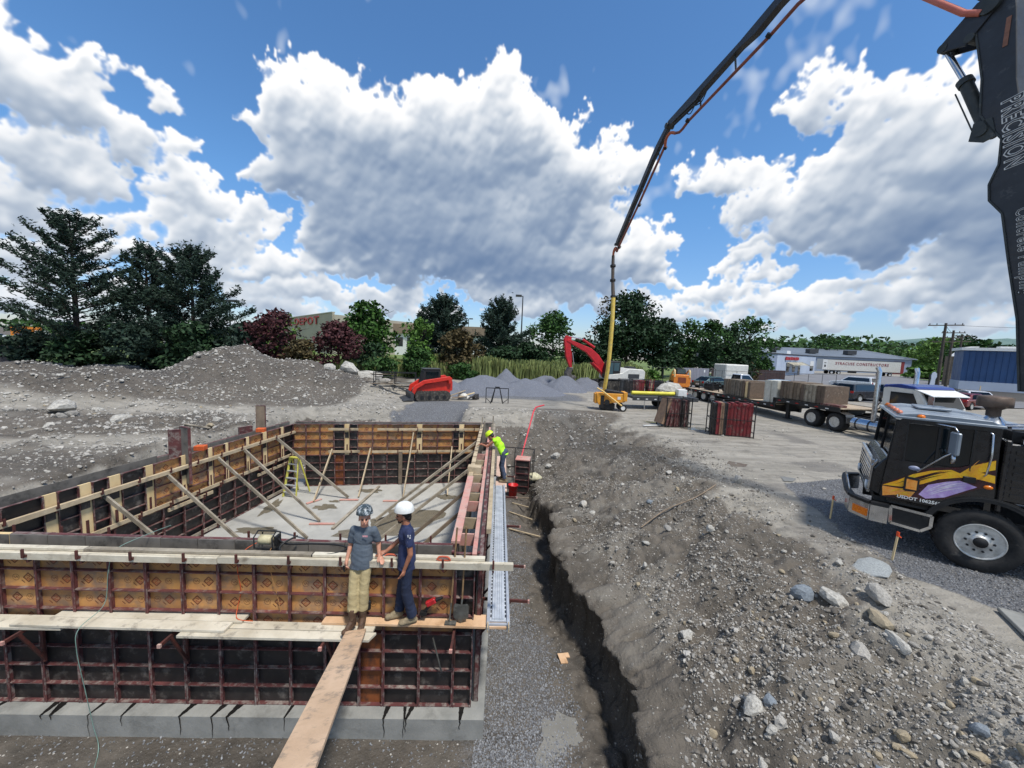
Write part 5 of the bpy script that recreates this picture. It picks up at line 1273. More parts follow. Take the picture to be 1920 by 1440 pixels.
b.box2((-.02, .06, 1.0), (1.3, WDT-.06, 1.12)); b.box2((1.26, .06, 1.1), (1.34, WDT-.06, 2.7)); b.build('cab_floor', M_TB, truck)
b = MB()   # roof, slightly crowned, ribbed
for k in range(6):
    y0 = .02+k*(WDT-.04)/6; b.prism([(-.02, 2.722), (.02, 2.80), (.3, 2.845), (1.2, 2.83), (1.33, 2.74), (1.33, 2.722)], y0+.004, y0+(WDT-.04)/6-.004)
b.prism([(-.08, 2.715), (-.05, 2.76), (1.36, 2.765), (1.36, 2.715)], -.03, WDT+.03)
b.build('cab_roof', M_TR, truck, bevel=.01)
b = MB(); b.box2((.14, .022, 1.885), (1.0, .028, 2.635)); b.build('side_window', M_WG, truck)
b = MB(); b.prism([(.13, 1.86), (.13, 2.66), (1.02, 2.66), (1.02, 1.86), (1.0, 1.88), (1.0, 2.64), (.15, 2.64), (.15, 1.88)], -.006, 0); b.box2((.555, -.006, 1.89), (.585, .02, 2.63)); b.build('window_seal', M_BLK, truck)
b = MB(); b.add([(-.065, .06, 1.90), (-.065, WDT-.06, 1.90), (-.0, WDT-.06, 2.66), (-.0, .06, 2.66)], [(0, 3, 2, 1), (0, 1, 2, 3)]); b.build('windshield', M_WG, truck)
b = MB(); b.beam((-.07, .05, 1.88), (-.005, .05, 2.68), .05, .05); b.beam((-.07, WDT-.05, 1.88), (-.005, WDT-.05, 2.68), .05, .05); b.beam((-.075, WDT/2, 1.88), (-.01, WDT/2, 2.68), .03, .03); b.build('windshield_post', M_BLK, truck)
b = MB(); b.prism([(-.16, 1.1), (-.28, 1.15), (-.26, 1.62), (-.16, 1.80), (-.08, 1.90), (-.05, 1.9), (-.05, 1.1)], .05, WDT-.05); b.build('nose_panel', M_TB, truck, bevel=.015)
b = MB(); b.prism([(-.29, 1.10), (-.32, 1.14), (-.30, 1.66), (-.22, 1.80), (-.20, 1.76), (-.26, 1.62), (-.28, 1.14)], .12, .22); b.prism([(-.29, 1.10), (-.32, 1.14), (-.30, 1.66), (-.22, 1.80), (-.20, 1.76), (-.26, 1.62), (-.28, 1.14)], WDT-.22, WDT-.12)
b.box2((-.31, .12, 1.70), (-.25, WDT-.12, 1.79)); b.box2((-.33, .12, 1.08), (-.27, WDT-.12, 1.15)); b.build('grille_surround', M_CHR, truck, bevel=.008)
for k in range(6):
    b = MB(); b.box2((-.305, .24, 1.2+k*.08), (-.285, WDT-.24, 1.235+k*.08)); b.build('grille_bar', M_CHR, truck)
b = MB()   # bumper with swept corner
P = [(-.55, .55), (-.55, WDT-.5), (-.28, WDT+.05), (.0, WDT+.05)]
bp = [(.02, -.08), (-.26, -.08), (-.54, .22), (-.58, .6), (-.58, WDT-.6), (-.54, WDT-.2), (-.26, WDT+.06)]
for i in range(len(bp)-1): b.beam((bp[i][0], bp[i][1], .70), (bp[i+1][0], bp[i+1][1], .70), .34, .05, up=(0, 0, 1)) if 0 else b.beam((bp[i][0], bp[i][1], .72), (bp[i+1][0], bp[i+1][1], .72), .05, .34)
b.build('bumper', M_CHR, truck, bevel=.006)
b = MB()
for i in range(len(bp)-1): b.beam((bp[i][0]-.0, bp[i][1], .93), (bp[i+1][0], bp[i+1][1], .93), .12, .05)
b.build('bumper_step', M_BLK, truck)
b = MB(); b.beam((-.30, -.095, .70), (-.50, .125, .70), .03, .15); b.build('corner_lamp', M_AMB, truck)
b = MB(); b.tube([(-.57, .35, 1.0), (-.62, .35, 1.25), (-.62, .95, 1.25), (-.57, .95, 1.0)], .015, 6); b.build('guard_hoop', M_CHR, truck)
for y in (.34, WDT-.34):
    b = MB(); b.lathe([(.0, 0), (.09, .0), (.09, .03), (0, .04)], 16, M=Matrix.Translation((-.31, y, 1.2)) @ Matrix.Rotation(R(-90), 4, 'Y')); b.build('headlight', glass('lamp_glass', (220, 224, 226), .08), truck)
b = MB()   # step box with bright frame
P = [(.05, .92), (.63, .88), (.63, .66), (.5, .54), (.07, .58)]; 
for i in range(5): p, q = P[i], P[(i+1) % 5]; b.beam((p[0], -.012, p[1]), (q[0], -.012, q[1]), .05, .024, up=(0, 1, 0))
b.build('step_frame', M_CHR, truck)
b = MB(); b.prism(P, .003, .25); b.build('step_well', M_BLK, truck)
b = MB(); b.tube([(x, -.0, z) for x, z in arch(1.30, .60, .80, 35, 165, 16)], .025, 6); b.prism(arch(1.30, .60, .83, 20, 165, 16)+list(reversed(arch(1.30, .60, .74, 20, 165, 16))), -.02, .38); b.build('wheel_arch', M_BLK, truck)
b = MB(); b.box2((.0, .06, .96), (.62, .9, 1.06)); b.box2((-.2, .3, .55), (6.5, .42, .95)); b.box2((-.2, WDT-.42, .55), (6.5, WDT-.3, .95)); b.box2((-.2, .1, .95), (.3, WDT-.1, 1.05)); b.build('chassis', M_BLK, truck)
# flames and lettering on the door
def decal(nm, pts, m, y):
    b = MB(); n = len(pts); b.add([(x, y, z) for x, z in pts], [tuple(range(n))])
    me = b.mesh(nm, m); bm = bmesh.new(); bm.from_mesh(me); bmesh.ops.triangulate(bm, faces=bm.faces); bmesh.ops.recalc_face_normals(bm, faces=bm.faces); bm.to_mesh(me); bm.free(); return link(nm, me, truck)
decal('flame_band', [(-0.11, 1.35), (0.52, 1.82), (0.89, 1.91), (1.3, 2.16), (1.34, 1.64), (1.15, 1.56), (0.75, 1.25), (0.26, 1.10), (-0.1, 1.09)], M_FM, -.002)
decal('flame', [(-0.11, 1.32), (0.09, 1.46), (0.3, 1.64), (0.52, 1.76), (0.79, 1.84), (0.9, 1.8), (1.04, 1.98), (1.3, 2.13), (1.31, 1.96), (1.15, 1.87), (1.32, 1.85), (1.33, 1.71), (1.15, 1.74), (0.91, 1.72), (0.64, 1.62), (0.45, 1.48), (0.24, 1.36), (0.09, 1.34)], M_FY, -.004)
decal('flame', [(-0.11, 1.30), (0.16, 1.31), (0.36, 1.29), (0.3, 1.16), (0.14, 1.18), (-0.09, 1.10)], M_FO, -.005)
decal('flame', [(0.41, 1.26), (0.52, 1.48), (0.75, 1.60), (0.91, 1.66), (1.02, 1.63), (1.13, 1.59), (0.94, 1.44), (0.75, 1.29), (0.51, 1.2)], M_FL, -.006)
r = random.Random(5)
for (x0, z0, x1, z1, m_, n_) in ((.05, 1.36, .85, 1.78, M_FM, 6), (.45, 1.3, 1.05, 1.60, mat('flame_white', (232, 222, 240), .3), 5), (.0, 1.16, .34, 1.27, M_FY, 4), (.95, 1.74, 1.3, 2.05, M_FO, 4)):
    for k in range(n_):
        f = (k+.5)/n_; xa = x0+r.uniform(0, .12); xb = x1-r.uniform(0, .2); za = z0+(f-.5)*.13; zb = z1+(f-.5)*.13; pts = []
        for j in range(7): u = j/6; pts.append((xa+(xb-xa)*u, za+(zb-za)*u+.035*math.sin(u*3.1)))
        up = [(x, z+.011*math.sin(math.pi*j/6)) for j, (x, z) in enumerate(pts)]; dn = [(x, z-.011*math.sin(math.pi*j/6)) for j, (x, z) in enumerate(pts)][1:-1]
        decal('pinstripe', up+list(reversed(dn)), m_, -.0075)
FT = frame_m((.40, -.004, 1.155), (1, 0, -.01), (0, 0, 1))
lettering('USDOT 1062568', .085, M_WHITE, truck, frame_m((.42, -.008, 1.145), (1, 0, 0), (0, 0, 1)), .001, .003)
b = MB(); b.lathe([(.001, 0), (.06, 0), (.06, .003), (.001, .004)], 24, M=frame_m((.30, -.001, 1.76), (1, 0, 0), (0, 0, 1)) @ Matrix.Diagonal((1.35, .75, 1, 1))); b.build('oval_badge', mat('badge_grey', (150, 158, 186), .4), truck)
b = MB(); b.prism([(.19, 1.30), (.19, 1.55), (.22, 1.58), (.37, 1.57), (.40, 1.54), (.40, 1.33), (.37, 1.30), (.22, 1.28)], -.02, -.008); b.build('step_loop', M_BLK, truck)
b = MB(); b.prism([(.22, 1.33), (.22, 1.53), (.37, 1.52), (.37, 1.33)], -.0225, -.0205); b.build('step_loop_gap', M_FO, truck)
b = MB(); b.box((1.02, -.02, 1.71), (.16, .035, .11)); b.build('door_handle', M_BLK, truck, bevel=.01)
b = MB(); b.lathe([(.001, 0), (.045, 0), (.045, .01), (.001, .014)], 16, M=frame_m((1.26, -.003, 1.62), (1, 0, 0), (0, 0, 1)) @ Matrix.Diagonal((1.3, .8, 1, 1))); b.build('marker_lamp', M_AMB, truck)
b = MB(); b.tube([(1.19, -.01, 2.62), (1.21, -.05, 2.60), (1.23, -.06, 2.2), (1.20, -.06, 1.86), (1.19, -.01, 1.82)], .016, 8); b.build('grab_rail', M_CHR, truck)
b = MB(); b.box2((.10, -.002, 1.10), (.108, .0, 1.88)); b.box2((1.06, -.002, 1.62), (1.066, 0, 2.66)); b.build('door_gap', M_BLK, truck)
# mirrors
b = MB(); b.tube([(.5, 0, 2.68), (.7, -.28, 2.68), (.74, -.30, 2.6)], .014, 6); b.tube([(.35, 0, 1.70), (.62, -.28, 2.12), (.70, -.3, 2.2)], .014, 6); b.build('mirror_arm', M_CHR, truck)
b = MB(); b.box((.72, -.30, 2.38), (.07, .20, .42), rz=.35); b.build('mirror', M_TR, truck, bevel=.02)
b = MB(); b.lathe([(.001, -.06), (.08, -.04), (.09, .0), (.08, .01), (.001, .01)], 16, M=frame_m((.70, -.30, 2.1), (0, -1, 0), (0, 0, 1))); b.build('convex_mirror', M_CHR, truck)
for k in range(5):
    b = MB(); b.lathe([(.05, 0), (.05, .03), (.03, .06), (.001, .065)], 12, M=Matrix.Translation((.03, .3+k*.42, 2.79)) @ Matrix.Diagonal((1, 1.6, 1, 1))); b.build('roof_lamp', M_AMB if k > 3 else mat('roof_lamp_pink', (214, 128, 96), .3), truck)
b = MB(); b.lathe([(.045, 0), (.045, .03), (.03, .05), (.001, .055)], 12, M=Matrix.Translation((.30, .02, 2.77)) @ Matrix.Diagonal((1.3, 1, 1, 1))); b.build('roof_lamp', M_AMB, truck)
b = MB(); b.box2((1.40, .03, 1.40), (3.6, WDT-.03, 2.46)); b.box2((1.38, .0, 1.2), (1.46, WDT, 2.52)); b.build('engine_housing', M_TB, truck, bevel=.02)
for k in range(7): b = MB(); b.box2((1.52, .012, 1.5+k*.13), (3.5, .029, 1.56+k*.13)); b.build('louvre', M_TB, truck)
b = MB(); b.box2((1.5, .25, 2.47), (2.2, .7, 2.66)); b.box2((1.62, .0, 2.55), (2.4, .5, 2.60)); b.box((1.62, .1, 2.52), (.10, .006, .08)); b.build('hydraulic_tray', M_BLK, truck)
b = MB(); b.box((1.62, .02, 2.52), (.09, .01, .075)); b.build('sticker', M_WHITE, truck)
b = MB(); b.tube([(1.5, .3, 2.7), (1.8, .2, 2.75), (2.3, .3, 2.7)], .04, 8); b.tube([(1.45, .9, 2.66), (1.9, .8, 2.74), (2.4, 1.0, 2.7)], .05, 8); b.build('hydraulic_pipe', M_CHR, truck)
o = MB().lathe([(.10, 0), (.10, .32), (.16, .36), (.24, .37), (.24, .56), (.2, .58), (.001, .60)], 24).build('air_intake', mat('intake_rust', (116, 100, 88), .6, .3, c2=(84, 70, 60), sc=6), truck, (1.42, 1.0, 2.66))
b = MB(); b.lathe([(.26, -.12), (.18, .0), (.11, .1)], 20, M=Matrix.Translation((1.42, 1.0, 2.75))); b.build('intake_collar', M_CHR, truck)
b = MB(); b.box((.62, 1.3, 2.88), (.5, .7, .05)); b.build('roof_hatch', M_TR, truck, bevel=.015)
# seats and wheel behind the glass are dark; steering wheel shows
b = MB(); b.tube([(.38+.05*math.sin(a*.5236), .55+.22*math.cos(a*.5236), 2.02+.20*math.sin(a*.5236)) for a in range(13)], .014, 6, cap=False); b.build('steering_wheel', M_BLK, truck)

# ---------------------------------------------------------------- the placing boom (moves as one with its own sections)
BO = Vector((6.2, 24.0, 0)); BD = Vector((.2186, -.9758, 0)).normalized()
BM = Matrix(((BD.x, BD.y, 0, BO.x), (BD.y, -BD.x, 0, BO.y), (0, 0, 1, 0), (0, 0, 0, 1)))   # local x along, y across (towards +X world is -y), z up
BM = Matrix(((BD.x, -BD.y, 0, BO.x), (BD.y, BD.x, 0, BO.y), (0, 0, 1, 0), (0, 0, 0, 1)))
M_BM = mat('boom_black', (44, 47, 52), .5, c2=(34, 36, 40), sc=3, dirt=(92, 92, 92), dsc=4, dth=.6, coat=.1)
M_BM2 = mat('boom_green_black', (40, 46, 46), .55, c2=(60, 64, 62), sc=4, dirt=(104, 100, 92), dsc=6, dth=.58)
M_PIPE = mat('pump_pipe', (152, 88, 74), .6, c2=(118, 66, 56), sc=4, dirt=(96, 84, 78), dsc=6, dth=.56)
boom = bpy.data.objects.new('placing_boom', None); COL.objects.link(boom); boom.matrix_world = BM
tag(boom, 'long black folding pump boom arching over the site with its rusty delivery pipe', 'pump boom')
s1L = [(16.98, 5.6), (16.80, 6.98), (16.56, 8.1), (16.36, 9.1), (16.14, 9.42), (16.10, 9.75), (16.20, 10.1), (16.18, 10.6), (15.98, 10.92), (15.80, 11.25), (15.74, 12.0), (15.62, 12.6), (15.50, 13.2), (15.55, 13.6)]
s1R = [(16.0, 13.75), (16.10, 13.1), (16.26, 11.7), (16.55, 10.2), (16.85, 8.9), (17.25, 7.0), (17.5, 5.6)]
b = MB(); b.prism(s1L+s1R, -.15, .15); b.build('boom_section', M_BM, boom, bevel=.012)
b = MB()
for p, q in ((s1L[i], s1L[i+1]) for i in range(len(s1L)-1)): b.beam((p[0], 0, p[1]), (q[0], 0, q[1]), .34, .03, up=(1, 0, 0))
b.build('edge_flange', M_BM2, boom)
dd = Vector((16.9-16.2, 0, 6.98-11.7)).normalized(); rt = Vector((-dd.z, 0, dd.x))
def boomtext(t, size, c, bold, sx=1):
    # text runs down the boom; its plane faces the camera side
    for m_, ex, bo_, off in ((M_WHITE, .001, bold, .1535), (M_BM, .001, -bold*.12, .1575)):
        M_ = Matrix.Translation((c[0], off*SIDE, c[1])) @ Matrix(((dd.x, rt.x, 0, 0), (0, 0, SIDE, 0), (dd.z, rt.z, 0, 0), (0, 0, 0, 1)))
        if SIDE < 0: pass
        lettering(t, size, m_, boom, M_, ex, bo_, 'boom_lettering', sx)
SIDE = -1
_q = Matrix(((dd.x, rt.x, 0), (0, 0, -1), (dd.z, rt.z, 0)))
if _q.determinant() < 0: rt = -rt
boomtext('PRECISION', .42, (16.33, 10.66), .020, .58)
boomtext('Concrete Pumping', .25, (16.74, 8.30), .009, .72)
b = MB(); b.tube([(15.72, -.24, 13.42), (15.72, .24, 13.42)], .17, 20); b.tube([(15.0, -.2, 13.08), (15.0, .2, 13.08)], .09, 16); b.tube([(15.86, -.2, 10.9), (15.86, .2, 10.9)], .10, 16); b.tube([(15.45, -.2, 12.98), (15.45, .2, 12.98)], .09, 14); b.build('pivot_pin', M_BM2, boom)
for y in (-.17, .17):
    b = MB(); b.prism([(14.92, 13.02), (14.95, 13.16), (15.5, 13.62), (15.75, 13.62), (15.82, 13.3), (15.4, 12.86), (15.05, 12.98)], y-.02, y+.02); b.build('link_plate', M_BM, boom, bevel=.006)
b = MB(); b.tube([(14.99, 0, 13.04), (15.40, 0, 12.14)], .055, 14); b.build('cylinder_rod', M_CHR, boom)
b = MB(); b.tube([(15.36, 0, 12.22), (15.38, 0, 12.18), (15.42, 0, 12.10)], .135, 18); b.tube([(15.39, 0, 12.16), (15.86, 0, 10.94)], .11, 16); b.build('cylinder_barrel', M_BM2, boom)
b = MB(); b.tube([(15.30, -.10, 11.96), (15.72, -.12, 10.92)], .014, 6); b.prism([(15.68, 10.78), (15.72, 11.12), (16.0, 11.1), (16.1, 10.7), (15.9, 10.66)], -.17, -.13); b.build('cylinder_bracket', M_BM2, boom)
b = MB(); b.box((16.02, -.158, 12.7), (.07, .01, .55), M=Matrix.Translation((0, 0, 0))); b.build('rust_patch', mat('rusty_plate', (150, 104, 84), .7), boom)
# second section climbs out of the picture and joins the third
b = MB(); b.beam((15.75, .03, 13.55), (12.25, .03, 18.25), .26, .42, up=(0, 1, 0)); b.build('boom_section', M_BM, boom, bevel=.01)
b = MB(); b.tube([(12.6, -.0, 17.1), (13.6, -.26, 15.65), (15.35, -.26, 13.52), (15.6, -.2, 13.35)], .062, 10); b.build('delivery_pipe', mat('pipe_salmon', (206, 116, 96), .5, c2=(186, 96, 80), sc=4), boom)
def section(prof, y0, y1, nm='boom_section'): b = MB(); b.prism(prof, y0, y1); return b.build(nm, M_BM, boom, bevel=.008)
section([(12.5, 18.35), (12.4, 17.95), (10.2, 17.72), (9.3, 17.50), (8.6, 17.52), (6.6, 17.20), (6.3, 17.04), (4.35, 16.95), (4.15, 17.12), (4.3, 17.24), (8.6, 17.75), (10.2, 18.05)], -.13, .13)
section([(4.34, 17.20), (4.05, 17.10), (3.2, 16.50), (-.35, 12.85), (-.55, 12.58), (-.42, 12.52), (-.1, 12.75), (3.0, 15.9), (4.2, 16.88)], -.10, .10)
b = MB(); b.tube([(4.24, -.2, 17.04), (4.24, .2, 17.04)], .12, 16); b.tube([(-.48, -.13, 12.58), (-.48, .13, 12.58)], .08, 12); b.tube([(12.3, -.25, 18.15), (12.3, .25, 18.15)], .16, 16); b.build('pivot_pin', M_BM2, boom)
pz = [(12.4, 17.3), (10.91, 17.36), (9.9, 17.15), (5.75, 16.60), (5.35, 16.46), (5.12, 16.43), (4.8, 16.55)]
b = MB(); b.tube([(x, -.02, z-.12) for x, z in pz], .062, 10); b.build('delivery_pipe', M_PIPE, boom)
b = MB(); b.tube(smooth_pts([(4.8, -.02, 16.43), (4.55, -.12, 16.55), (4.3, -.16, 16.4), (4.15, -.1, 16.1)], 5), .068, 10); b.build('pipe_elbow', mat('elbow_rust', (196, 104, 60), .6, c2=(160, 84, 56), sc=8), boom)
b = MB(); b.tube([(4.15, -.1, 16.15), (2.0, -.1, 14.1), (.0, -.1, 12.32), (-.3, -.05, 12.12)], .060, 10); b.build('delivery_pipe', M_PIPE, boom)
b = MB(); b.tube(smooth_pts([(-.3, -.05, 12.12), (-.42, -.03, 12.3), (-.62, 0, 12.42), (-.82, 0, 12.25), (-.86, 0, 11.95)], 5), .07, 10); b.build('tip_elbow', mat('elbow_rust', (196, 104, 60), .6), boom)
b = MB()
for x, z in ((8.3, 17.2), (6.4, 16.9), (10.9, 17.55)): b.beam((x, 0, z+.25), (x+.1, 0, z-.28), .05, .05)
for x, z in ((3.5, 16.1), (2.2, 14.8), (1.0, 13.62), (.1, 12.75)): b.beam((x-.05, 0, z+.2), (x+.18, -.08, z-.26), .04, .04)
b.build('pipe_bracket', M_BM2, boom)
b = MB()
for x, z in ((9.9, 17.03), (5.75, 16.48), (4.1, 16.1), (2.0, 14.1), (0, 12.32)): b.tube([(x-.05, -.06, z-.03), (x+.05, -.06, z+.03)], .10, 10)
b.build('pipe_clamp', M_BLK, boom)
b = MB(); b.tube([(6.4, -.05, 16.95), (4.6, -.05, 16.85)], .05, 10); b.tube(smooth_pts([(7.0, -.1, 17.1), (6.7, -.12, 16.75), (6.3, -.12, 16.8), (6.1, -.1, 16.95)], 5), .022, 6); b.tube(smooth_pts([(6.3, -.1, 16.95), (6.0, -.12, 16.65), (5.7, -.12, 16.8)], 5), .022, 6); b.tube(smooth_pts([(3.9, -.1, 16.6), (2.6, -.14, 15.3), (1.2, -.12, 14.1)], 5), .018, 6); b.build('hydraulic_hose', M_BLK, boom)
b = MB(); b.tube(smooth_pts([(-.2, 0, 12.55), (-.35, -.2, 12.0), (-.7, -.15, 11.6), (-.85, 0, 11.4)], 6), .014, 6); b.build('tip_hose', M_BLK, boom)
M_RED_ = mat('reducer_steel', (92, 84, 76), .6, .4, c2=(66, 58, 52), sc=8, dirt=(140, 110, 84), dsc=8, dth=.56)
b = MB(); b.tube([(-.86, 0, 12.0), (-.80, 0, 11.3), (-.72, 0, 10.6), (-.60, 0, 9.9), (-.46, 0, 9.35)], [.09, .105, .10, .115, .12], 12); b.build('reducer', M_RED_, boom)
b = MB()
for x, z in ((-.80, 11.35), (-.70, 10.45), (-.50, 9.42)): b.tube([(x-.01, 0, z+.06), (x+.01, 0, z-.06)], .17, 14)
b.build('coupling', M_BLK, boom)
b = MB(); b.tube(smooth_pts([(-.47, 0, 9.4), (-.42, 0, 8.6), (-.40, 0, 7.9), (-.44, 0, 6.6), (-.52, 0, 5.3), (-.72, 0, 4.2), (-.96, 0, 3.2)], 5), .125, 14); b.build('end_hose', mat('hose_yellow', (226, 196, 96), .7, c2=(204, 172, 78), sc=5, dirt=(150, 140, 116), dsc=4, dth=.54), boom)

# ---------------------------------------------------------------- yard: piles, machines, trailer, racks, cars
def gz(x, y): return float(ground_z(x, y))
M_GP = mat('gravel_pile', (112, 115, 123), .95, c2=(88, 91, 99), sc=26, dirt=(150, 154, 160), dsc=14, dth=.56, bump=.9, bsc=34)
def pile(x, y, rx, ry, h, seed, label, z=YARD):
    n = 44; g = np.linspace(-1.15, 1.15, n); X, Y = np.meshgrid(g, g); rr_ = np.sqrt(X**2+Y**2)+.16*fbm(X*1.6+seed*3.1, Y*1.6, seed, 4)*2
    h = h*.88; Z = h*np.clip(1-rr_, 0, 1)**1.0; Z = np.minimum(Z, h*.9-.0+.1*h*np.tanh((Z-h*.9)/(.1*h))); Z = Z-.06+.05*fbm(X*9, Y*9, seed+5, 3)
    V = np.stack([X*rx, Y*ry, Z], -1).reshape(-1, 3); I = np.arange(n*n).reshape(n, n); F = np.stack([I[:-1, :-1], I[:-1, 1:], I[1:, 1:], I[1:, :-1]], -1).reshape(-1, 4)
    o = link('gravel_pile', np_mesh('gravel_pile', V, F, [M_GP], True), None, (x, y, z)); return tag(o, label, 'gravel pile', 'piles of blue grey gravel')
pile(-2.6, 31.5, 3.6, 2.6, 1.75, 1, 'largest blue grey gravel pile, right behind the red track loader')
pile(1.0, 32.0, 3.6, 2.6, 1.50, 2, 'second gravel pile, overlapping the right side of the largest one')
pile(-5.2, 30.2, 2.6, 2.0, 1.15, 3, 'low gravel pile partly hidden by the red track loader')
pile(-.6, 36.5, 2.2, 2.0, 2.15, 4, 'small dark pointed gravel pile rising behind the largest ones')
pile(4.6, 35.5, 2.5, 2.3, 1.75, 5, 'rounded gravel pile to the left of the excavator bucket')
pile(7.2, 36.8, 2.5, 2.0, 1.45, 6, 'gravel pile directly under the excavator bucket')
pile(9.9, 38.5, 2.4, 1.8, 1.4, 7, 'gravel pile against the excavator tracks')
pile(3.4, 38.8, 2.6, 1.8, 1.25, 8, 'low gravel pile between the reeds and the rounded pile')

def track(parent, L, h, w, m=None, nm='track'):
    r = h/2; pr = [(-L/2+r+0*r, 0)]+[( -L/2+r-r*math.sin(R(a)), r-r*math.cos(R(a))) for a in range(15, 180, 15)]+[(-L/2+r*1.2, h), (L/2-r*1.2, h)]+[(L/2-r+r*math.sin(R(a)), r+r*math.cos(R(a))) for a in range(15, 180, 15)]+[(L/2-r, 0)]
    b = MB(); b.prism(pr, -w/2, w/2)
    for i in range(len(pr)):
        p, q = pr[i], pr[(i+1) % len(pr)]; n = max(1, int(math.dist(p, q)/.17))
        for k in range(n): c = (p[0]+(q[0]-p[0])*(k+.5)/n, 0, p[1]+(q[1]-p[1])*(k+.5)/n); b.box(c, (.07, w*1.01, .07), 0)
    o = b.build(nm, m or mat('track_rubber', (44, 42, 40), .9, c2=(70, 66, 60), sc=9, dirt=(104, 98, 90), dsc=6, dth=.5), parent)
    b = MB()
    for k in range(4): b.tube([(-L/2+r*1.3+k*(L-2.6*r)/3, -w/2-.02, r*.8), (-L/2+r*1.3+k*(L-2.6*r)/3, w/2+.02, r*.8)], r*.42, 12)
    b.build('roller', M_BLK, o); return o
M_RL = mat('loader_red', (214, 52, 34), .45, c2=(184, 38, 26), sc=4, coat=.2)
M_DG = mat('machine_grey', (62, 64, 66), .6, c2=(44, 45, 47), sc=6)
# red compact track loader (front towards the left, rear towards the camera's right)
L0 = empty('track_loader', (-5.55, 26.0, YARD), R(206), 'red compact track loader parked at the head of the gravel ramp', 'track loader')
for y in (-.72, .72): t_ = track(L0, 2.3, .62, .36); t_.location = (0, y, 0)
b = MB(); b.prism([(-1.25, .5), (-1.35, .9), (-1.3, 1.35), (-.55, 1.45), (.2, 1.1), (.95, .95), (1.05, .45), (.9, .35), (-1.1, .35)], -.5, .5); b.build('body', M_RL, L0, bevel=.03)
b = MB(); b.box2((-1.40, -.46, .62), (-1.30, .46, 1.30)); b.build('rear_door', M_RL, L0, bevel=.02)
for k in range(5): b = MB(); b.box2((-1.425, -.38, .72+k*.11), (-1.402, .38, .77+k*.11)); b.build('grille_slat', M_DG, L0)
for k in (-.38, 0, .36): b = MB(); b.box2((-1.44, k, .66), (-1.426, k+.03, 1.24)); b.build('grille_post', M_RL, L0)
b = MB(); b.prism([(-.55, 1.3), (-.6, 2.0), (-.5, 2.06), (.45, 2.06), (.55, 1.95), (.72, 1.0), (.6, .9), (-.4, .95)], -.46, .46); b.build('cab', M_BLK, L0, bevel=.03)
b = MB(); b.box2((-.44, -.468, 1.3), (.42, -.462, 1.92)); b.box2((-.44, .462, 1.3), (.42, .468, 1.92)); b.box2((-.615, -.36, 1.45), (-.605, .36, 1.9)); b.build('cab_window', M_WG, L0)
b = MB(); b.box2((-.62, -.5, 2.06), (.58, .5, 2.12)); b.build('cab_roof', M_DG, L0, bevel=.02)
for y in (-.62, .62):
    b = MB(); b.prism([(-1.3, 1.15), (-1.32, 1.5), (-1.15, 1.62), (.6, 1.35), (1.25, .95), (1.42, .30), (1.25, .28), (1.05, .8), (.5, 1.12), (-1.05, 1.36), (-1.1, 1.12)], y-.09, y+.09); b.build('loader_arm', M_RL, L0, bevel=.015)
b = MB(); b.prism([(1.3, .05), (1.25, .5), (1.4, .62), (1.5, .5), (1.45, .2), (1.95, .06), (1.9, .02)], -.92, .92); b.build('bucket', M_DG, L0, bevel=.01)
# excavator
EX = empty('excavator', (9.9, 37.2, YARD), R(188), 'red and white crawler excavator with its arm folded down over the gravel piles', 'excavator')
for y in (-1.15, 1.15): t_ = track(EX, 3.9, .95, .6); t_.location = (0, y, 0)
b = MB(); b.lathe([(.75, .8), (.75, 1.05)], 20); b.box2((-.7, -.9, .45), (.7, .9, .8)); b.build('undercarriage', M_DG, EX)
M_EW = mat('excavator_white', (216, 214, 206), .45, c2=(196, 194, 186), sc=4); M_ER = mat('excavator_red', (196, 30, 38), .5, c2=(160, 24, 32), sc=3, dirt=(120, 40, 40), dsc=4, dth=.62)
b = MB(); b.prism([(-2.45, 1.1), (-2.5, 1.9), (-2.3, 2.15), (-.9, 2.2), (-.2, 1.75), (1.1, 1.6), (1.15, 1.08)], -1.25, 1.25); b.build('house', M_EW, EX, bevel=.05)
b = MB(); b.box2((-2.44, -1.27, 1.09), (1.12, 1.27, 1.2)); b.box2((-1.9, -1.26, 1.3), (-.8, 1.26, 1.7)); b.build('side_band', M_DG, EX)
b = MB(); b.prism([(.0, 1.2), (-.05, 2.75), (.05, 2.85), (1.15, 2.85), (1.3, 2.4), (1.42, 1.6), (1.35, 1.2)], .25, 1.22); b.build('cab', M_BLK, EX, bevel=.04)
b = MB(); b.prism([(.12, 1.95), (.1, 2.7), (.62, 2.7), (.62, 1.95)], 1.2205, 1.228); b.prism([(.7, 1.6), (.7, 2.7), (1.08, 2.7), (1.2, 2.3), (1.28, 1.6)], 1.2205, 1.228); b.box2((-.058, .34, 1.95), (-.05, 1.12, 2.7)); b.build('cab_window', glass('cab_glass', (70, 92, 98), .08), EX)
bm_ = [(.6, 1.3), (1.1, 2.35), (1.9, 3.35), (2.7, 3.95), (5.15, 4.75), (5.3, 4.55), (3.2, 3.55), (2.5, 2.9), (1.75, 1.9), (1.2, 1.15)]
b = MB(); b.prism([(x*.95, z) for x, z in bm_], -.25, .25); b.build('boom', M_ER, EX, bevel=.03)
b = MB(); b.prism([(4.55, 4.95), (5.1, 5.05), (5.25, 4.7), (5.0, 3.1), (4.55, 2.0), (4.35, 2.02), (4.45, 3.2), (4.6, 4.2)], -.2, .2); b.build('stick', M_ER, EX, bevel=.03)
b = MB(); b.tube([(2.2, .0, 4.05), (3.4, 0, 4.75)], .11, 10); b.tube([(1.2, .32, 1.5), (2.4, .32, 2.6)], .10, 10); b.tube([(1.2, -.32, 1.5), (2.4, -.32, 2.6)], .10, 10); b.build('cylinder_barrel', M_ER, EX)
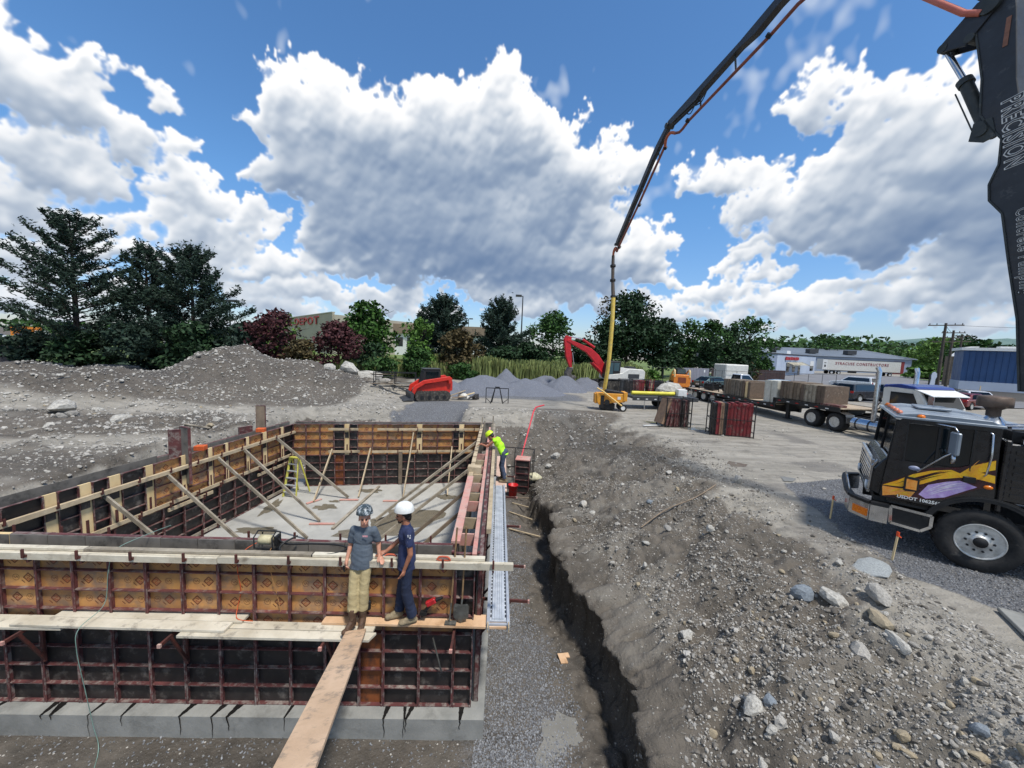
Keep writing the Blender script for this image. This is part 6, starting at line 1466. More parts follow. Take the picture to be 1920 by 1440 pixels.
b = MB(); b.tube([(3.4, 0, 4.75), (4.75, 0, 5.0)], .055, 8); b.tube([(4.35, .0, 3.5), (4.15, 0, 2.35)], .05, 8); b.build('cylinder_rod', M_CHR, EX)
b = MB(); b.prism([(4.3, 2.1), (4.65, 2.1), (4.95, 1.5), (4.8, .95), (4.2, .85), (3.95, 1.15), (4.1, 1.35), (4.35, 1.25), (4.5, 1.5)], -.5, .5); b.build('bucket', mat('bucket_worn', (112, 108, 104), .6, .4, c2=(80, 72, 66), sc=5), EX, bevel=.03)
b = MB(); b.tube([(-1.9, -.9, 2.18), (-1.9, .9, 2.18)], .03, 6); b.box2((-1.8, -.5, 2.18), (-1.1, .6, 2.35)); b.build('engine_cover', M_DG, EX)
# steel saw horse
o = empty('steel_stand', (-.95, 25.3, YARD), 0, 'black steel frame stand on the edge of the yard beyond the far wall', 'stand')
b = MB()
for x in (-.74, .74): b.beam((x, 0, 0), (x, 0, 1.0), .05, .05)
b.beam((-.76, 0, 1.02), (.76, 0, 1.02), .05, .05)
for s in (-1, 1): b.beam((s*.16, 0, 1.0), (s*.42, -.3, -.02), .045, .045); b.beam((s*.16, 0, 1.0), (s*.36, .35, -.02), .045, .045); b.beam((s*.38, -.28, .08), (s*.7, 0, .3), .03, .03)
b.box2((-.15, -.06, 1.04), (.15, .06, 1.12)); b.build('frame', M_BLK, o)
# lumber, debris
r = random.Random(21)
for i in range(12):
    x = -9.6+r.uniform(0, 2.6); y = 26.6+r.uniform(-.6, 1.2); L_ = r.uniform(1.4, 2.6); a = r.uniform(-.25, .2); zz = gz(x, y)+.08+.07*i
    board((x-L_/2*math.cos(a), y-L_/2*math.sin(a), zz), (x+L_/2*math.cos(a), y+L_/2*math.sin(a), zz+r.uniform(-.05, .12)), .14, .045, ('black', 'brown', 'grey')[(i+2) % 3]+' timber in the heap left of the red loader, '+('bottom', 'second', 'third', 'fourth', 'fifth', 'sixth', 'seventh', 'eighth', 'ninth', 'tenth', 'eleventh', 'topmost')[i]+' layer', 'board', 'timbers heaped left of the red loader', (M_WOODD, M_WOODG, M_PLY_D)[i % 3])
o = empty('steel_rack', (-8.3, 27.2, gz(-8.3, 27.2)), R(10), 'low black steel rack holding timbers left of the red loader', 'rack')
b = MB()
for x in (-1.4, 0, 1.4):
    for y in (-.4, .4): b.beam((x, y, 0), (x, y, 1.15), .05, .05)
    b.beam((x, -.4, .3), (x, .4, .3), .05, .05)
for y in (-.4, .4): b.beam((-1.4, y, 1.1), (1.4, y, 1.1), .045, .045); b.beam((-1.4, y, .3), (1.4, y, .3), .045, .045)
b.build('frame', M_BLK, o)
for i, (x, y, L_, a, t_, m_, lab) in enumerate(((-3.9, 26.6, 1.5, .5, .5, M_WOOD, 'pale board propped on the debris right of the red loader'), (-3.2, 26.7, 1.2, -.3, .35, M_CREAM, 'clean short board across the debris right of the red loader'), (-3.6, 26.4, 1.0, .1, .1, M_WOODD, 'dark board under the debris right of the red loader'), (-2.7, 26.6, .9, .9, .2, M_PLY_D, 'black panel offcut at the right end of the debris'))):
    board((x-L_/2*math.cos(a), y, YARD+.1), (x+L_/2*math.cos(a), y+.3, YARD+.1+t_), .2, .05, lab, 'board', None, m_)
for i, (x, y, s, lab) in enumerate(((-3.3, 26.9, .36, 'white crumpled sheeting in the debris right of the red loader'), (-2.5, 27.0, .30, 'dark rumpled tarp at the right of the debris heap'))):
    o = rock(x, y, s, (mat('sheeting_white', (214, 212, 204), .8, c2=(180, 178, 170), sc=6), M_PLY_D)[i], lab, None, (1.4, .8, .8), cat='sheeting')
# panel racks in the yard: every panel standing in them is a part
def rack(x, y, rz, label, n, W, H_, D_, mats_, lean=0, group='racks of form panels standing in the yard', z=None, steel=True, thick=None):
    o = empty('panel_rack', (x, y, gz(x, y) if z is None else z), rz, label, 'panel rack', group); r = random.Random(int(x*37+y*11)); w = W/n
    for i in range(n):
        b = MB(); hh = H_*r.uniform(.94, 1.0) if steel else H_*r.uniform(.97, 1.0); x0 = -W/2+i*w
        b.box2((x0+.006, -D_/2+r.uniform(0, .05), .04), (x0+w-.006, D_/2, hh)); 
        b.box2((x0+.006, -D_/2-.012, .04), (x0+.018, -D_/2+.0, hh)); b.box2((x0+w-.018, -D_/2-.012, .04), (x0+w-.006, -D_/2, hh))
        p = b.build('form_panel', mats_[r.randrange(len(mats_))], o)
        if lean and i < 3: p.rotation_euler = (0, lean*(3-i)/3, 0); p.location = (-.12*(3-i), 0, 0)
    if steel:
        b = MB()
        for sx in (-W/2-.10, W/2+.10):
            for sy in (-D_/2-.03, D_/2+.05): b.beam((sx, sy, 0), (sx, sy, H_+.06), .04, .04)
            for z_ in (.25, H_*.5, H_+.03): b.beam((sx, -D_/2-.03, z_), (sx, D_/2+.05, z_), .03, .03)
        for sy in (-D_/2-.05, D_/2+.05):
            for z_ in (.05, H_*.5, H_+.04): b.beam((-W/2-.1, sy, z_), (W/2+.1, sy, z_), .03, .03)
        b.build('rack_frame', M_BLK, o)
    return o
RM = [mat('panel_edge_red', (128, 40, 42), .7, c2=(96, 34, 36), sc=4, dirt=(116, 98, 88), dsc=4, dth=.54, bump=.2), M_STEEL, M_STEELD, M_PLY_D, mat('panel_edge_tan', (150, 122, 98), .8, c2=(120, 96, 78), sc=5)]
rack(10.45, 18.1, R(-14), 'rack of red edged form panels standing on the yard, nearest the trench', 11, 1.65, 1.62, .7, RM+[RM[0]]*3)
rack(8.55, 19.9, R(12), 'rack of leaning dark red form panels left of the nearest rack', 9, 1.25, 1.50, .7, RM, lean=.30)
RW = [mat('panel_back_brown', (112, 96, 82), .85, c2=(84, 72, 62), sc=5, dirt=(150, 136, 120), dsc=5, dth=.58), M_WOODD, mat('panel_back_grey', (128, 118, 104), .85, c2=(98, 90, 80), sc=5)]
for i, (x, y, n, m_, lab) in enumerate(((9.9, 33.2, 4, [M_DG, M_PLY_D], 'black caged rack behind the yellow hopper machine'), (11.0, 33.6, 4, [RM[0], M_STEEL], 'small rack of dark red panels behind the yellow hopper machine'), (12.4, 33.4, 3, [M_PLY_D, M_STEELD], 'black panel rack at the right of the far group'))):
    rack(x, y, R(5*i-5), lab, n, 1.0+.3*(i == 2), 1.35, .8, m_)
for i in range(3):
    b = MB(); b.beam((0, 0, 0), (.12, .0, 1.5), .05, .03); tag(b.build('stake', (M_RED, M_CREAM, M_RED)[i], None, (11.75+i*.18, 33.0, YARD)), ['orange marked stake left of its pair among the far racks', 'cream stake between two orange ones among the far racks', 'orange stake right of the cream one among the far racks'][i], 'stake')
# yellow hopper machine the hose feeds
HP = empty('hopper_machine', (6.35, 24.6, YARD), R(-4), 'yellow wheeled hopper machine that the boom hose hangs into', 'hopper'); HP.scale = (.88, .88, .88)
M_YM = mat('machine_yellow', (226, 160, 52), .5, c2=(196, 130, 40), sc=4, dirt=(150, 112, 64), dsc=5, dth=.58)
b = MB(); b.prism([(-1.0, .65), (-1.05, 1.22), (-.75, 1.26), (1.05, 1.26), (1.08, .85), (.95, .66), (.2, .6), (-.6, .45), (-.85, .4)], -.5, .5); b.build('hopper_body', M_YM, HP, bevel=.02)
b = MB(); b.box2((-1.15, -.42, .5), (-.98, .42, 1.18)); b.box2((.85, -.55, .75), (1.12, .55, 1.38)); b.build('end_plate', M_YM, HP, bevel=.015)
b = MB(); b.prism([(-.5, 1.261), (-.35, 1.5), (.5, 1.42), (.95, 1.30), (.9, 1.261)], -.38, .38); b.build('rubber_cover', M_BLK, HP, bevel=.03)
b = MB(); b.box2((-.7, -.4, .08), (.3, .4, .5)); b.tube([(-.3, -.51, .62), (-.3, -.54, .62)], .2, 16); b.box2((-.75, -.52, .2), (-.5, -.5, 1.1)); b.build('engine', M_BLK, HP)
b = MB(); b.tube([(-1.05, -.5, 1.62), (-.7, -.58, 1.45), (.75, -.62, .42)], .055, 8); b.build('tow_arm', mat('arm_yellow', (236, 200, 124), .5), HP)
for x, y, rr_ in ((.85, -.58, .26), (.85, .58, .26)): wheel_at(HP, x, y, rr_, rr_, .12, .15, -1 if y < 0 else 1, M_WHITE)
b = MB(); b.box((.55, -.506, .95), (.22, .01, .2)); b.build('label_plate', M_WHITE, HP)
# low trailer with a yellow pipe behind it
TR = empty('low_trailer', (10.1, 26.4, YARD), R(6), 'low black flat trailer behind the racks, carrying a yellow pipe', 'trailer')
b = MB(); b.box2((-2.2, -.9, .72), (2.4, .9, .86)); b.box2((-2.2, -.95, .6), (2.4, -.9, .86)); b.build('deck', M_DG, TR)
for k in range(6): b = MB(); b.box2((-1.9+k*.6, -.955, .68), (-1.75+k*.6, -.951, .74)); b.build('reflector', M_WHITE, TR)
for x in (.3, 1.2): wheel_at(TR, x, -.75, .33, .33, .2, .2, -1); wheel_at(TR, x, .75, .33, .33, .2, .2, 1)
b = MB(); b.beam((-1.3, -.8, .6), (-1.3, -.8, 0), .05, .05); b.beam((-1.4, -.8, .02), (-1.2, -.8, .02), .2, .03); b.build('stand_leg', M_CHR, TR)
o = MB().tube([(-1.55, 0, 0), (1.5, 0, 0)], .13, 14).build('yellow_pipe', mat('pipe_yellow', (226, 214, 72), .5, c2=(200, 188, 56), sc=4), None, (9.7, 26.2, YARD+1.02), (0, 0, R(6))); tag(o, 'yellow pipe lying along the low black trailer', 'pipe')
for i, (x, y, s, m_, lab) in enumerate(((11.2, 26.6, .3, M_CRM, 'cream sack on the low trailer at the end of the yellow pipe'), (10.5, 26.5, .22, M_CREAM, 'small sack behind the yellow pipe'), (12.0, 26.9, .34, M_RED, 'dark red bundle on the right end of the low trailer'))):
    rock(x, y, s, m_, lab, None, (1.2, .8, .6), z=YARD+.87, sink=0, cat='load')
b = MB(); b.box((0, 0, .25), (.6, .5, .5)); tag(b.build('white_box', M_WHITE, None, (11.6, 26.2, YARD+.87), bevel=.02), 'white box on the low trailer behind the leaning panels', 'box')
for i, (x, y, s, a, lab) in enumerate(((13.2, 32.0, 1.05, (1.4, .9, .8), 'big pale concrete boulder in the yard left of the orange loader'), (12.3, 31.5, .55, (1.2, .9, .9), 'rounded grey boulder against the big pale one'), (14.4, 31.0, .5, (1.3, 1, .7), 'dark tyre shaped lump right of the big boulder'))):
    rock(x, y, s, (M_ST4, M_ST, M_DG)[i], lab, None, a)
# orange skid loader seen from behind
SL = empty('skid_loader', (18.9, 43.2, YARD), R(-12), 'orange skid loader parked by the grey fence, seen from behind', 'loader')
b = MB(); b.prism([(-.85, .25), (-.9, 1.35), (-.6, 1.5), (.6, 1.5), (.9, 1.35), (.85, .25), (.6, .12), (-.6, .12)], -.9, .8); b.build('body', mat('case_orange', (222, 134, 44), .5, c2=(196, 110, 36), sc=4), SL, bevel=.06)
b = MB(); b.box2((-.42, -.92, .6), (.42, -.905, 1.2)); b.build('grille', mat('grille_brown', (128, 62, 34), .6), SL)
b = MB(); b.prism([(-.5, 1.5), (-.45, 2.1), (.45, 2.1), (.5, 1.5)], -.2, 1.0); b.build('cab', M_BLK, SL, bevel=.03)
b = MB(); b.box2((-.40, -.21, 1.6), (.40, -.203, 2.02)); b.build('cab_window', glass('cab_glass', (70, 92, 98)), SL)
for x in (-.78, .78): b = MB(); b.tube(smooth_pts([(x, -.85, 1.2), (x, -.7, 1.9), (x, .0, 1.9), (x, 1.4, 1.2), (x, 2.0, .4)], 4), .10, 8); b.build('loader_arm', mat('arm_cream', (226, 196, 140), .5), SL)
for x in (-.78, .78):
    for y in (-.5, .55): wheel_at(SL, x, y, .38, .38, .3, .2, -1)
# ---- flatbed semi trailer with tractor
FD = math.atan2(-.988, .156)
FB = empty('flatbed_trailer', (16.9, 31.4, YARD), FD, 'long black flatbed semi trailer with tan deck, loaded with bundles of form panels', 'trailer')
M_DECK = mat('deck_wood', (184, 166, 142), .85, c2=(150, 134, 114), sc=3, stretch=(.3, 2, 1), dirt=(118, 106, 92), dsc=3, dth=.55)
# local x runs from the rear axles to the tractor, camera side is y < 0 (right of travel)
b = MB(); b.box2((-2.4, -1.28, .82), (7.0, 1.28, .88)); b.build('deck', M_DECK, FB)
b = MB(); b.box2((6.95, -1.28, 1.22), (11.2, 1.28, 1.28)); b.build('upper_deck', M_DECK, FB)
b = MB(); b.box2((-2.4, -1.33, .66), (7.0, -1.285, .90)); b.box2((-2.4, 1.285, .66), (7.0, 1.33, .90)); b.box2((6.9, -1.33, 1.06), (11.2, -1.285, 1.30)); b.box2((6.9, 1.285, 1.06), (11.2, 1.33, 1.30)); b.box2((6.9, -1.33, .66), (7.1, -1.285, 1.3)); b.build('side_rail', M_BLK, FB)
b = MB(); b.box2((-2.2, -.55, .38), (7.2, -.4, .8)); b.box2((-2.2, .4, .38), (7.2, .55, .8)); b.prism([(6.6, .45), (7.2, 1.2), (11, 1.2), (11, 1.0), (7.6, 1.0), (7.0, .4)], -.55, .55); b.build('main_beam', M_BLK, FB)
for k in range(17): b = MB(); x = -2.2+k*.56; b.box2((x, -1.336, .74), (x+.2, -1.331, .79)); b.build('reflector_strip', M_WHITE if k % 2 else M_REDL, FB)
for k in range(6): b = MB(); x = 7.3+k*.62; b.box2((x, -1.336, 1.14), (x+.2, -1.331, 1.19)); b.build('reflector_strip', M_WHITE if k % 2 else M_REDL, FB)
for x in (-1.1, 0, 1.1):
    wheel_at(FB, x, -1.05, .44, .44, .45, .26, -1); wheel_at(FB, x, 1.05, .44, .44, .45, .26, 1)
b = MB()
for y in (-.8, .8): b.beam((-2.4, y, .8), (-3.6, y, .12), .10, .12)
for k in range(5): b.beam((-2.6-k*.22, -.8, .70-k*.125), (-2.6-k*.22, .8, .70-k*.125), .06, .05)
b.build('loading_ramp', M_BLK, FB)
b = MB(); b.box2((7.5, -.9, .1), (7.7, -.75, 1.0)); b.box2((7.4, -.98, .06), (7.8, -.68, .1)); b.build('landing_leg', M_BLK, FB)
def on_deck(s, y, z): return FB.matrix_local @ Vector((s, y, z))
FB_M = Matrix.Translation((16.9, 31.4, YARD)) @ Matrix.Rotation(FD, 4, 'Z')
def deck_pt(s, y, z): return FB_M @ Vector((s, y, z))
def bundle(s, y, z, W, H_, D_, n, mats_, label):
    p = deck_pt(s, y, z); return rack(p.x, p.y, FD, label, n, W, H_, D_, mats_, 0, 'bundles of form panels on the flatbed', z=p.z, steel=False)
bundle(3.15, -.35, .89, 2.1, 1.20, 1.6, 9, RW, 'bundle of brown weathered panels on the flatbed, middle of the deck')
bundle(4.45, -.35, .89, .45, 1.15, 1.5, 2, [M_CREAM, RW[0]], 'pale edged stack of panels at the right end of the middle bundle')
bundle(6.45, -.35, .89, 1.0, 1.45, 1.6, 2, [mat('panel_face_pale', (204, 202, 190), .7, c2=(176, 174, 162), sc=4)], 'pair of pale clean panels standing on the flatbed at the step')
bundle(7.85, -.35, 1.29, 1.35, 1.10, 1.6, 6, RW, 'bundle of brown panels on the upper deck, left one of two')
bundle(9.35, -.35, 1.29, 1.5, 1.06, 1.6, 6, [RW[0], M_WOODG], 'bundle of worn grey brown panels on the upper deck, right one of two')
for i, (s, y, W_, lab) in enumerate(((-.6, -.2, 1.7, 'black steel equipment rack with hoses on the rear of the flatbed'), (1.2, .1, 1.2, 'dark covered machine on the flatbed left of the brown bundles'))):
    p = deck_pt(s, y, .89); o = empty('equipment_rack', p, FD, lab, 'rack'); b = MB()
    for x in (-W_/2, W_/2):
        for yy in (-.5, .5): b.beam((x, yy, 0), (x, yy, 1.0-.2*i), .05, .05)
    for yy in (-.5, .5): b.beam((-W_/2, yy, .98-.2*i), (W_/2, yy, .98-.2*i), .04, .04); b.beam((-W_/2, yy, .3), (W_/2, yy, .3), .04, .04)
    b.build('frame', M_BLK, o); b = MB(); rr2 = random.Random(i+3)
    for k in range(7): b.tube(smooth_pts([(rr2.uniform(-.5, .5)*W_, rr2.uniform(-.4, .4), rr2.uniform(.05, .2)), (rr2.uniform(-.5, .5)*W_, rr2.uniform(-.4, .4), rr2.uniform(.4, .8)), (rr2.uniform(-.5, .5)*W_, rr2.uniform(-.4, .4), rr2.uniform(.05, .5))], 5), .06, 7)
    b.box((0, 0, .3), (W_*.6, .6, .5)); b.build('stored_gear', M_BLK, o)
p = deck_pt(10.6, -.3, 1.3); board(deck_pt(9.9, -.9, 1.34), deck_pt(11.0, -.9, 1.34), .5, .1, 'rust coloured plate lying on the front of the upper deck', 'plate', None, RM[1])
# tractor
TT = empty('semi_tractor', deck_pt(0, 0, 0), FD, 'blue and white semi tractor with chrome stack and tanks, coupled to the flatbed', 'tractor')
for x in (9.55, 10.9):
    wheel_at(TT, x, -1.0, .5, .5, .5, .29, -1); wheel_at(TT, x, 1.0, .5, .5, .5, .29, 1)
wheel_at(TT, 16.6, -1.05, .5, .5, .3, .29, -1, front=True); wheel_at(TT, 16.6, 1.05, .5, .5, .3, .29, 1)
b = MB(); b.box2((9.0, -.45, .55), (17.0, -.3, .9)); b.box2((9.0, .3, .55), (17.0, .45, .9)); b.box2((9.8, -.5, .9), (10.9, .5, 1.05)); b.build('chassis', M_BLK, TT)
b = MB(); pr = [(8.9+.0, .9), (9.0, 1.04), (9.55, 1.12), (10.2, 1.06), (10.9, 1.12), (11.5, .98), (11.56, .55)]
for i in range(len(pr)-1): b.beam((pr[i][0], -1.02, pr[i][1]), (pr[i+1][0], -1.02, pr[i+1][1]), .55, .02, up=(0, 1, 0)) if 0 else b.add([(pr[i][0], -1.28, pr[i][1]), (pr[i+1][0], -1.28, pr[i+1][1]), (pr[i+1][0], -.74, pr[i+1][1]), (pr[i][0], -.74, pr[i][1])], [(0, 1, 2, 3)])
b.build('mud_guard', M_CHR, TT)
b = MB(); b.tube([(11.75, -.98, .62), (13.5, -.98, .62)], .30, 20); b.build('fuel_tank', M_CHR, TT)
for x in (12.0, 12.6, 13.2): b = MB(); b.tube([(x-.035, -.98, .62), (x+.035, -.98, .62)], .315, 20); b.build('tank_strap', M_TB, TT)
b = MB(); b.prism([(12.9, .95), (12.9, 2.62), (13.2, 2.72), (14.35, 2.62), (14.75, 1.85), (14.8, .95)], -1.05, 1.05); b.build('cab', M_EW, TT, bevel=.04)
b = MB(); b.prism([(12.86, 2.63), (12.95, 2.76), (13.6, 2.84), (14.2, 2.76), (14.3, 2.65)], -1.06, 1.06); b.build('roof', mat('tractor_blue', (32, 58, 132), .35, c2=(24, 44, 108), sc=4, coat=.4), TT, bevel=.03)
b = MB(); b.prism([(13.25, 1.8), (13.25, 2.45), (14.15, 2.45), (14.42, 1.85)], -1.062, -1.055); b.add([(14.44, -.92, 2.5), (14.44, .92, 2.5), (14.78, .92, 1.88), (14.78, -.92, 1.88)], [(0, 1, 2, 3)]); b.box2((12.885, -.7, 1.9), (12.895, .7, 2.4)); b.build('cab_window', M_WG, TT)
b = MB(); b.add([(14.2, -1.08, 2.66), (14.85, -1.0, 2.42), (14.85, 1.0, 2.42), (14.2, 1.08, 2.66), (14.2, -1.08, 2.63), (14.85, -1.0, 2.39), (14.85, 1.0, 2.39), (14.2, 1.08, 2.63)], [(0, 1, 2, 3), (7, 6, 5, 4), (1, 5, 6, 2), (0, 4, 5, 1), (2, 6, 7, 3)]); b.build('sun_visor', M_WHITE, TT)
b = MB(); b.prism([(14.78, .9), (14.75, 1.85), (15.4, 1.78), (17.1, 1.55), (17.2, .8)], -.62, .62); b.build('hood', M_TR, TT, bevel=.08, seg=2)
b = MB(); b.prism([(17.15, .5), (17.15, 1.5), (17.25, 1.45), (17.25, .5)], -.6, .6); b.build('radiator', M_CHR, TT)
for y in (-1.2, 1.2): b = MB(); b.tube([(12.7, y*.93, .9), (12.7, y*.93, 3.35), (12.62, y*.96, 3.55)], .10, 14); b.build('exhaust_stack', M_CHR, TT)
b = MB(); b.beam((14.9, -1.15, 2.4), (14.9, -1.15, 1.8), .04, .2); b.tube([(14.7, -1.0, 2.4), (14.9, -1.15, 2.42)], .015, 6); b.build('mirror', M_CHR, TT)
for i in range(2): b = MB(); b.tube(smooth_pts([(12.85, -.3+.3*i, 1.6), (12.4, -.3+.3*i, 1.9), (12.0, -.2+.2*i, 1.4), (11.6, 0, 1.25)], 5), .025, 6); b.build('air_hose', M_BLK, TT)
# ---- cars
def car(x, y, rz, col, label, kind='sedan', z=YARD, L_=4.6, W_=1.8, met=.3):
    m = mat('car_paint_%d_%d_%d' % col, col, .3, met, c2=tuple(int(v*.9) for v in col), sc=2, coat=.5); o = empty('parked_car' if kind != 'pickup' else 'pickup_truck', (x, y, z), rz, label, 'pickup' if kind == 'pickup' else 'car'); h = L_/2; w = W_/2
    top = {'sedan': 1.42, 'suv': 1.70, 'pickup': 1.78}[kind]; bl = {'sedan': .92, 'suv': 1.05, 'pickup': 1.1}[kind]
    wx = h*.63
    def ar(cx): return [(cx+.40*math.cos(R(a)), .34+.40*math.sin(R(a))) for a in range(180, -1, -20)]
    low = [(-h, .35)]+[(-h, bl-.08), (-h+.15, bl+.02)]+[(h*.45, bl), (h-.25, bl-.16), (h, bl-.38), (h, .32)]
    pr = [(-h, .30), (-h-.02, bl*.7), (-h+.06, bl), (h*.42, bl), (h*.85, bl-.14), (h, bl-.34), (h+.02, .32)]+list(reversed(ar(wx)))[0:]+list(reversed(ar(-wx)))
    b = MB(); b.prism(pr, -w, w); b.build('body', m, o, bevel=.05)
    if kind == 'sedan': gh = [(-h+.35, bl-.01), (-h*.52, top-.06), (-.2, top), (.35, top-.03), (h*.50, bl-.01)]; sl = [(-h*.62, bl+.04), (-h*.46, top-.1), (-.15, top-.07), (.3, top-.1), (h*.38, bl+.04)]
    elif kind == 'suv': gh = [(-h+.05, bl-.01), (-h+.25, top-.06), (-h+.6, top), (.35, top-.02), (h*.46, bl-.01)]; sl = [(-h+.3, bl+.06), (-h+.42, top-.12), (.25, top-.12), (h*.36, bl+.06)]
    else: gh = [(-.35, bl-.01), (-.25, top-.06), (-.1, top), (.75, top-.02), (1.3, bl-.01)]; sl = [(-.22, bl+.08), (-.15, top-.12), (.7, top-.12), (1.12, bl+.08)]
    n = len(gh); V = [(p[0], -w*.95, p[1]) if p[1] < bl+.05 else (p[0], -w*.78, p[1]) for p in gh]+[(p[0], w*.95, p[1]) if p[1] < bl+.05 else (p[0], w*.78, p[1]) for p in gh]
    b = MB(); b.add(V, [tuple(range(n)), tuple(reversed(range(n, 2*n)))]+[(i, i+n, (i+1) % n+n, (i+1) % n) for i in range(n)]); b.build('cabin', m, o, bevel=.03)
    b = MB(); k = len(sl)
    for s in (-1, 1):
        b.add([(p[0], s*(w*(.95-.17*(p[1]-bl)/(top-bl))+.008), p[1]) for p in sl], [tuple(range(k))] if s < 0 else [tuple(reversed(range(k)))])
    a, c = gh[-2], gh[-1]; e, f = gh[0], gh[1]
    def scr(p, q, off): 
        P1 = Vector((p[0]*.93+q[0]*.07, 0, p[1]*.93+q[1]*.07)); P2 = Vector((p[0]*.08+q[0]*.92, 0, p[1]*.08+q[1]*.92)); d = (P2-P1).normalized(); nn = Vector((d.z, 0, -d.x))*off
        return P1+nn, P2+nn
    for p, q, off in ((a, c, -.012), (f, e, .012)):
        P1, P2 = scr(p, q, off); b.add([(P1.x, -w*.68, P1.z), (P1.x, w*.68, P1.z), (P2.x, w*.82, P2.z), (P2.x, -w*.82, P2.z)], [(0, 1, 2, 3), (3, 2, 1, 0)])
    b.build('glass', M_WG, o)
    for sx in (-1, 1):
        for sy in (-1, 1): wheel_at(o, sx*wx, sy*(w-.11), .33, .33, .22, .22, sy)
    for sy in (-1, 1):
        b = MB(); b.box((h-.02, sy*w*.72, bl-.30), (.06, .34, .13)); b.build('headlight', glass('lamp_glass', (220, 224, 226), .08), o)
        b = MB(); b.box((-h-.0, sy*w*.8, bl-.12), (.06, .22, .2)); b.build('tail_light', M_REDL, o)
    if kind == 'pickup': b = MB(); b.box2((-h+.1, -w*.82, bl-.02), (-.45, w*.82, bl+.006)); b.build('cargo_bed', M_BLK, o)
    b = MB(); b.box((-h-.02, 0, .55), (.05, .5, .13)); b.build('plate', M_WHITE, o)
    return o
car(22.8, 43.5, R(20), (84, 108, 108), 'grey green hatchback behind the rear of the flatbed, leftmost parked car', 'sedan')
car(26.0, 44.2, R(8), (222, 224, 226), 'white pickup behind the equipment on the flatbed', 'pickup', L_=5.4)
b = MB(); b.box2((-1.6, -1.2, .2), (1.6, 1.2, 2.7)); tag(b.build('site_van', M_EW, None, (28.6, 50.5, YARD), (0, 0, R(8)), bevel=.1), 'white box van top showing behind the white pickup', 'van')
car(29.9, 42.5, R(14), (96, 140, 176), 'blue car between the brown bundles and the pale panels', 'sedan')
car(29.2, 39.4, R(-2), (126, 146, 160), 'silver blue car in front of the blue one, seen between the bundles', 'sedan')
car(47.2, 53.3, R(118), (228, 230, 230), 'white SUV standing alone on the far asphalt lot', 'suv', L_=4.8)
car(33.6, 36.8, R(15), (52, 54, 58), 'dark grey SUV behind the upper deck of the flatbed', 'suv', L_=4.8)
car(38.2, 37.4, R(10), (44, 46, 50), 'black estate car behind the front of the flatbed', 'suv', L_=4.9)
car(36.4, 41.4, R(12), (118, 128, 136), 'grey car in the row behind the two dark cars', 'sedan')
car(40.4, 34.0, R(20), (120, 40, 44), 'dark red car nearest the semi tractor', 'sedan')
car(45.6, 38.0, R(60), (232, 234, 236), 'white car by the blue building, beyond the semi tractor', 'sedan')
# ---- survey stakes, slabs and small things near the truck
def lath(x, y, label, h=.62, tilt=.05, grp=None):
    o = empty('survey_stake', (x, y, gz(x, y)-.05), 0, label, 'stake', grp); b = MB(); b.beam((0, 0, 0), (tilt, 0, h), .038, .014); b.build('lath', M_CREAM, o)
    b = MB(); b.beam((tilt*.86, 0, h*.86), (tilt, 0, h+.003), .044, .02); b.tube([(tilt*.9, -.01, h*.9), (tilt*.9+.04, -.03, h*.84)], .012, 5); b.build('orange_ribbon', mat('ribbon_orange', (240, 88, 40), .6), o)
lath(7.50, 7.12, 'survey stake with orange top standing before the truck bumper', .62)
lath(7.80, 8.95, 'farther survey stake with orange ribbon left of the truck', .62, .02)
o = rock(6.62, 6.66, .30, mat('concrete_rubble', (178, 182, 180), .9, c2=(134, 138, 138), sc=14, bump=.9, bsc=30), 'round pale disc of spilled concrete on the ground before the truck', None, (1.25, .9, .16), rz=.3, cat='concrete', sink=.2, v=2)
b = MB(); b.prism([(-.9, -.03), (.9, -.03), (.9, .03), (-.9, .03)], -.5, .5); tag(b.build('concrete_slab', M_CONC, None, (8.15, 4.72, gz(8.1, 4.7)+.03), (0, 0, R(-30)), bevel=.008), 'flat concrete slab corner at the right edge below the truck', 'slab')
b = MB(); b.box((0, 0, 0), (.12, .05, .03)); b.box((.06, .03, 0), (.06, .04, .02)); tag(b.build('orange_scrap', mat('ribbon_orange', (240, 88, 40)), None, (7.1, 6.9, gz(7.1, 6.9)+.02), (0, 0, .6)), 'scrap of orange ribbon on the ground beside the concrete disc', 'ribbon')
for i, (x, y, rx, ry, z_, rz) in enumerate(((9.6, 19.2, .9, .5, 0, .2), (9.9, 20.8, 1.6, .35, 0, .1), (8.2, 13.4, .7, .25, 0, .9), (9.0, 12.0, .5, .18, 0, .8), (7.6, 20.9, .45, .3, 0, 0))):
    xs_ = np.linspace(-rx, rx, 7); zz = float(np.mean([float(ground_z(x+q, y+w_)) for q in xs_*.8 for w_ in (-ry*.7, 0, ry*.7)]))+.008
    puddle(x, y, rx, ry, zz-.004, 20+i, rz, mat('rain_water', (122, 118, 108), .04, c2=(104, 100, 92), sc=2))
b = MB(); b.box((0, 0, .04), (1.0, .12, .03)); tag(b.build('white_sheet', M_WHITE, None, (7.3, 19.6, YARD+.02), (0, 0, .3)), 'white scrap of sheeting left of the leaning panel rack', 'sheeting')

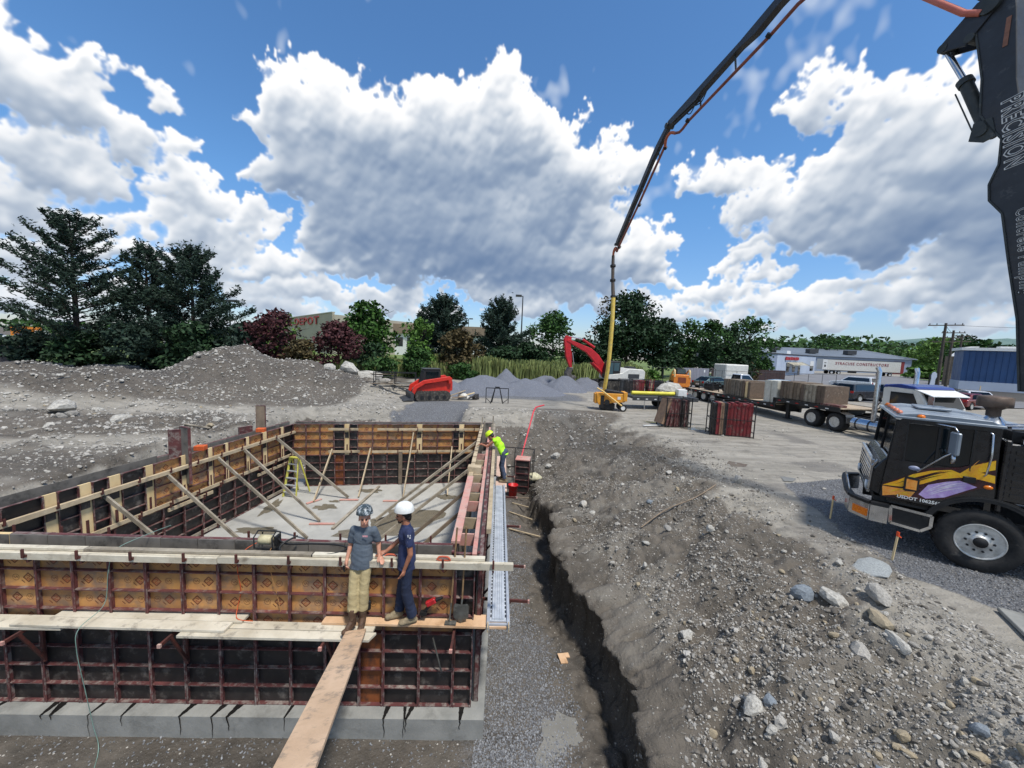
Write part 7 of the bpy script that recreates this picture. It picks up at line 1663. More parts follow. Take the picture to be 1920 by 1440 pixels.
# ---------------------------------------------------------------- trees and shrubs
M_BARK = mat('bark', (72, 62, 54), .95, c2=(48, 42, 38), sc=6, bump=.5)
def leafm(name, c, c2):
    return mat(name, c, .7, c2=c2, sc=.7, island=.42, spec=.25)
LM = dict(pine=leafm('needles', (46, 64, 50), (28, 44, 36)), dark=leafm('leaves_dark', (44, 68, 38), (28, 48, 30)), mid=leafm('leaves_mid', (62, 92, 42), (42, 70, 34)), light=leafm('leaves_light', (92, 124, 54), (66, 98, 42)),
          purple=leafm('leaves_purple', (84, 46, 48), (56, 36, 38)), bronze=leafm('leaves_bronze', (88, 74, 46), (60, 58, 38)), maple=leafm('leaves_maple', (62, 96, 32), (36, 64, 26)))
def leaf_cloud(P, size, seed, up=.35, asp=.6):
    r = np.random.RandomState(seed); n = len(P); a = r.normal(size=(n, 3)); a[:, 2] = a[:, 2]*.7; a /= np.linalg.norm(a, axis=1)[:, None]
    b = r.normal(size=(n, 3)); b[:, 2] += up; b -= (b*a).sum(1)[:, None]*a; b /= np.linalg.norm(b, axis=1)[:, None]
    s = size*r.uniform(.6, 1.3, n)[:, None]; a = a*s; b = b*s*asp
    V = np.stack([P-a, P-b*.9, P+a, P+b], 1).reshape(-1, 3); F = np.arange(4*n).reshape(n, 4); return V, F
def broad_crown(w, h, n, seed, lobes=9, base=.0):
    """points on and in an uneven heap of leafy lobes; base = clear height share"""
    r = np.random.RandomState(seed); C = []; 
    for i in range(lobes):
        a = r.uniform(0, 2*np.pi); q = r.uniform(0, 1)**.6; z = r.uniform(.12, .84); wd = (1-abs(z-.42)*1.25); C.append((w*.34*q*wd*np.cos(a), w*.34*q*wd*np.sin(a), h*(base+(1-base)*z), w*r.uniform(.17, .27), h*(1-base)*r.uniform(.12, .2)))
    C.append((0, 0, h*(base+(1-base)*.86), w*.16, h*.13)); C.append((0, 0, h*(base+(1-base)*.45), w*.34, h*(1-base)*.36))
    C = np.array(C); k = r.randint(0, len(C), n); c = C[k]
    d = r.normal(size=(n, 3)); d /= np.linalg.norm(d, axis=1)[:, None]; rad = r.uniform(.55, 1.08, n)[:, None]
    # clumps: pull leaves together so light and dark bunches form
    P = c[:, :3]+d*rad*np.stack([c[:, 3], c[:, 3], c[:, 4]], 1)
    g = fbm(P[:, 0]*1.6+seed, P[:, 2]*1.6+P[:, 1]*.9, seed, 3); P = P[(g > -.16)]
    return P
def trunk_mesh(h, r0, seed, spread=1.0, n=7, lean=.0):
    r = random.Random(seed); b = MB(); top = Vector((r.uniform(-.3, .3), r.uniform(-.3, .3), h*.78)); b.tube([(0, 0, -.4), (r.uniform(-.06, .06), 0, h*.25), top*.6, top], [r0, r0*.8, r0*.5, r0*.12], 8)
    for i in range(n):
        f = r.uniform(.28, .7); a = r.uniform(0, 6.28); p = Vector((top.x*f, top.y*f, h*f)); e = p+Vector((math.cos(a)*spread*h*.22, math.sin(a)*spread*h*.22, h*r.uniform(.12, .24))); m = (p+e)/2+Vector((0, 0, h*.02))
        b.tube([p, m, e], [r0*.36, r0*.24, r0*.07], 6)
    return b
def tree(x, y, h, w, kind, label, seed, n=4200, size=.3, base=.12, name='tree', cat='tree', z=YARD, trunk=True, lobes=9, group=None):
    o = empty(name, (x, y, z), seed*1.3, label, cat, group)
    V, F = leaf_cloud(broad_crown(w, h, n, seed, lobes, base), size, seed); link('crown', np_mesh('crown', V, F, [LM[kind]]), o)['kind'] = 'stuff'
    if trunk: trunk_mesh(h, .022*h, seed, w/h*1.5).build('trunk', M_BARK, o)
    return o
def pine(x, y, h, w, label, seed, gaps=1.0, nb=74, z=YARD, per=80):
    r = np.random.RandomState(seed); o = empty('pine_tree', (x, y, z), 0, label, 'tree'); b = MB(); b.tube([(0, 0, -.4), (.05, 0, h*.5), (0, 0, h*.97)], [h*.02, h*.013, h*.003], 9); b.build('trunk', M_BARK, o)
    br = MB(); P = []
    for i in range(nb):
        f = (i+r.rand())/nb; zz = h*(.10+.87*f); L_ = w*.5*(1-f)**.62*r.uniform(.48, 1.16)*(1 if f > .12 else .8)+.25; a = i*2.4+r.uniform(-.5, .5)
        upl = .24+.5*f+r.uniform(-.16, .2); e = np.array([np.cos(a)*L_, np.sin(a)*L_, L_*upl]); s = np.array([0, 0, zz])
        q = s+e*.5-np.array([0, 0, L_*.05]); br.tube([s, q, s+e], [h*.0042, h*.003, h*.001], 5)
        m = int(per*1.35*L_/(w*.32))+10; t = r.uniform(.22, 1.04, m)**.8; side = np.array([-np.sin(a), np.cos(a), 0]); sw = r.normal(0, 1, m)*L_*.13*(1.25-t)
        pts = s+e*t[:, None]+side*sw[:, None]+np.stack([r.normal(0, .08, m), r.normal(0, .08, m), -.1*L_*np.sin(t*3)*.4+np.abs(r.normal(0, .26, m))*(.4+t)], 1)
        P.append(pts)
    br.build('limb', M_BARK, o)
    P = np.concatenate(P); k = 2; P = np.repeat(P, k, 0)+r.normal(0, .09, (len(P)*k, 3))
    V, F = leaf_cloud(P, .19, seed, up=1.4, asp=.32); link('crown', np_mesh('crown', V, F, [LM['pine']]), o)['kind'] = 'stuff'; return o
pine(-43.6, 38.5, 14.6, 13.0, 'tallest and leftmost of the three dark pines behind the earth mounds', 3, nb=84, per=105)
pine(-37.8, 40, 12.4, 8.6, 'middle one of the three dark pines, narrow and thin at the top', 5, nb=66)
pine(-33.6, 40.5, 12.3, 11.0, 'right one of the three dark pines, broad and dense', 8, nb=84, per=120)
UND = 'undergrowth below the trees'
for i, (x, y, h, w, k, lab) in enumerate([(-46.5, 37.6, 3.2, 6.5, 'pine', 'dark bush behind the plank fence under the leftmost pine'), (-41.5, 37.2, 3.6, 6.5, 'dark', 'dark shrub at the foot of the leftmost pine'), (-36.5, 37.8, 4.2, 7.0, 'pine', 'dark shrub below the middle pine'), (-31.5, 38.0, 5.0, 7.5, 'dark', 'big dark shrub below the right pine'), (-27.8, 39.8, 5.2, 6.0, 'pine', 'dark bush between the right pine and the purple trees'),
    (-26.8, 44.5, 6.6, 8.5, 'light', 'light green round tree right of the pines, before the store wall')]):
    tree(x, y, h, w, k, lab, 20+i, 3000, .26, .0, 'shrub' if h < 6 else 'tree', 'shrub' if h < 6 else 'tree', trunk=h > 6)
TR_ = [(-24.0, 39.5, 6.6, 7.6, 'purple', 'left purple leaved tree in front of the store wall', 31, 4600, .2), (-18.9, 41.5, 5.9, 7.8, 'purple', 'right purple leaved tree, lower, beside the bright maple', 32, 4600, .2), (-21.5, 38.6, 3.6, 5.0, 'bronze', 'brownish bush between the two purple trees', 36, 2200, .22),
    (-18.7, 49.5, 9.0, 9.6, 'maple', 'bright green rounded maple with dense crown left of the centre', 33, 6200, .27), (-15.2, 41.8, 3.6, 5.4, 'dark', 'dark shrub under the bright maple', 37, 2400, .24), (-10.6, 43.0, 6.6, 4.6, 'light', 'slim light green tree in front of the dark spruce', 34, 3600, .22), (-10.5, 41.5, 3.4, 4.2, 'mid', 'green bush at the foot of the slim light tree', 38, 2000, .22),
    (-6.3, 44.0, 5.6, 6.2, 'bronze', 'reddish brown bush left of the young pine', 35, 3600, .22), (-1.0, 46, 4.0, 6.0, 'dark', 'dark shrub below the young round pine', 39, 2600, .24),
    (6.0, 58, 9.6, 10.0, 'mid', 'airy round tree with gaps behind the excavator arm', 40, 4200, .27), (1.8, 52, 4.6, 7.0, 'dark', 'low dark tree behind the reeds, left of the excavator arm', 41, 3000, .26), (9.6, 53, 5.4, 8.0, 'dark', 'dark tree behind the excavator cab', 42, 3400, .26),
    (17.6, 60, 13.2, 13.5, 'dark', 'biggest dark green tree, right behind the hanging hose', 43, 8200, .3), (13.6, 57, 8.2, 8.5, 'dark', 'dark tree left of the biggest one', 44, 4200, .28), (22.6, 58, 9.0, 9.0, 'dark', 'dark tree right of the biggest one', 45, 4600, .28), (14.2, 61, 12.2, 6.5, 'bronze', 'sparse thin topped tree rising behind the biggest one', 55, 1500, .24),
    (27.6, 61, 9.4, 8.0, 'mid', 'green tree in the middle of the row above the orange loader', 46, 4400, .27), (32.4, 64, 9.6, 8.5, 'mid', 'green tree above the grey fence', 47, 4400, .28), (36.8, 66, 9.0, 8.5, 'dark', 'darker tree above the grey building roof', 48, 4000, .28), (42.5, 70, 11.0, 10.5, 'mid', 'loose branched tree at the right end of the row', 49, 3000, .28), (46.8, 78, 7.4, 8.5, 'mid', 'low green tree behind the grey building', 50, 2800, .3),
    (28.5, 56, 6.6, 6.0, 'dark', 'dark bush left of the floodlight pole', 51, 2600, .26), (35.8, 60, 4.6, 6.5, 'dark', 'bush in front of the grey building wall', 52, 2400, .26)]
for (x, y, h, w, k, lab, sd, n, sz) in TR_: tree(x, y, h, w, k, lab, sd, n, sz, .02 if h < 6 else .10, 'shrub' if h < 5 else 'tree', 'shrub' if h < 5 else 'tree', trunk=h > 5, lobes=11 if sd != 49 else 7)
pine(-9.2, 49.5, 9.4, 8.6, 'dark spruce left of the centre, behind the slim light tree', 12, nb=90, per=120)
pine(-1.9, 53.5, 9.9, 9.5, 'young round topped dark pine beside the tall light pole', 13, nb=84, per=120)
for i, (x, y, h, w, k, lab) in enumerate([(13.8, 45.5, 2.0, 3.4, 'light', 'bright green bush at the right end of the reeds'), (17.0, 47.0, 1.7, 3.0, 'light', 'low yellow green bush left of the orange loader'), (41.6, 66.5, 4.2, 4.6, 'mid', 'tall green bush against the corner of the grey building'), (44.0, 67.0, 3.8, 3.8, 'mid', 'green bush right beside the tall one at the grey building'), (37.5, 61.5, 3.0, 5.2, 'bronze', 'rusty green hedge in front of the grey building'), (-13.0, 38.5, 2.2, 4.5, 'mid', 'green bush behind the heap of concrete chunks'), (-5.5, 42.0, 1.8, 4.0, 'mid', 'low bush at the foot of the reddish brown bush')]):
    tree(x, y, h, w, k, lab, 70+i, 1800, .2, 0, 'shrub', 'shrub', trunk=False)
# trees among the far buildings on the right
for i, (x, y, h, w, k, lab) in enumerate([(140, 128, 13, 20, 'light', 'light green tree beyond the long grey warehouse roof, left one'), (160, 138, 15, 18, 'dark', 'darker tree beyond the warehouse roof'), (98.5, 82, 9.5, 15, 'mid', 'big rounded bush between the warehouse and the utility poles'), (92, 74, 8.0, 9, 'dark', 'dark tree right behind the utility poles'), (110, 88, 7, 14, 'mid', 'wide green shrub left of the utility poles'), (120, 150, 14, 20, 'mid', 'green tree far beyond the warehouse, left of its middle'), (96, 66, 4, 10, 'light', 'grassy bush at the foot of the utility poles'), (104, 97, 3, 10, 'light', 'low bush by the red door of the warehouse')]):
    tree(x, y, h, w, k, lab, 90+i, 2600, .55, .02, trunk=False, name='tree' if h > 5 else 'shrub', cat='tree' if h > 5 else 'shrub')
def reeds():
    r = np.random.RandomState(9); n = 15000; x = -20+37*r.rand(n); y0 = 40.6+.12*(x+19)+1.2*vn(x*.4, x*0, 3); y = y0+5.0*r.rand(n)**1.3
    h = (1.9+.7*vn(x*.35, y*.5, 8)*2)*r.uniform(.75, 1.15, n)*np.clip((x+20.5)/2, .3, 1)*np.clip((17.5-x)/2.5, .35, 1); a = r.uniform(0, 6.28, n); w = .035+.03*r.rand(n); lx = r.normal(0, .16, n); ly = r.normal(0, .12, n)
    B = np.stack([x, y, np.full(n, YARD-.05)], 1); T = np.stack([x+lx, y+ly, YARD+h], 1); M_ = (B+T)/2+np.stack([lx*-.15, ly*-.15, 0*h], 1); s = np.stack([np.cos(a)*w, np.sin(a)*w, 0*w], 1)
    V = np.stack([B-s, B+s, M_+s*.8, M_-s*.8, T+s*.9, T-s*.9], 1).reshape(-1, 3); I = np.arange(n)[:, None]*6; F = np.concatenate([I+np.array([[0, 1, 2, 3]]), I+np.array([[3, 2, 4, 5]])])
    tag(link('reeds', np_mesh('reeds', V, F, [mat('reed_blades', (136, 142, 86), .85, c2=(92, 110, 56), sc=.5, island=.4)])), 'strip of tall pale green reeds along the far edge of the site', 'reeds', kind='stuff')
reeds()
def sheet(name, pts, z, m):
    me = bpy.data.meshes.new(name); me.from_pydata([(p[0], p[1], z) for p in pts], [], [tuple(range(len(pts)))]); me.materials.append(m); me.update()
    if me.polygons[0].normal.z < 0: me.flip_normals()
    return tag(link(name, me), kind='structure')
M_ASPH = mat('asphalt', (122, 122, 124), .9, c2=(104, 104, 107), sc=.4, dirt=(88, 88, 90), dsc=.25, dth=.56)
M_GRASS = mat('grass', (104, 124, 62), .95, c2=(84, 100, 52), sc=1.5, dirt=(142, 138, 92), dsc=1, dth=.56, bump=.5, bsc=12)
sheet('asphalt_lot', [(20, 42), (36, 33.5), (60, 38), (100, 60), (180, 90), (180, 112), (78, 104), (47, 72), (30, 70), (20, 50)], YARD+.07, M_ASPH)
sheet('grass_verge', [(9.5, 41.5), (20.5, 44.5), (20.5, 48.5), (10, 46.5)], YARD+.085, M_GRASS)
sheet('grass_verge', [(44, 49.8), (48, 49.6), (75, 62), (75, 64.5), (46, 51.5)], YARD+.085, M_GRASS)
sheet('grass_verge', [(94, 92), (98, 84), (76, 62), (62, 50), (64, 47.5), (120, 80), (120, 96)], YARD+.09, M_GRASS)
sheet('grass_field', [(-200, 43), (-24, 42), (-10, 46), (22, 51), (40, 75), (60, 180), (-200, 300)], YARD+.05, M_GRASS)
# ---------------------------------------------------------------- buildings
M_BG = mat('cladding_grey', (134, 146, 164), .7, c2=(122, 134, 152), sc=.3); M_BGL = mat('cladding_pale', (176, 186, 200), .7, c2=(162, 172, 188), sc=.3)
M_BEI = mat('store_beige', (172, 164, 146), .85, c2=(160, 152, 136), sc=.12); M_ROOFD = mat('roof_dark', (58, 58, 62), .8)
def bwall(b, p, q, z0, z1, t=.3, mi=0): b.beam((p[0], p[1], (z0+z1)/2), (q[0], q[1], (z0+z1)/2), t, z1-z0, mi)
G0 = YARD
o = empty('store_building', (-44.3, 95, G0), 0, 'long beige store building behind the purple trees, with red lettering', 'building')
a_, b_ = Vector((0, 0, 0)), Vector((-167+44.3, 236-95, 0)); b = MB(); b.beam(a_+Vector((0, 0, 5.15)), b_+Vector((0, 0, 5.15)), .5, 10.3); b.beam(a_+Vector((0, 0, 4.9)), a_+Vector((26, 46, 4.9)), .5, 9.8); b.build('wall', M_BEI, o)
b = MB(); b.beam(a_+Vector((0, 0, 10.36)), b_+Vector((0, 0, 10.36)), .8, .22); b.build('parapet', mat('parapet_pale', (196, 190, 176), .8), o)
dv = (b_-a_).normalized(); lettering('THE HOME DEPOT', 3.0, mat('sign_red', (186, 56, 50), .6), o, frame_m(dv*50+Vector((dv.y*-1, dv.x, 0)).normalized()*.45*(1 if dv.x < 0 else 1)+Vector((0, 0, 8.6)), -dv, (0, 0, 1)), .08, .05, sx=2.6)
o = empty('shop_building', (-34.5, 112, G0), 0, 'shop with brown roof band and white front seen between the maple and the slim tree', 'building')
b = MB(); b.box2((-4, 0, 0), (27, 14, 6.3)); b.build('wall', M_WHITE, o); b = MB(); b.box2((-4.6, -.7, 6.32), (27.5, 14.5, 9.0)); b.build('roof', mat('roof_brown', (136, 118, 100), .85, c2=(120, 104, 88), sc=.5), o)
for k in range(9): b = MB(); b.box2((-3+k*3.3, -.06, 2.6), (-.9+k*3.3, -.01, 5.2)); b.build('window', M_WG, o)
o = empty('low_store', (-13.8, 118, G0), 0, 'low grey store roof between the spruce and the young pine', 'building')
b = MB(); b.box2((-7, 0, 0), (6, 12, 7.6)); b.build('wall', M_BGL, o); b = MB(); b.box2((-7.5, -.5, 7.62), (6.5, 12.5, 9.0)); b.build('roof', M_BG, o); b = MB(); b.box2((-5, -.05, 5.6), (4, -.01, 6.6)); b.build('window', M_WHITE, o)
# grey building with the red sign
o = empty('grey_building', (48.7, 74, G0), 0, 'low blue grey building with red sign and small awning right of the trees', 'building')
c0, cl, cr = Vector((0, 0, 0)), Vector((45.7-48.7, 88-74, 0)), Vector((29.6, 26.0, 0)); H_ = 4.55; df = cr.normalized(); nf = Vector((df.y, -df.x, 0))
b = MB(); b.add([c0, cl, cl+cr, cr, c0+Vector((0, 0, H_)), cl+Vector((0, 0, H_)), cl+cr+Vector((0, 0, H_)), cr+Vector((0, 0, H_))], [(0, 1, 5, 4), (1, 2, 6, 5), (2, 3, 7, 6), (3, 0, 4, 7), (4, 5, 6, 7)]); b.build('wall', M_BG, o)
b = MB(); b.beam(c0+nf*.05+Vector((0, 0, H_+.09)), cl+Vector((-.1, 0, H_+.09)), .3, .18); b.beam(c0+Vector((0, 0, H_+.09))+df*.2, cr+Vector((0, 0, H_+.09)), .3, .18); b.build('roof_edge', M_ROOFD, o)
b = MB(); q0 = df*6+nf*.03; q1 = df*39.2+nf*.03; b.add([q0+Vector((0, 0, .1)), q1+Vector((0, 0, .1)), q1+Vector((0, 0, H_-.1)), q0+Vector((0, 0, H_-.1))], [(0, 1, 2, 3)]); b.build('front_panel', M_BGL, o)
def on_f(t, z, off=.08): return df*t+nf*off+Vector((0, 0, z))
FM = lambda t, z, off=.12: frame_m(on_f(t, z, off), df, (0, 0, 1))
for t0 in (13.2, 17.8):
    b = MB(); b.add([on_f(t0, .75), on_f(t0+2.2, .75), on_f(t0+2.2, 2.2), on_f(t0, 2.2)], [(0, 1, 2, 3)]); b.build('window', M_WG, o); b = MB(); b.add([on_f(t0-.1, 2.22, .1), on_f(t0+2.3, 2.22, .1), on_f(t0+2.3, 2.6, .1), on_f(t0-.1, 2.6, .1)], [(0, 1, 2, 3)]); b.build('window_blind', M_WHITE, o)
b = MB(); b.add([on_f(22.6, .1), on_f(24.4, .1), on_f(24.4, 2.4), on_f(22.6, 2.4)], [(0, 1, 2, 3)]); b.build('door', M_WG, o)
b = MB(); b.add([on_f(12.6, 2.95, .1), on_f(24.6, 2.95, .1), on_f(24.9, 2.35, 1.5), on_f(13.3, 2.35, 1.5)], [(0, 3, 2, 1), (0, 1, 2, 3)]); b.add([on_f(24.65, 2.95, .12), on_f(26.5, 2.1, 1.5), on_f(26.5, 2.3, 1.5), on_f(24.65, 3.1, .12)], [(0, 1, 2, 3), (3, 2, 1, 0)]); b.build('awning', mat('awning_cream', (214, 208, 188), .8), o)
b = MB(); b.add([on_f(11.3, 3.35, .11), on_f(22.2, 3.35, .11), on_f(22.2, 4.15, .11), on_f(11.3, 4.15, .11)], [(0, 1, 2, 3)]); 
for k, wdt in enumerate((1.6, 1.1, 1.4, 1.2, .8, 1.5, 1.3, 1.0)):
    t0 = 11.6+k*1.33; b2 = MB(); b2.box((0, 0, 0), (wdt*.8, .62+.1*(k % 3 == 0), .12)); ob = b2.build('sign_letter', mat('sign_red2', (178, 40, 48), .6), o); ob.matrix_local = FM(t0+.5, 3.76, .2)
b = MB(); b.add([on_f(33.8, .9), on_f(37.2, .9), on_f(37.2, 2.1), on_f(33.8, 2.1)], [(0, 1, 2, 3)]); b.build('window', M_WG, o); b = MB(); b.add([on_f(33.6, 2.12), on_f(37.4, 2.12), on_f(37.4, 3.3), on_f(33.6, 3.3)], [(0, 1, 2, 3)]); b.build('hatch', M_WHITE, o)
for i, (t, k) in enumerate(((8, 1.6), (26, 2.2), (33, 1.5))): b = MB(); b.box(tuple(df*t-nf*(3+i)+Vector((0, 0, H_+.55))), (k, k, 1.0), rz=.7); b.build('roof_unit', M_WHITE, o)
# white semi trailer with the red lettering
o = empty('box_trailer', (84.3, 106, G0), math.atan2(-2, 20), 'long white semi trailer with red company lettering parked before the warehouse', 'trailer')
b = MB(); b.box2((0, -1.3, 1.15), (19.2, 1.3, 4.05)); b.build('box', M_EW, o); b = MB(); b.box2((0, -1.36, .95), (19.2, -1.3, 1.16)); b.box2((0, -1.33, 3.98), (19.2, -1.301, 4.08)); b.build('side_rail', M_DG, o)
b = MB(); b.box2((-.15, -1.34, 1.2), (1.0, -1.305, 3.95)); b.build('end_frame', M_WHITE, o); b = MB(); b.box2((.25, -1.345, 1.9), (.65, -1.341, 2.5)); b.box2((.2, -1.345, 2.9), (.7, -1.341, 3.1)); b.build('marking', M_BLK, o)
lettering('SYRACUSE CONSTRUCTORS', 1.02, mat('sign_maroon', (150, 34, 50), .6), o, frame_m((9.6, -1.33, 2.95), (1, 0, 0), (0, 0, 1)), .01, .012, sx=.86)
for x in (2.4, 4.2, 16.9): wheel_at(o, x, -1.0, .5, .5, .45, .3, -1, M_WHITE); wheel_at(o, x, 1.0, .5, .5, .45, .3, 1, M_WHITE)
b = MB(); b.box2((13.8, -.9, 0), (14.1, -.7, 1.1)); b.box2((7.6, -.6, .5), (9, .6, 1.1)); b.build('landing_leg', M_DG, o)
# long grey warehouse
o = empty('warehouse', (80, 128, G0), 0, 'long grey warehouse with a shallow metal roof behind the white trailer', 'building')
M_WH = mat('warehouse_roof', (104, 112, 122), .6, c2=(92, 100, 110), sc=.2)
b = MB(); b.box2((0, 0, 0), (52, 40, 5.0)); b.build('wall', M_BG, o)
b = MB(); b.add([(-1, -.6, 5.0), (53, -.6, 5.0), (53, 20, 7.9), (-1, 20, 7.9), (53, 41, 5), (-1, 41, 5)], [(0, 1, 2, 3), (3, 2, 4, 5), (1, 4, 2), (0, 3, 5)]); b.build('roof', M_WH, o)
b = MB(); b.box2((52.05, 2, 0), (52.2, 14, 4.5)); b.build('side_opening', M_BLK, o); b = MB(); b.beam((53.1, -.6, 5.1), (53.1, 20, 8.0), .2, .25); b.build('roof_trim', M_WHITE, o)
b = MB(); b.box2((46, -.12, 0), (49.6, -.01, 4.2)); b.build('red_door', mat('door_red', (122, 38, 40), .7), o)
for k in range(3): b = MB(); b.box2((8+k*13, 4, 5.9), (11+k*13, 6, 7.3)); b.build('roof_unit', M_DG, o)
# blue clad building at the right edge
o = empty('blue_building', (53.4, 46, G0), R(-40), 'building clad in blue metal above and beige below, at the right edge', 'building')
b = MB(); b.box2((0, 0, 0), (26, 5, 1.9)); b.build('lower_wall', mat('wall_beige', (150, 142, 132), .85, c2=(138, 130, 121), sc=.6), o)
b = MB(); b.box2((-.02, -.02, 1.0), (26.02, 5.02, 2.0)); b.build('pale_band', M_BGL, o)
M_BLUE = mat('cladding_blue', (38, 76, 122), .55, c2=(32, 66, 108), sc=.5)
b = MB(); b.box2((.04, .04, 2.0), (25.96, 4.96, 5.6)); b.build('upper_wall', M_BLUE, o)
for k in range(52): b = MB(); b.box2((k*.5+.02, -.03, 2.02), (k*.5+.07, .039, 5.58)); b.build('cladding_rib', M_BLUE, o)
b = MB(); b.box2((-.2, -.2, 5.62), (26.2, 5.2, 5.95)); b.build('roof_edge', M_WHITE, o)
for k in range(3): b = MB(); b.box2((3+k*6, 1.5, 5.96), (4.8+k*6, 3, 6.2)); b.build('skylight', M_WHITE, o)
o = empty('brown_house', (80.6, 71, G0), R(-12), 'dark brown low building glimpsed between the poles and the blue building', 'building')
b = MB(); b.box2((0, 0, 0), (9, 1.6, 5.4)); b.build('wall', M_WOODD, o); b = MB(); b.box2((.8, -.05, 3.6), (6, -.01, 4.2)); b.box2((.8, -.05, 1.4), (6, -.01, 2.2)); b.build('window', M_WHITE, o)
b = MB(); b.add([(-.2, -1, 5.42), (2.9, -1, 5.42), (2.9, -1, 7.3), (1.6, -1, 7.1), (-.2, .6, 5.42), (2.9, .6, 5.42), (2.9, .6, 7.3), (1.6, .6, 7.1)], [(0, 1, 2, 3), (7, 6, 5, 4), (0, 3, 7, 4), (3, 2, 6, 7), (1, 5, 6, 2), (0, 4, 5, 1)]); b.build('white_gable', M_WHITE, o)
# fences
o = empty('plank_fence', (-50.6, 35.6, YARD-.2), R(8), 'weathered grey plank fence at the left edge behind the mounds', 'fence')
for k in range(26):
    b = MB(); b.box2((k*.19, -.012+(k % 2)*.004, 0), (k*.19+.175, .012+(k % 2)*.004, 2.15+.03*math.sin(k*2.3))); b.build('plank', mat('fence_plank', (92, 86, 88), .9, c2=(70, 66, 68), sc=3, island=.12), o)
for k in (0, 2.4, 4.85): b = MB(); b.box2((k, -.08, -.3), (k+.1, -.02, 2.1)); b.build('post', M_WOODD, o)
o = empty('panel_fence', (20.4, 45.9, YARD), R(16), 'run of grey solid fence panels behind the orange loader', 'fence')
for k in range(8): b = MB(); b.box2((k*.46, -.02, .1), (k*.46+.44, .02, 2.15)); b.build('fence_panel', mat('fence_grey', (142, 142, 150), .8, c2=(120, 120, 128), sc=2, stretch=(4, 4, .3)), o)
b = MB(); b.box((3.0, -.03, 1.8), (.2, .01, .3)); b.build('notice', M_WHITE, o)
o = empty('wire_fence', (14.5, 47.6, YARD), R(12), 'thin wire fence with steel posts along the back of the yard', 'fence')
for k in range(9): b = MB(); b.tube([(k*1.9-3, 0, 0), (k*1.9-3, 0, 2.0)], .03, 6); b.build('post', M_DG, o)
b = MB(); b.tube([(-3, 0, 1.98), (12.2, 0, 1.98)], .022, 5); b.tube([(-3, 0, .1), (12.2, 0, .1)], .015, 5); b.build('rail', M_DG, o)
o = empty('wire_fence', (24.6, 48.6, YARD), R(6), 'second wire fence, right of the floodlight pole behind the cars', 'fence')
for k in range(10): b = MB(); b.tube([(k*2.0, 0, 0), (k*2.0, 0, 1.9)], .03, 6); b.build('post', M_DG, o)
b = MB(); b.tube([(0, 0, 1.88), (18, 0, 1.88)], .022, 5); b.build('rail', M_DG, o)
o = empty('brown_fence', (31, 60, YARD), R(14), 'dark reddish board fence in front of the grey building', 'fence')
for k in range(24): b = MB(); b.box2((k*.6, -.02, 0), (k*.6+.58, .02, 1.75)); b.build('board', mat('fence_brown', (66, 50, 50), .9, c2=(52, 40, 40), sc=2), o)
# poles
def light_pole(x, y, h, heads, label, z=YARD):
    o = empty('light_pole', (x, y, z), 0, label, 'light pole'); b = MB(); b.tube([(0, 0, 0), (0, 0, h)], [.16, .09], 8); b.build('pole', M_DG, o)
    for dx in heads: b = MB(); b.box((dx*.75, 0, h), (1.1, .7, .32)); b.beam((0, 0, h-.1), (dx*.5, 0, h), .08, .08); b.build('lamp_head', M_DG, o)
light_pole(1.3, 70, 12.9, (-1,), 'tall parking lot light pole with one head behind the trees near the centre')
light_pole(-44.0, 60, 9.0, (-1, 1), 'light pole with two heads between the pines and the store')
light_pole(-14.2, 120, 11.8, (-1, 1), 'small far light pole above the low store roof')
o = empty('floodlight_pole', (28.4, 57.5, YARD), 0, 'dark pole with white floodlights by the grey fence', 'light pole')
b = MB(); b.tube([(0, 0, 0), (0, 0, 4.5)], .12, 8); b.build('pole', M_DG, o); b = MB(); b.tube([(0, -.1, 4.3), (0, -.1, 4.9)], .28, 10); b.build('lamp', M_WHITE, o)
for dx in (-.75, .75): b = MB(); b.box((dx, -.1, 3.75), (.85, .3, .5)); b.build('floodlight', M_WHITE, o)
def util(x, y, h, label, arms, rz=0, lean=0):
    o = empty('utility_pole', (x, y, YARD), rz, label, 'utility pole'); b = MB(); b.tube([(0, 0, 0), (lean, 0, h)], [.22, .14], 8); b.build('pole', mat('pole_wood', (84, 76, 68), .9, c2=(62, 56, 50), sc=3), o)
    for z_, L_ in arms:
        b = MB(); b.beam((lean*z_/h-L_/2, 0, z_), (lean*z_/h+L_/2, 0, z_), .14, .14); b.build('cross_arm', M_WOODD, o)
        b = MB()
        for k in (-.45, -.25, .25, .45): b.tube([(lean*z_/h+L_*k, 0, z_+.06), (lean*z_/h+L_*k, 0, z_+.28)], .05, 6)
        b.build('insulator', M_DG, o)
    return o
util(60.2, 54.5, 9.6, 'nearest and tallest wooden utility pole at the right, with two cross arms', [(9.3, 3.4), (7.0, 2.2)], -.8)
util(71, 63, 9.4, 'second utility pole, right behind the nearest one', [(9.0, 2.6), (8.2, 2.4)], -.8); util(84, 73, 9.6, 'third and farthest utility pole of the row', [(9.3, 2.6), (8.3, 2.4)], -.8)
def wire(a, b_, sag, label):
    a = Vector(a); b_ = Vector(b_); mb = MB(); mb.tube([(b_-a)*t+Vector((0, 0, -sag*4*t*(1-t))) for t in np.linspace(0, 1, 12)], .022, 4); tag(mb.build('overhead_wire', M_BLK, None, a), label, 'wire')
wire((61.4, 55.5, 11.7), (86, 30, 11.4), .7, 'overhead wire from the nearest utility pole to the right'); wire((59.2, 53.7, 11.6), (84.8, 73.8, 11.7), .6, 'overhead wire joining the row of utility poles'); wire((59, 53.6, 9.3), (36, 80, 8.2), .8, 'thin overhead wire running left from the nearest utility pole'); wire((61.4, 55.5, 9.4), (45, 60, 7.5), .5, 'service wire slanting down left over the warehouse roof')
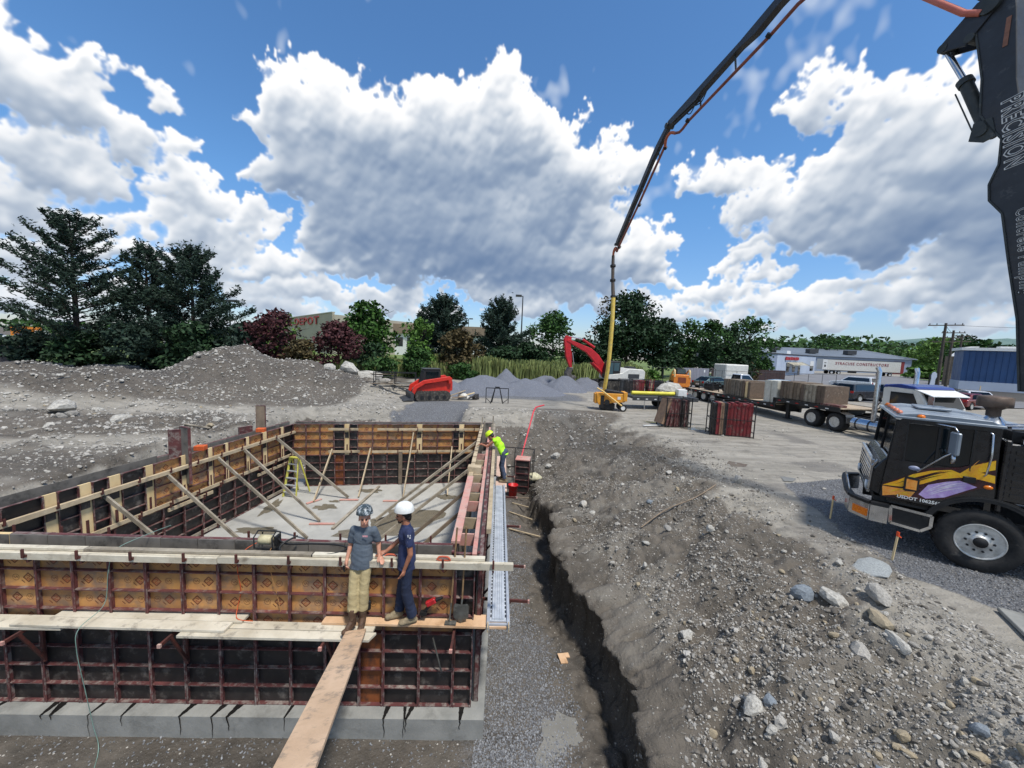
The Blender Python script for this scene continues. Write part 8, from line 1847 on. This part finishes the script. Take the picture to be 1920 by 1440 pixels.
wire((71, 63, 8.5), (96, 58, 10.3), 1.4, 'sagging overhead wire above the blue building')
for i, (x, y, h, lab) in enumerate(((50.5, 41.5, 1.7, 'white topped guy post beyond the semi tractor, left one'), (58.5, 45.0, 3.6, 'pale post beyond the blue cab roof'))):
    b = MB(); b.tube([(0, 0, 0), (.05, 0, h)], .045, 6); tag(b.build('post', M_CREAM, None, (x, y, YARD)), lab, 'post')
o = empty('sign_post', (50.9, 47.0, YARD), 0, 'grey sign seen from behind with rounded top, beyond the tractor roof', 'sign'); b = MB(); b.beam((0, 0, 0), (0, 0, 2.6), .1, .1); b.build('post', M_BLK, o); b = MB(); b.prism([(-.0, 1.0), (.65, 1.0), (.7, 2.0), (.85, 2.3), (.8, 2.7), (.55, 2.9), (.25, 2.75), (.15, 2.4), (.2, 2.0)], -.03, .03); b.build('panel', M_BGL, o)
# far parking lot on the left
o = empty('orange_truck', (-154, 122, YARD), R(10), 'small orange box truck on the far lot at the left edge', 'truck'); b = MB(); b.box2((-3.2, -1.2, .8), (3.0, 1.2, 3.6)); b.build('box', mat('case_orange', (222, 134, 44)), o); b = MB(); b.box2((3.05, -1.1, .6), (4.8, 1.1, 2.6)); b.build('cab', M_WHITE, o)
for k in (-2.2, 3.8): wheel_at(o, k, -1, .45, .45, .3, .25, -1)
for i, (x, y, c, lab) in enumerate([(-150, 112, (226, 228, 230), 'white car on the far left lot under the orange truck'), (-143, 113, (60, 64, 70), 'dark car on the far left lot'), (-137, 114, (190, 196, 200), 'silver car on the far left lot'), (-128, 112, (228, 230, 230), 'white car seen through the trunk gap of the tall pine'), (-119, 116, (120, 40, 40), 'red car on the far lot behind the tall pine'), (-111, 112, (224, 226, 228), 'white car between the tall and the middle pine'), (-102, 116, (150, 158, 166), 'grey car behind the middle pine')]):
    car(x, y, R(8+i*3), c, lab, 'suv' if i % 2 else 'sedan')
o = empty('far_store', (-160, 150, YARD), 0, 'low white far building behind the tall pine', 'building'); b = MB(); b.box2((-10, 0, 0), (60, 20, 3.8)); b.build('wall', M_EW, o); b = MB(); b.box2((-10.5, -.5, 3.82), (60.5, 20, 4.4)); b.build('roof_edge', M_BG, o)
# far hills and woods
def hills(name, D, x0, x1, h0, h1, m, seed):
    n = 120; xs = np.linspace(x0, x1, n); rows = []
    for j, (f, hz) in enumerate(((0, 0), (.06, .6), (.14, 1.0), (.3, .9))):
        hh = (h0+(h1-h0)*np.linspace(0, 1, n))*(1+.5*fbm(xs/D*9+seed, xs*0+j*.1, seed, 4)); rows.append(np.stack([xs, np.full(n, D*(1+f)), YARD-2+hh*hz], 1))
    V = np.concatenate(rows); I = np.arange(4*n).reshape(4, n); F = np.stack([I[:-1, :-1], I[:-1, 1:], I[1:, 1:], I[1:, :-1]], -1).reshape(-1, 4); return tag(link(name, np_mesh(name, V, F, [m], True)), kind='structure')
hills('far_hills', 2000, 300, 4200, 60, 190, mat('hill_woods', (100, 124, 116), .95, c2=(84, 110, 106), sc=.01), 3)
hills('near_hills', 700, 350, 1300, 14, 34, mat('hill_woods_near', (86, 108, 68), .95, c2=(66, 90, 56), sc=.03), 7)
hills('left_hills', 700, -1300, -300, 5, 5, mat('hill_woods_near', (86, 108, 68)), 9)
def woods():
    r = np.random.RandomState(14); P = []
    for k in range(130):
        x = r.uniform(150, 420); y = 160+x*.25+r.uniform(-10, 60); h = r.uniform(8, 14)*(1+y/900); m = 60; d = r.normal(size=(m, 3)); d /= np.linalg.norm(d, axis=1)[:, None]; P.append(np.array([x, y, YARD+h*.55])+d*np.array([h*.7, h*.7, h*.5]))
    for k in range(60):
        x = r.uniform(-420, -150); y = 230+r.uniform(-10, 60); h = r.uniform(6, 9); m = 50; d = r.normal(size=(m, 3)); d /= np.linalg.norm(d, axis=1)[:, None]; P.append(np.array([x, y, YARD+h*.5])+d*np.array([h*.8, h*.7, h*.5]))
    V, F = leaf_cloud(np.concatenate(P), 1.7, 4); tag(link('far_woods', np_mesh('far_woods', V, F, [LM['mid']])), 'band of far woods beyond the buildings', 'woods', kind='stuff')
woods()

# ---------------------------------------------------------------- boulders and larger stones, each its own
BIG = [ # x, y (ground point), radius, material, aspect, label
 (5.05, 6.15, .17, M_ST2, (1.1, .9, 1.0), 'blue grey boulder left of the white one near the head of the bank'), (5.45, 5.98, .19, M_ST4, (1.35, .8, .7), 'pale angular boulder beside the blue grey one'), (5.95, 5.75, .16, M_ST, (1.3, .9, .8), 'flat grey rock right of the pale angular boulder'),
 (5.55, 5.35, .17, M_ST3, (1.5, .8, .5), 'layered tan flat rock below the pale angular boulder'), (4.95, 4.95, .14, M_ST, (1.2, 1, .85), 'rounded dark grey boulder below the layered rock'), (5.45, 4.92, .15, M_ST4, (1.5, .6, .5), 'slanting pale slab right of the rounded dark boulder'),
 (3.05, 5.95, .12, M_ST4, (1.1, .9, .8), 'white rock at the brink of the trench near the middle of the bank'), (3.25, 4.52, .12, M_ST4, (1.3, 1, .8), 'pale oval boulder beside the small blue stone'), (3.5, 4.55, .085, M_ST2, (1.2, .9, .9), 'small blue stone beside the pale oval boulder'),
 (3.42, 4.25, .07, M_ST, (1, 1, .9), 'knobbly stone in the cluster below the blue one'), (3.28, 4.20, .06, M_ST4, (1, .9, .9), 'small white stone left of the knobbly one'), (3.12, 4.05, .08, M_ST4, (1.2, .8, .6), 'pale flat stone at the bottom of the cluster'), (3.9, 4.05, .06, M_ST4, (1.1, .9, .8), 'single pale stone right of the cluster'),
 (4.02, 3.55, .11, M_ST2, (1.0, 1.2, .9), 'blue white block near the bottom edge'), (3.85, 3.56, .05, M_ST4, (.7, 1.2, .8), 'narrow pale stone left of the blue white block'), (4.55, 3.95, .07, M_ST3, (1, 1, .9), 'brown rounded stone with two yellowish ones beside it'), (4.45, 3.90, .055, M_ST3, (1, .7, .8), 'yellowish stone under the brown one, left'), (4.52, 3.82, .06, M_ST3, (1.4, .7, .5), 'yellowish flat stone under the brown one'),
 (3.42, 3.35, .09, M_ST4, (.9, 1.3, .9), 'tall white stone at the bottom edge of the picture'), (5.15, 3.75, .075, M_ST2, (1.1, .9, .9), 'grey blue egg shaped stone low on the right'), (5.0, 3.62, .07, M_ST3, (1.5, .8, .6), 'long tan stone left of the grey blue egg'), (5.55, 3.68, .07, M_ST4, (1.1, .9, .8), 'white oval stone right of the grey blue egg'),
 (5.25, 3.45, .065, M_ST3, (1.0, 1.3, .8), 'wedge shaped cream stone near the lower right'), (5.05, 3.42, .06, M_ST4, (1.0, .9, .9), 'small cream cobble left of the wedge shaped one'), (4.8, 3.48, .06, M_ST3, (1.1, 1, .9), 'tan cobble below the long tan stone'), (2.85, 5.45, .07, M_ST, (1.2, .9, .6), 'flat stone on the middle of the near bank'),
 (4.6, 8.3, .10, M_ST4, (1.0, .8, .9), 'white stone high on the bank behind the middle'), (3.9, 8.9, .11, M_ST, (1.3, .8, .5), 'flat pale rock on the bank before the gully'), (4.0, 10.4, .09, M_ST2, (1.1, .9, .8), 'round grey stone half way along the bank'), (5.3, 12.4, .13, M_ST4, (1.4, .8, .6), 'pale flat stone on the crest of the bank'), (6.9, 11.3, .16, M_ST, (.9, .8, 1.0), 'dark upright stone standing alone by the yard edge'),
 (2.4, 11.6, .15, M_ST, (1.2, .9, .8), 'rugged grey rock above the trench in the distance'), (2.5, 10.8, .11, M_ST4, (1.2, .9, .7), 'pale stone below the rugged grey rock'), (2.1, 17.1, .22, M_ST4, (1.2, .9, .8), 'big white boulder at the foot of the far bank'), (1.9, 17.6, .16, M_ST4, (1, .9, .8), 'second white boulder behind the first at the far bank'), (1.75, 16.4, .14, M_ST4, (1.2, .9, .7), 'pale boulder beside the cream sack'), (2.3, 18.0, .18, M_ST, (1.2, 1, .8), 'grey boulder among the white ones at the far bank'),
 (-19.5, 16.4, .42, M_ST4, (1.5, 1, .8), 'largest pale boulder on the left mound at the picture edge'), (-18.4, 15.9, .22, M_ST, (1.2, 1, .8), 'grey boulder right below the largest pale one'), (-16.4, 15.9, .30, M_ST4, (1.4, .9, .7), 'long white rock on the slope above the left track'), (-18.9, 17.4, .22, M_ST4, (1.3, .9, .6), 'flat pale rock above the largest boulder'), (-17.1, 14.0, .17, M_ST4, (1.2, .9, .8), 'round pale rock low on the left slope'),
 (-12.2, 28.4, .65, M_ST4, (2.0, .8, .8), 'long concrete chunk lying on the right flank of the big mound'), (-10.6, 28.6, .55, M_ST4, (1.9, .9, .7), 'second long concrete chunk nearer the reeds'), (-13.4, 28.0, .40, M_ST4, (1.5, .9, .7), 'concrete chunk at the upper end of the row on the mound'), (-9.4, 28.3, .35, M_ST, (1.4, 1, .8), 'grey chunk at the lower end of the row on the mound'), (-8.5, 28.0, .30, M_ST4, (1.3, .9, .8), 'pale chunk at the tip of the heap beside the reeds')]
for (x, y, s, m_, asp, lab) in BIG: rock(x, y, s, m_, lab, None, asp)
_r = random.Random(77)
ZN = [('fist sized pale stone lying loose on the near bank', 'loose cobbles of the near bank', 120, lambda: (_r.uniform(2.3, 6.0), _r.uniform(3.0, 6.5)), (.025, .055)),
      ('cobble lying on the bank beyond the gully', 'loose cobbles of the middle bank', 70, lambda: (_r.uniform(1.8, 6.3), _r.uniform(6.5, 14.5)), (.035, .08)),
      ('pale stone lying on the left earth mound', 'loose stones of the left mounds', 60, lambda: (_r.uniform(-24, -11), _r.uniform(15, 26)), (.07, .18))]
def cobble_label(zone, x, y, s, m_, asp, s0, s1):
    size = 'small' if s < s0+(s1-s0)*.12 else 'medium' if s < s0+(s1-s0)*.45 else 'large'
    col = {'stone': 'grey', 'stone_pale': 'white', 'stone_tan': 'tan'}[m_.name]; q = asp[0]/asp[1]; shp = 'flat' if asp[2] < .66 else 'long' if q > 1.5 else 'roundish'
    if zone == 0: t = (x-2)/4.2; w = ('by the trench edge' if t < .3 else 'in the middle of the near bank' if t < .65 else 'by the crest of the near bank')+(', close to the picture bottom' if y < 4 else ', higher up' if y > 5.2 else '')
    elif zone == 1: t = (x-1.5)/4.8; w = ('just above the trench' if t < .33 else 'half way up the bank' if t < .66 else 'near the top of the bank')+(', level with the aluminium walkway' if y < 10 else ', farther off towards the racks')
    else: w = ('on the slope of the leftmost mound' if x < -20 else 'on the ground between the mounds and the left wall' if y < 19 else 'on the flank of the tall mound')
    return '%s %s %s stone %s' % (size, col, shp, w)
for zi, (lab, grp, n, f, (s0, s1)) in enumerate(ZN):
    for k in range(n):
        x, y = f(); m_ = _r.choice((M_ST, M_ST4, M_ST4, M_ST3, M_ST)); s_ = s0+(s1-s0)*_r.random()**2; asp = (_r.uniform(.9, 1.4), _r.uniform(.7, 1), _r.uniform(.55, .9))
        rock(x, y, s_, m_, cobble_label(zi, x, y, s_, m_, asp, s0, s1), grp, asp)
cord('cable', [(3.4, 9.3, gz(3.4, 9.3)+.05), (4.2, 9.8, gz(4.2, 9.8)+.12), (5.2, 10.3, gz(5.2, 10.3)+.10), (6.0, 10.8, gz(6.0, 10.8)+.05)], .018, M_WOODD, 'long thin root or cable lying up the middle of the bank', 'cable')
for i, (x, y, a, L_, lab) in enumerate(((-11.8, 13.6, .5, 1.1, 'pale board end lying on the left ground above the tall panels'), (-12.6, 14.6, .45, .8, 'second pale board end farther out on the left ground'))):
    board((x, y, gz(x, y)+.05), (x+L_*math.cos(a), y+L_*math.sin(a), gz(x+L_, y)+.06), .12, .035, lab, 'board', None, M_WOODG)
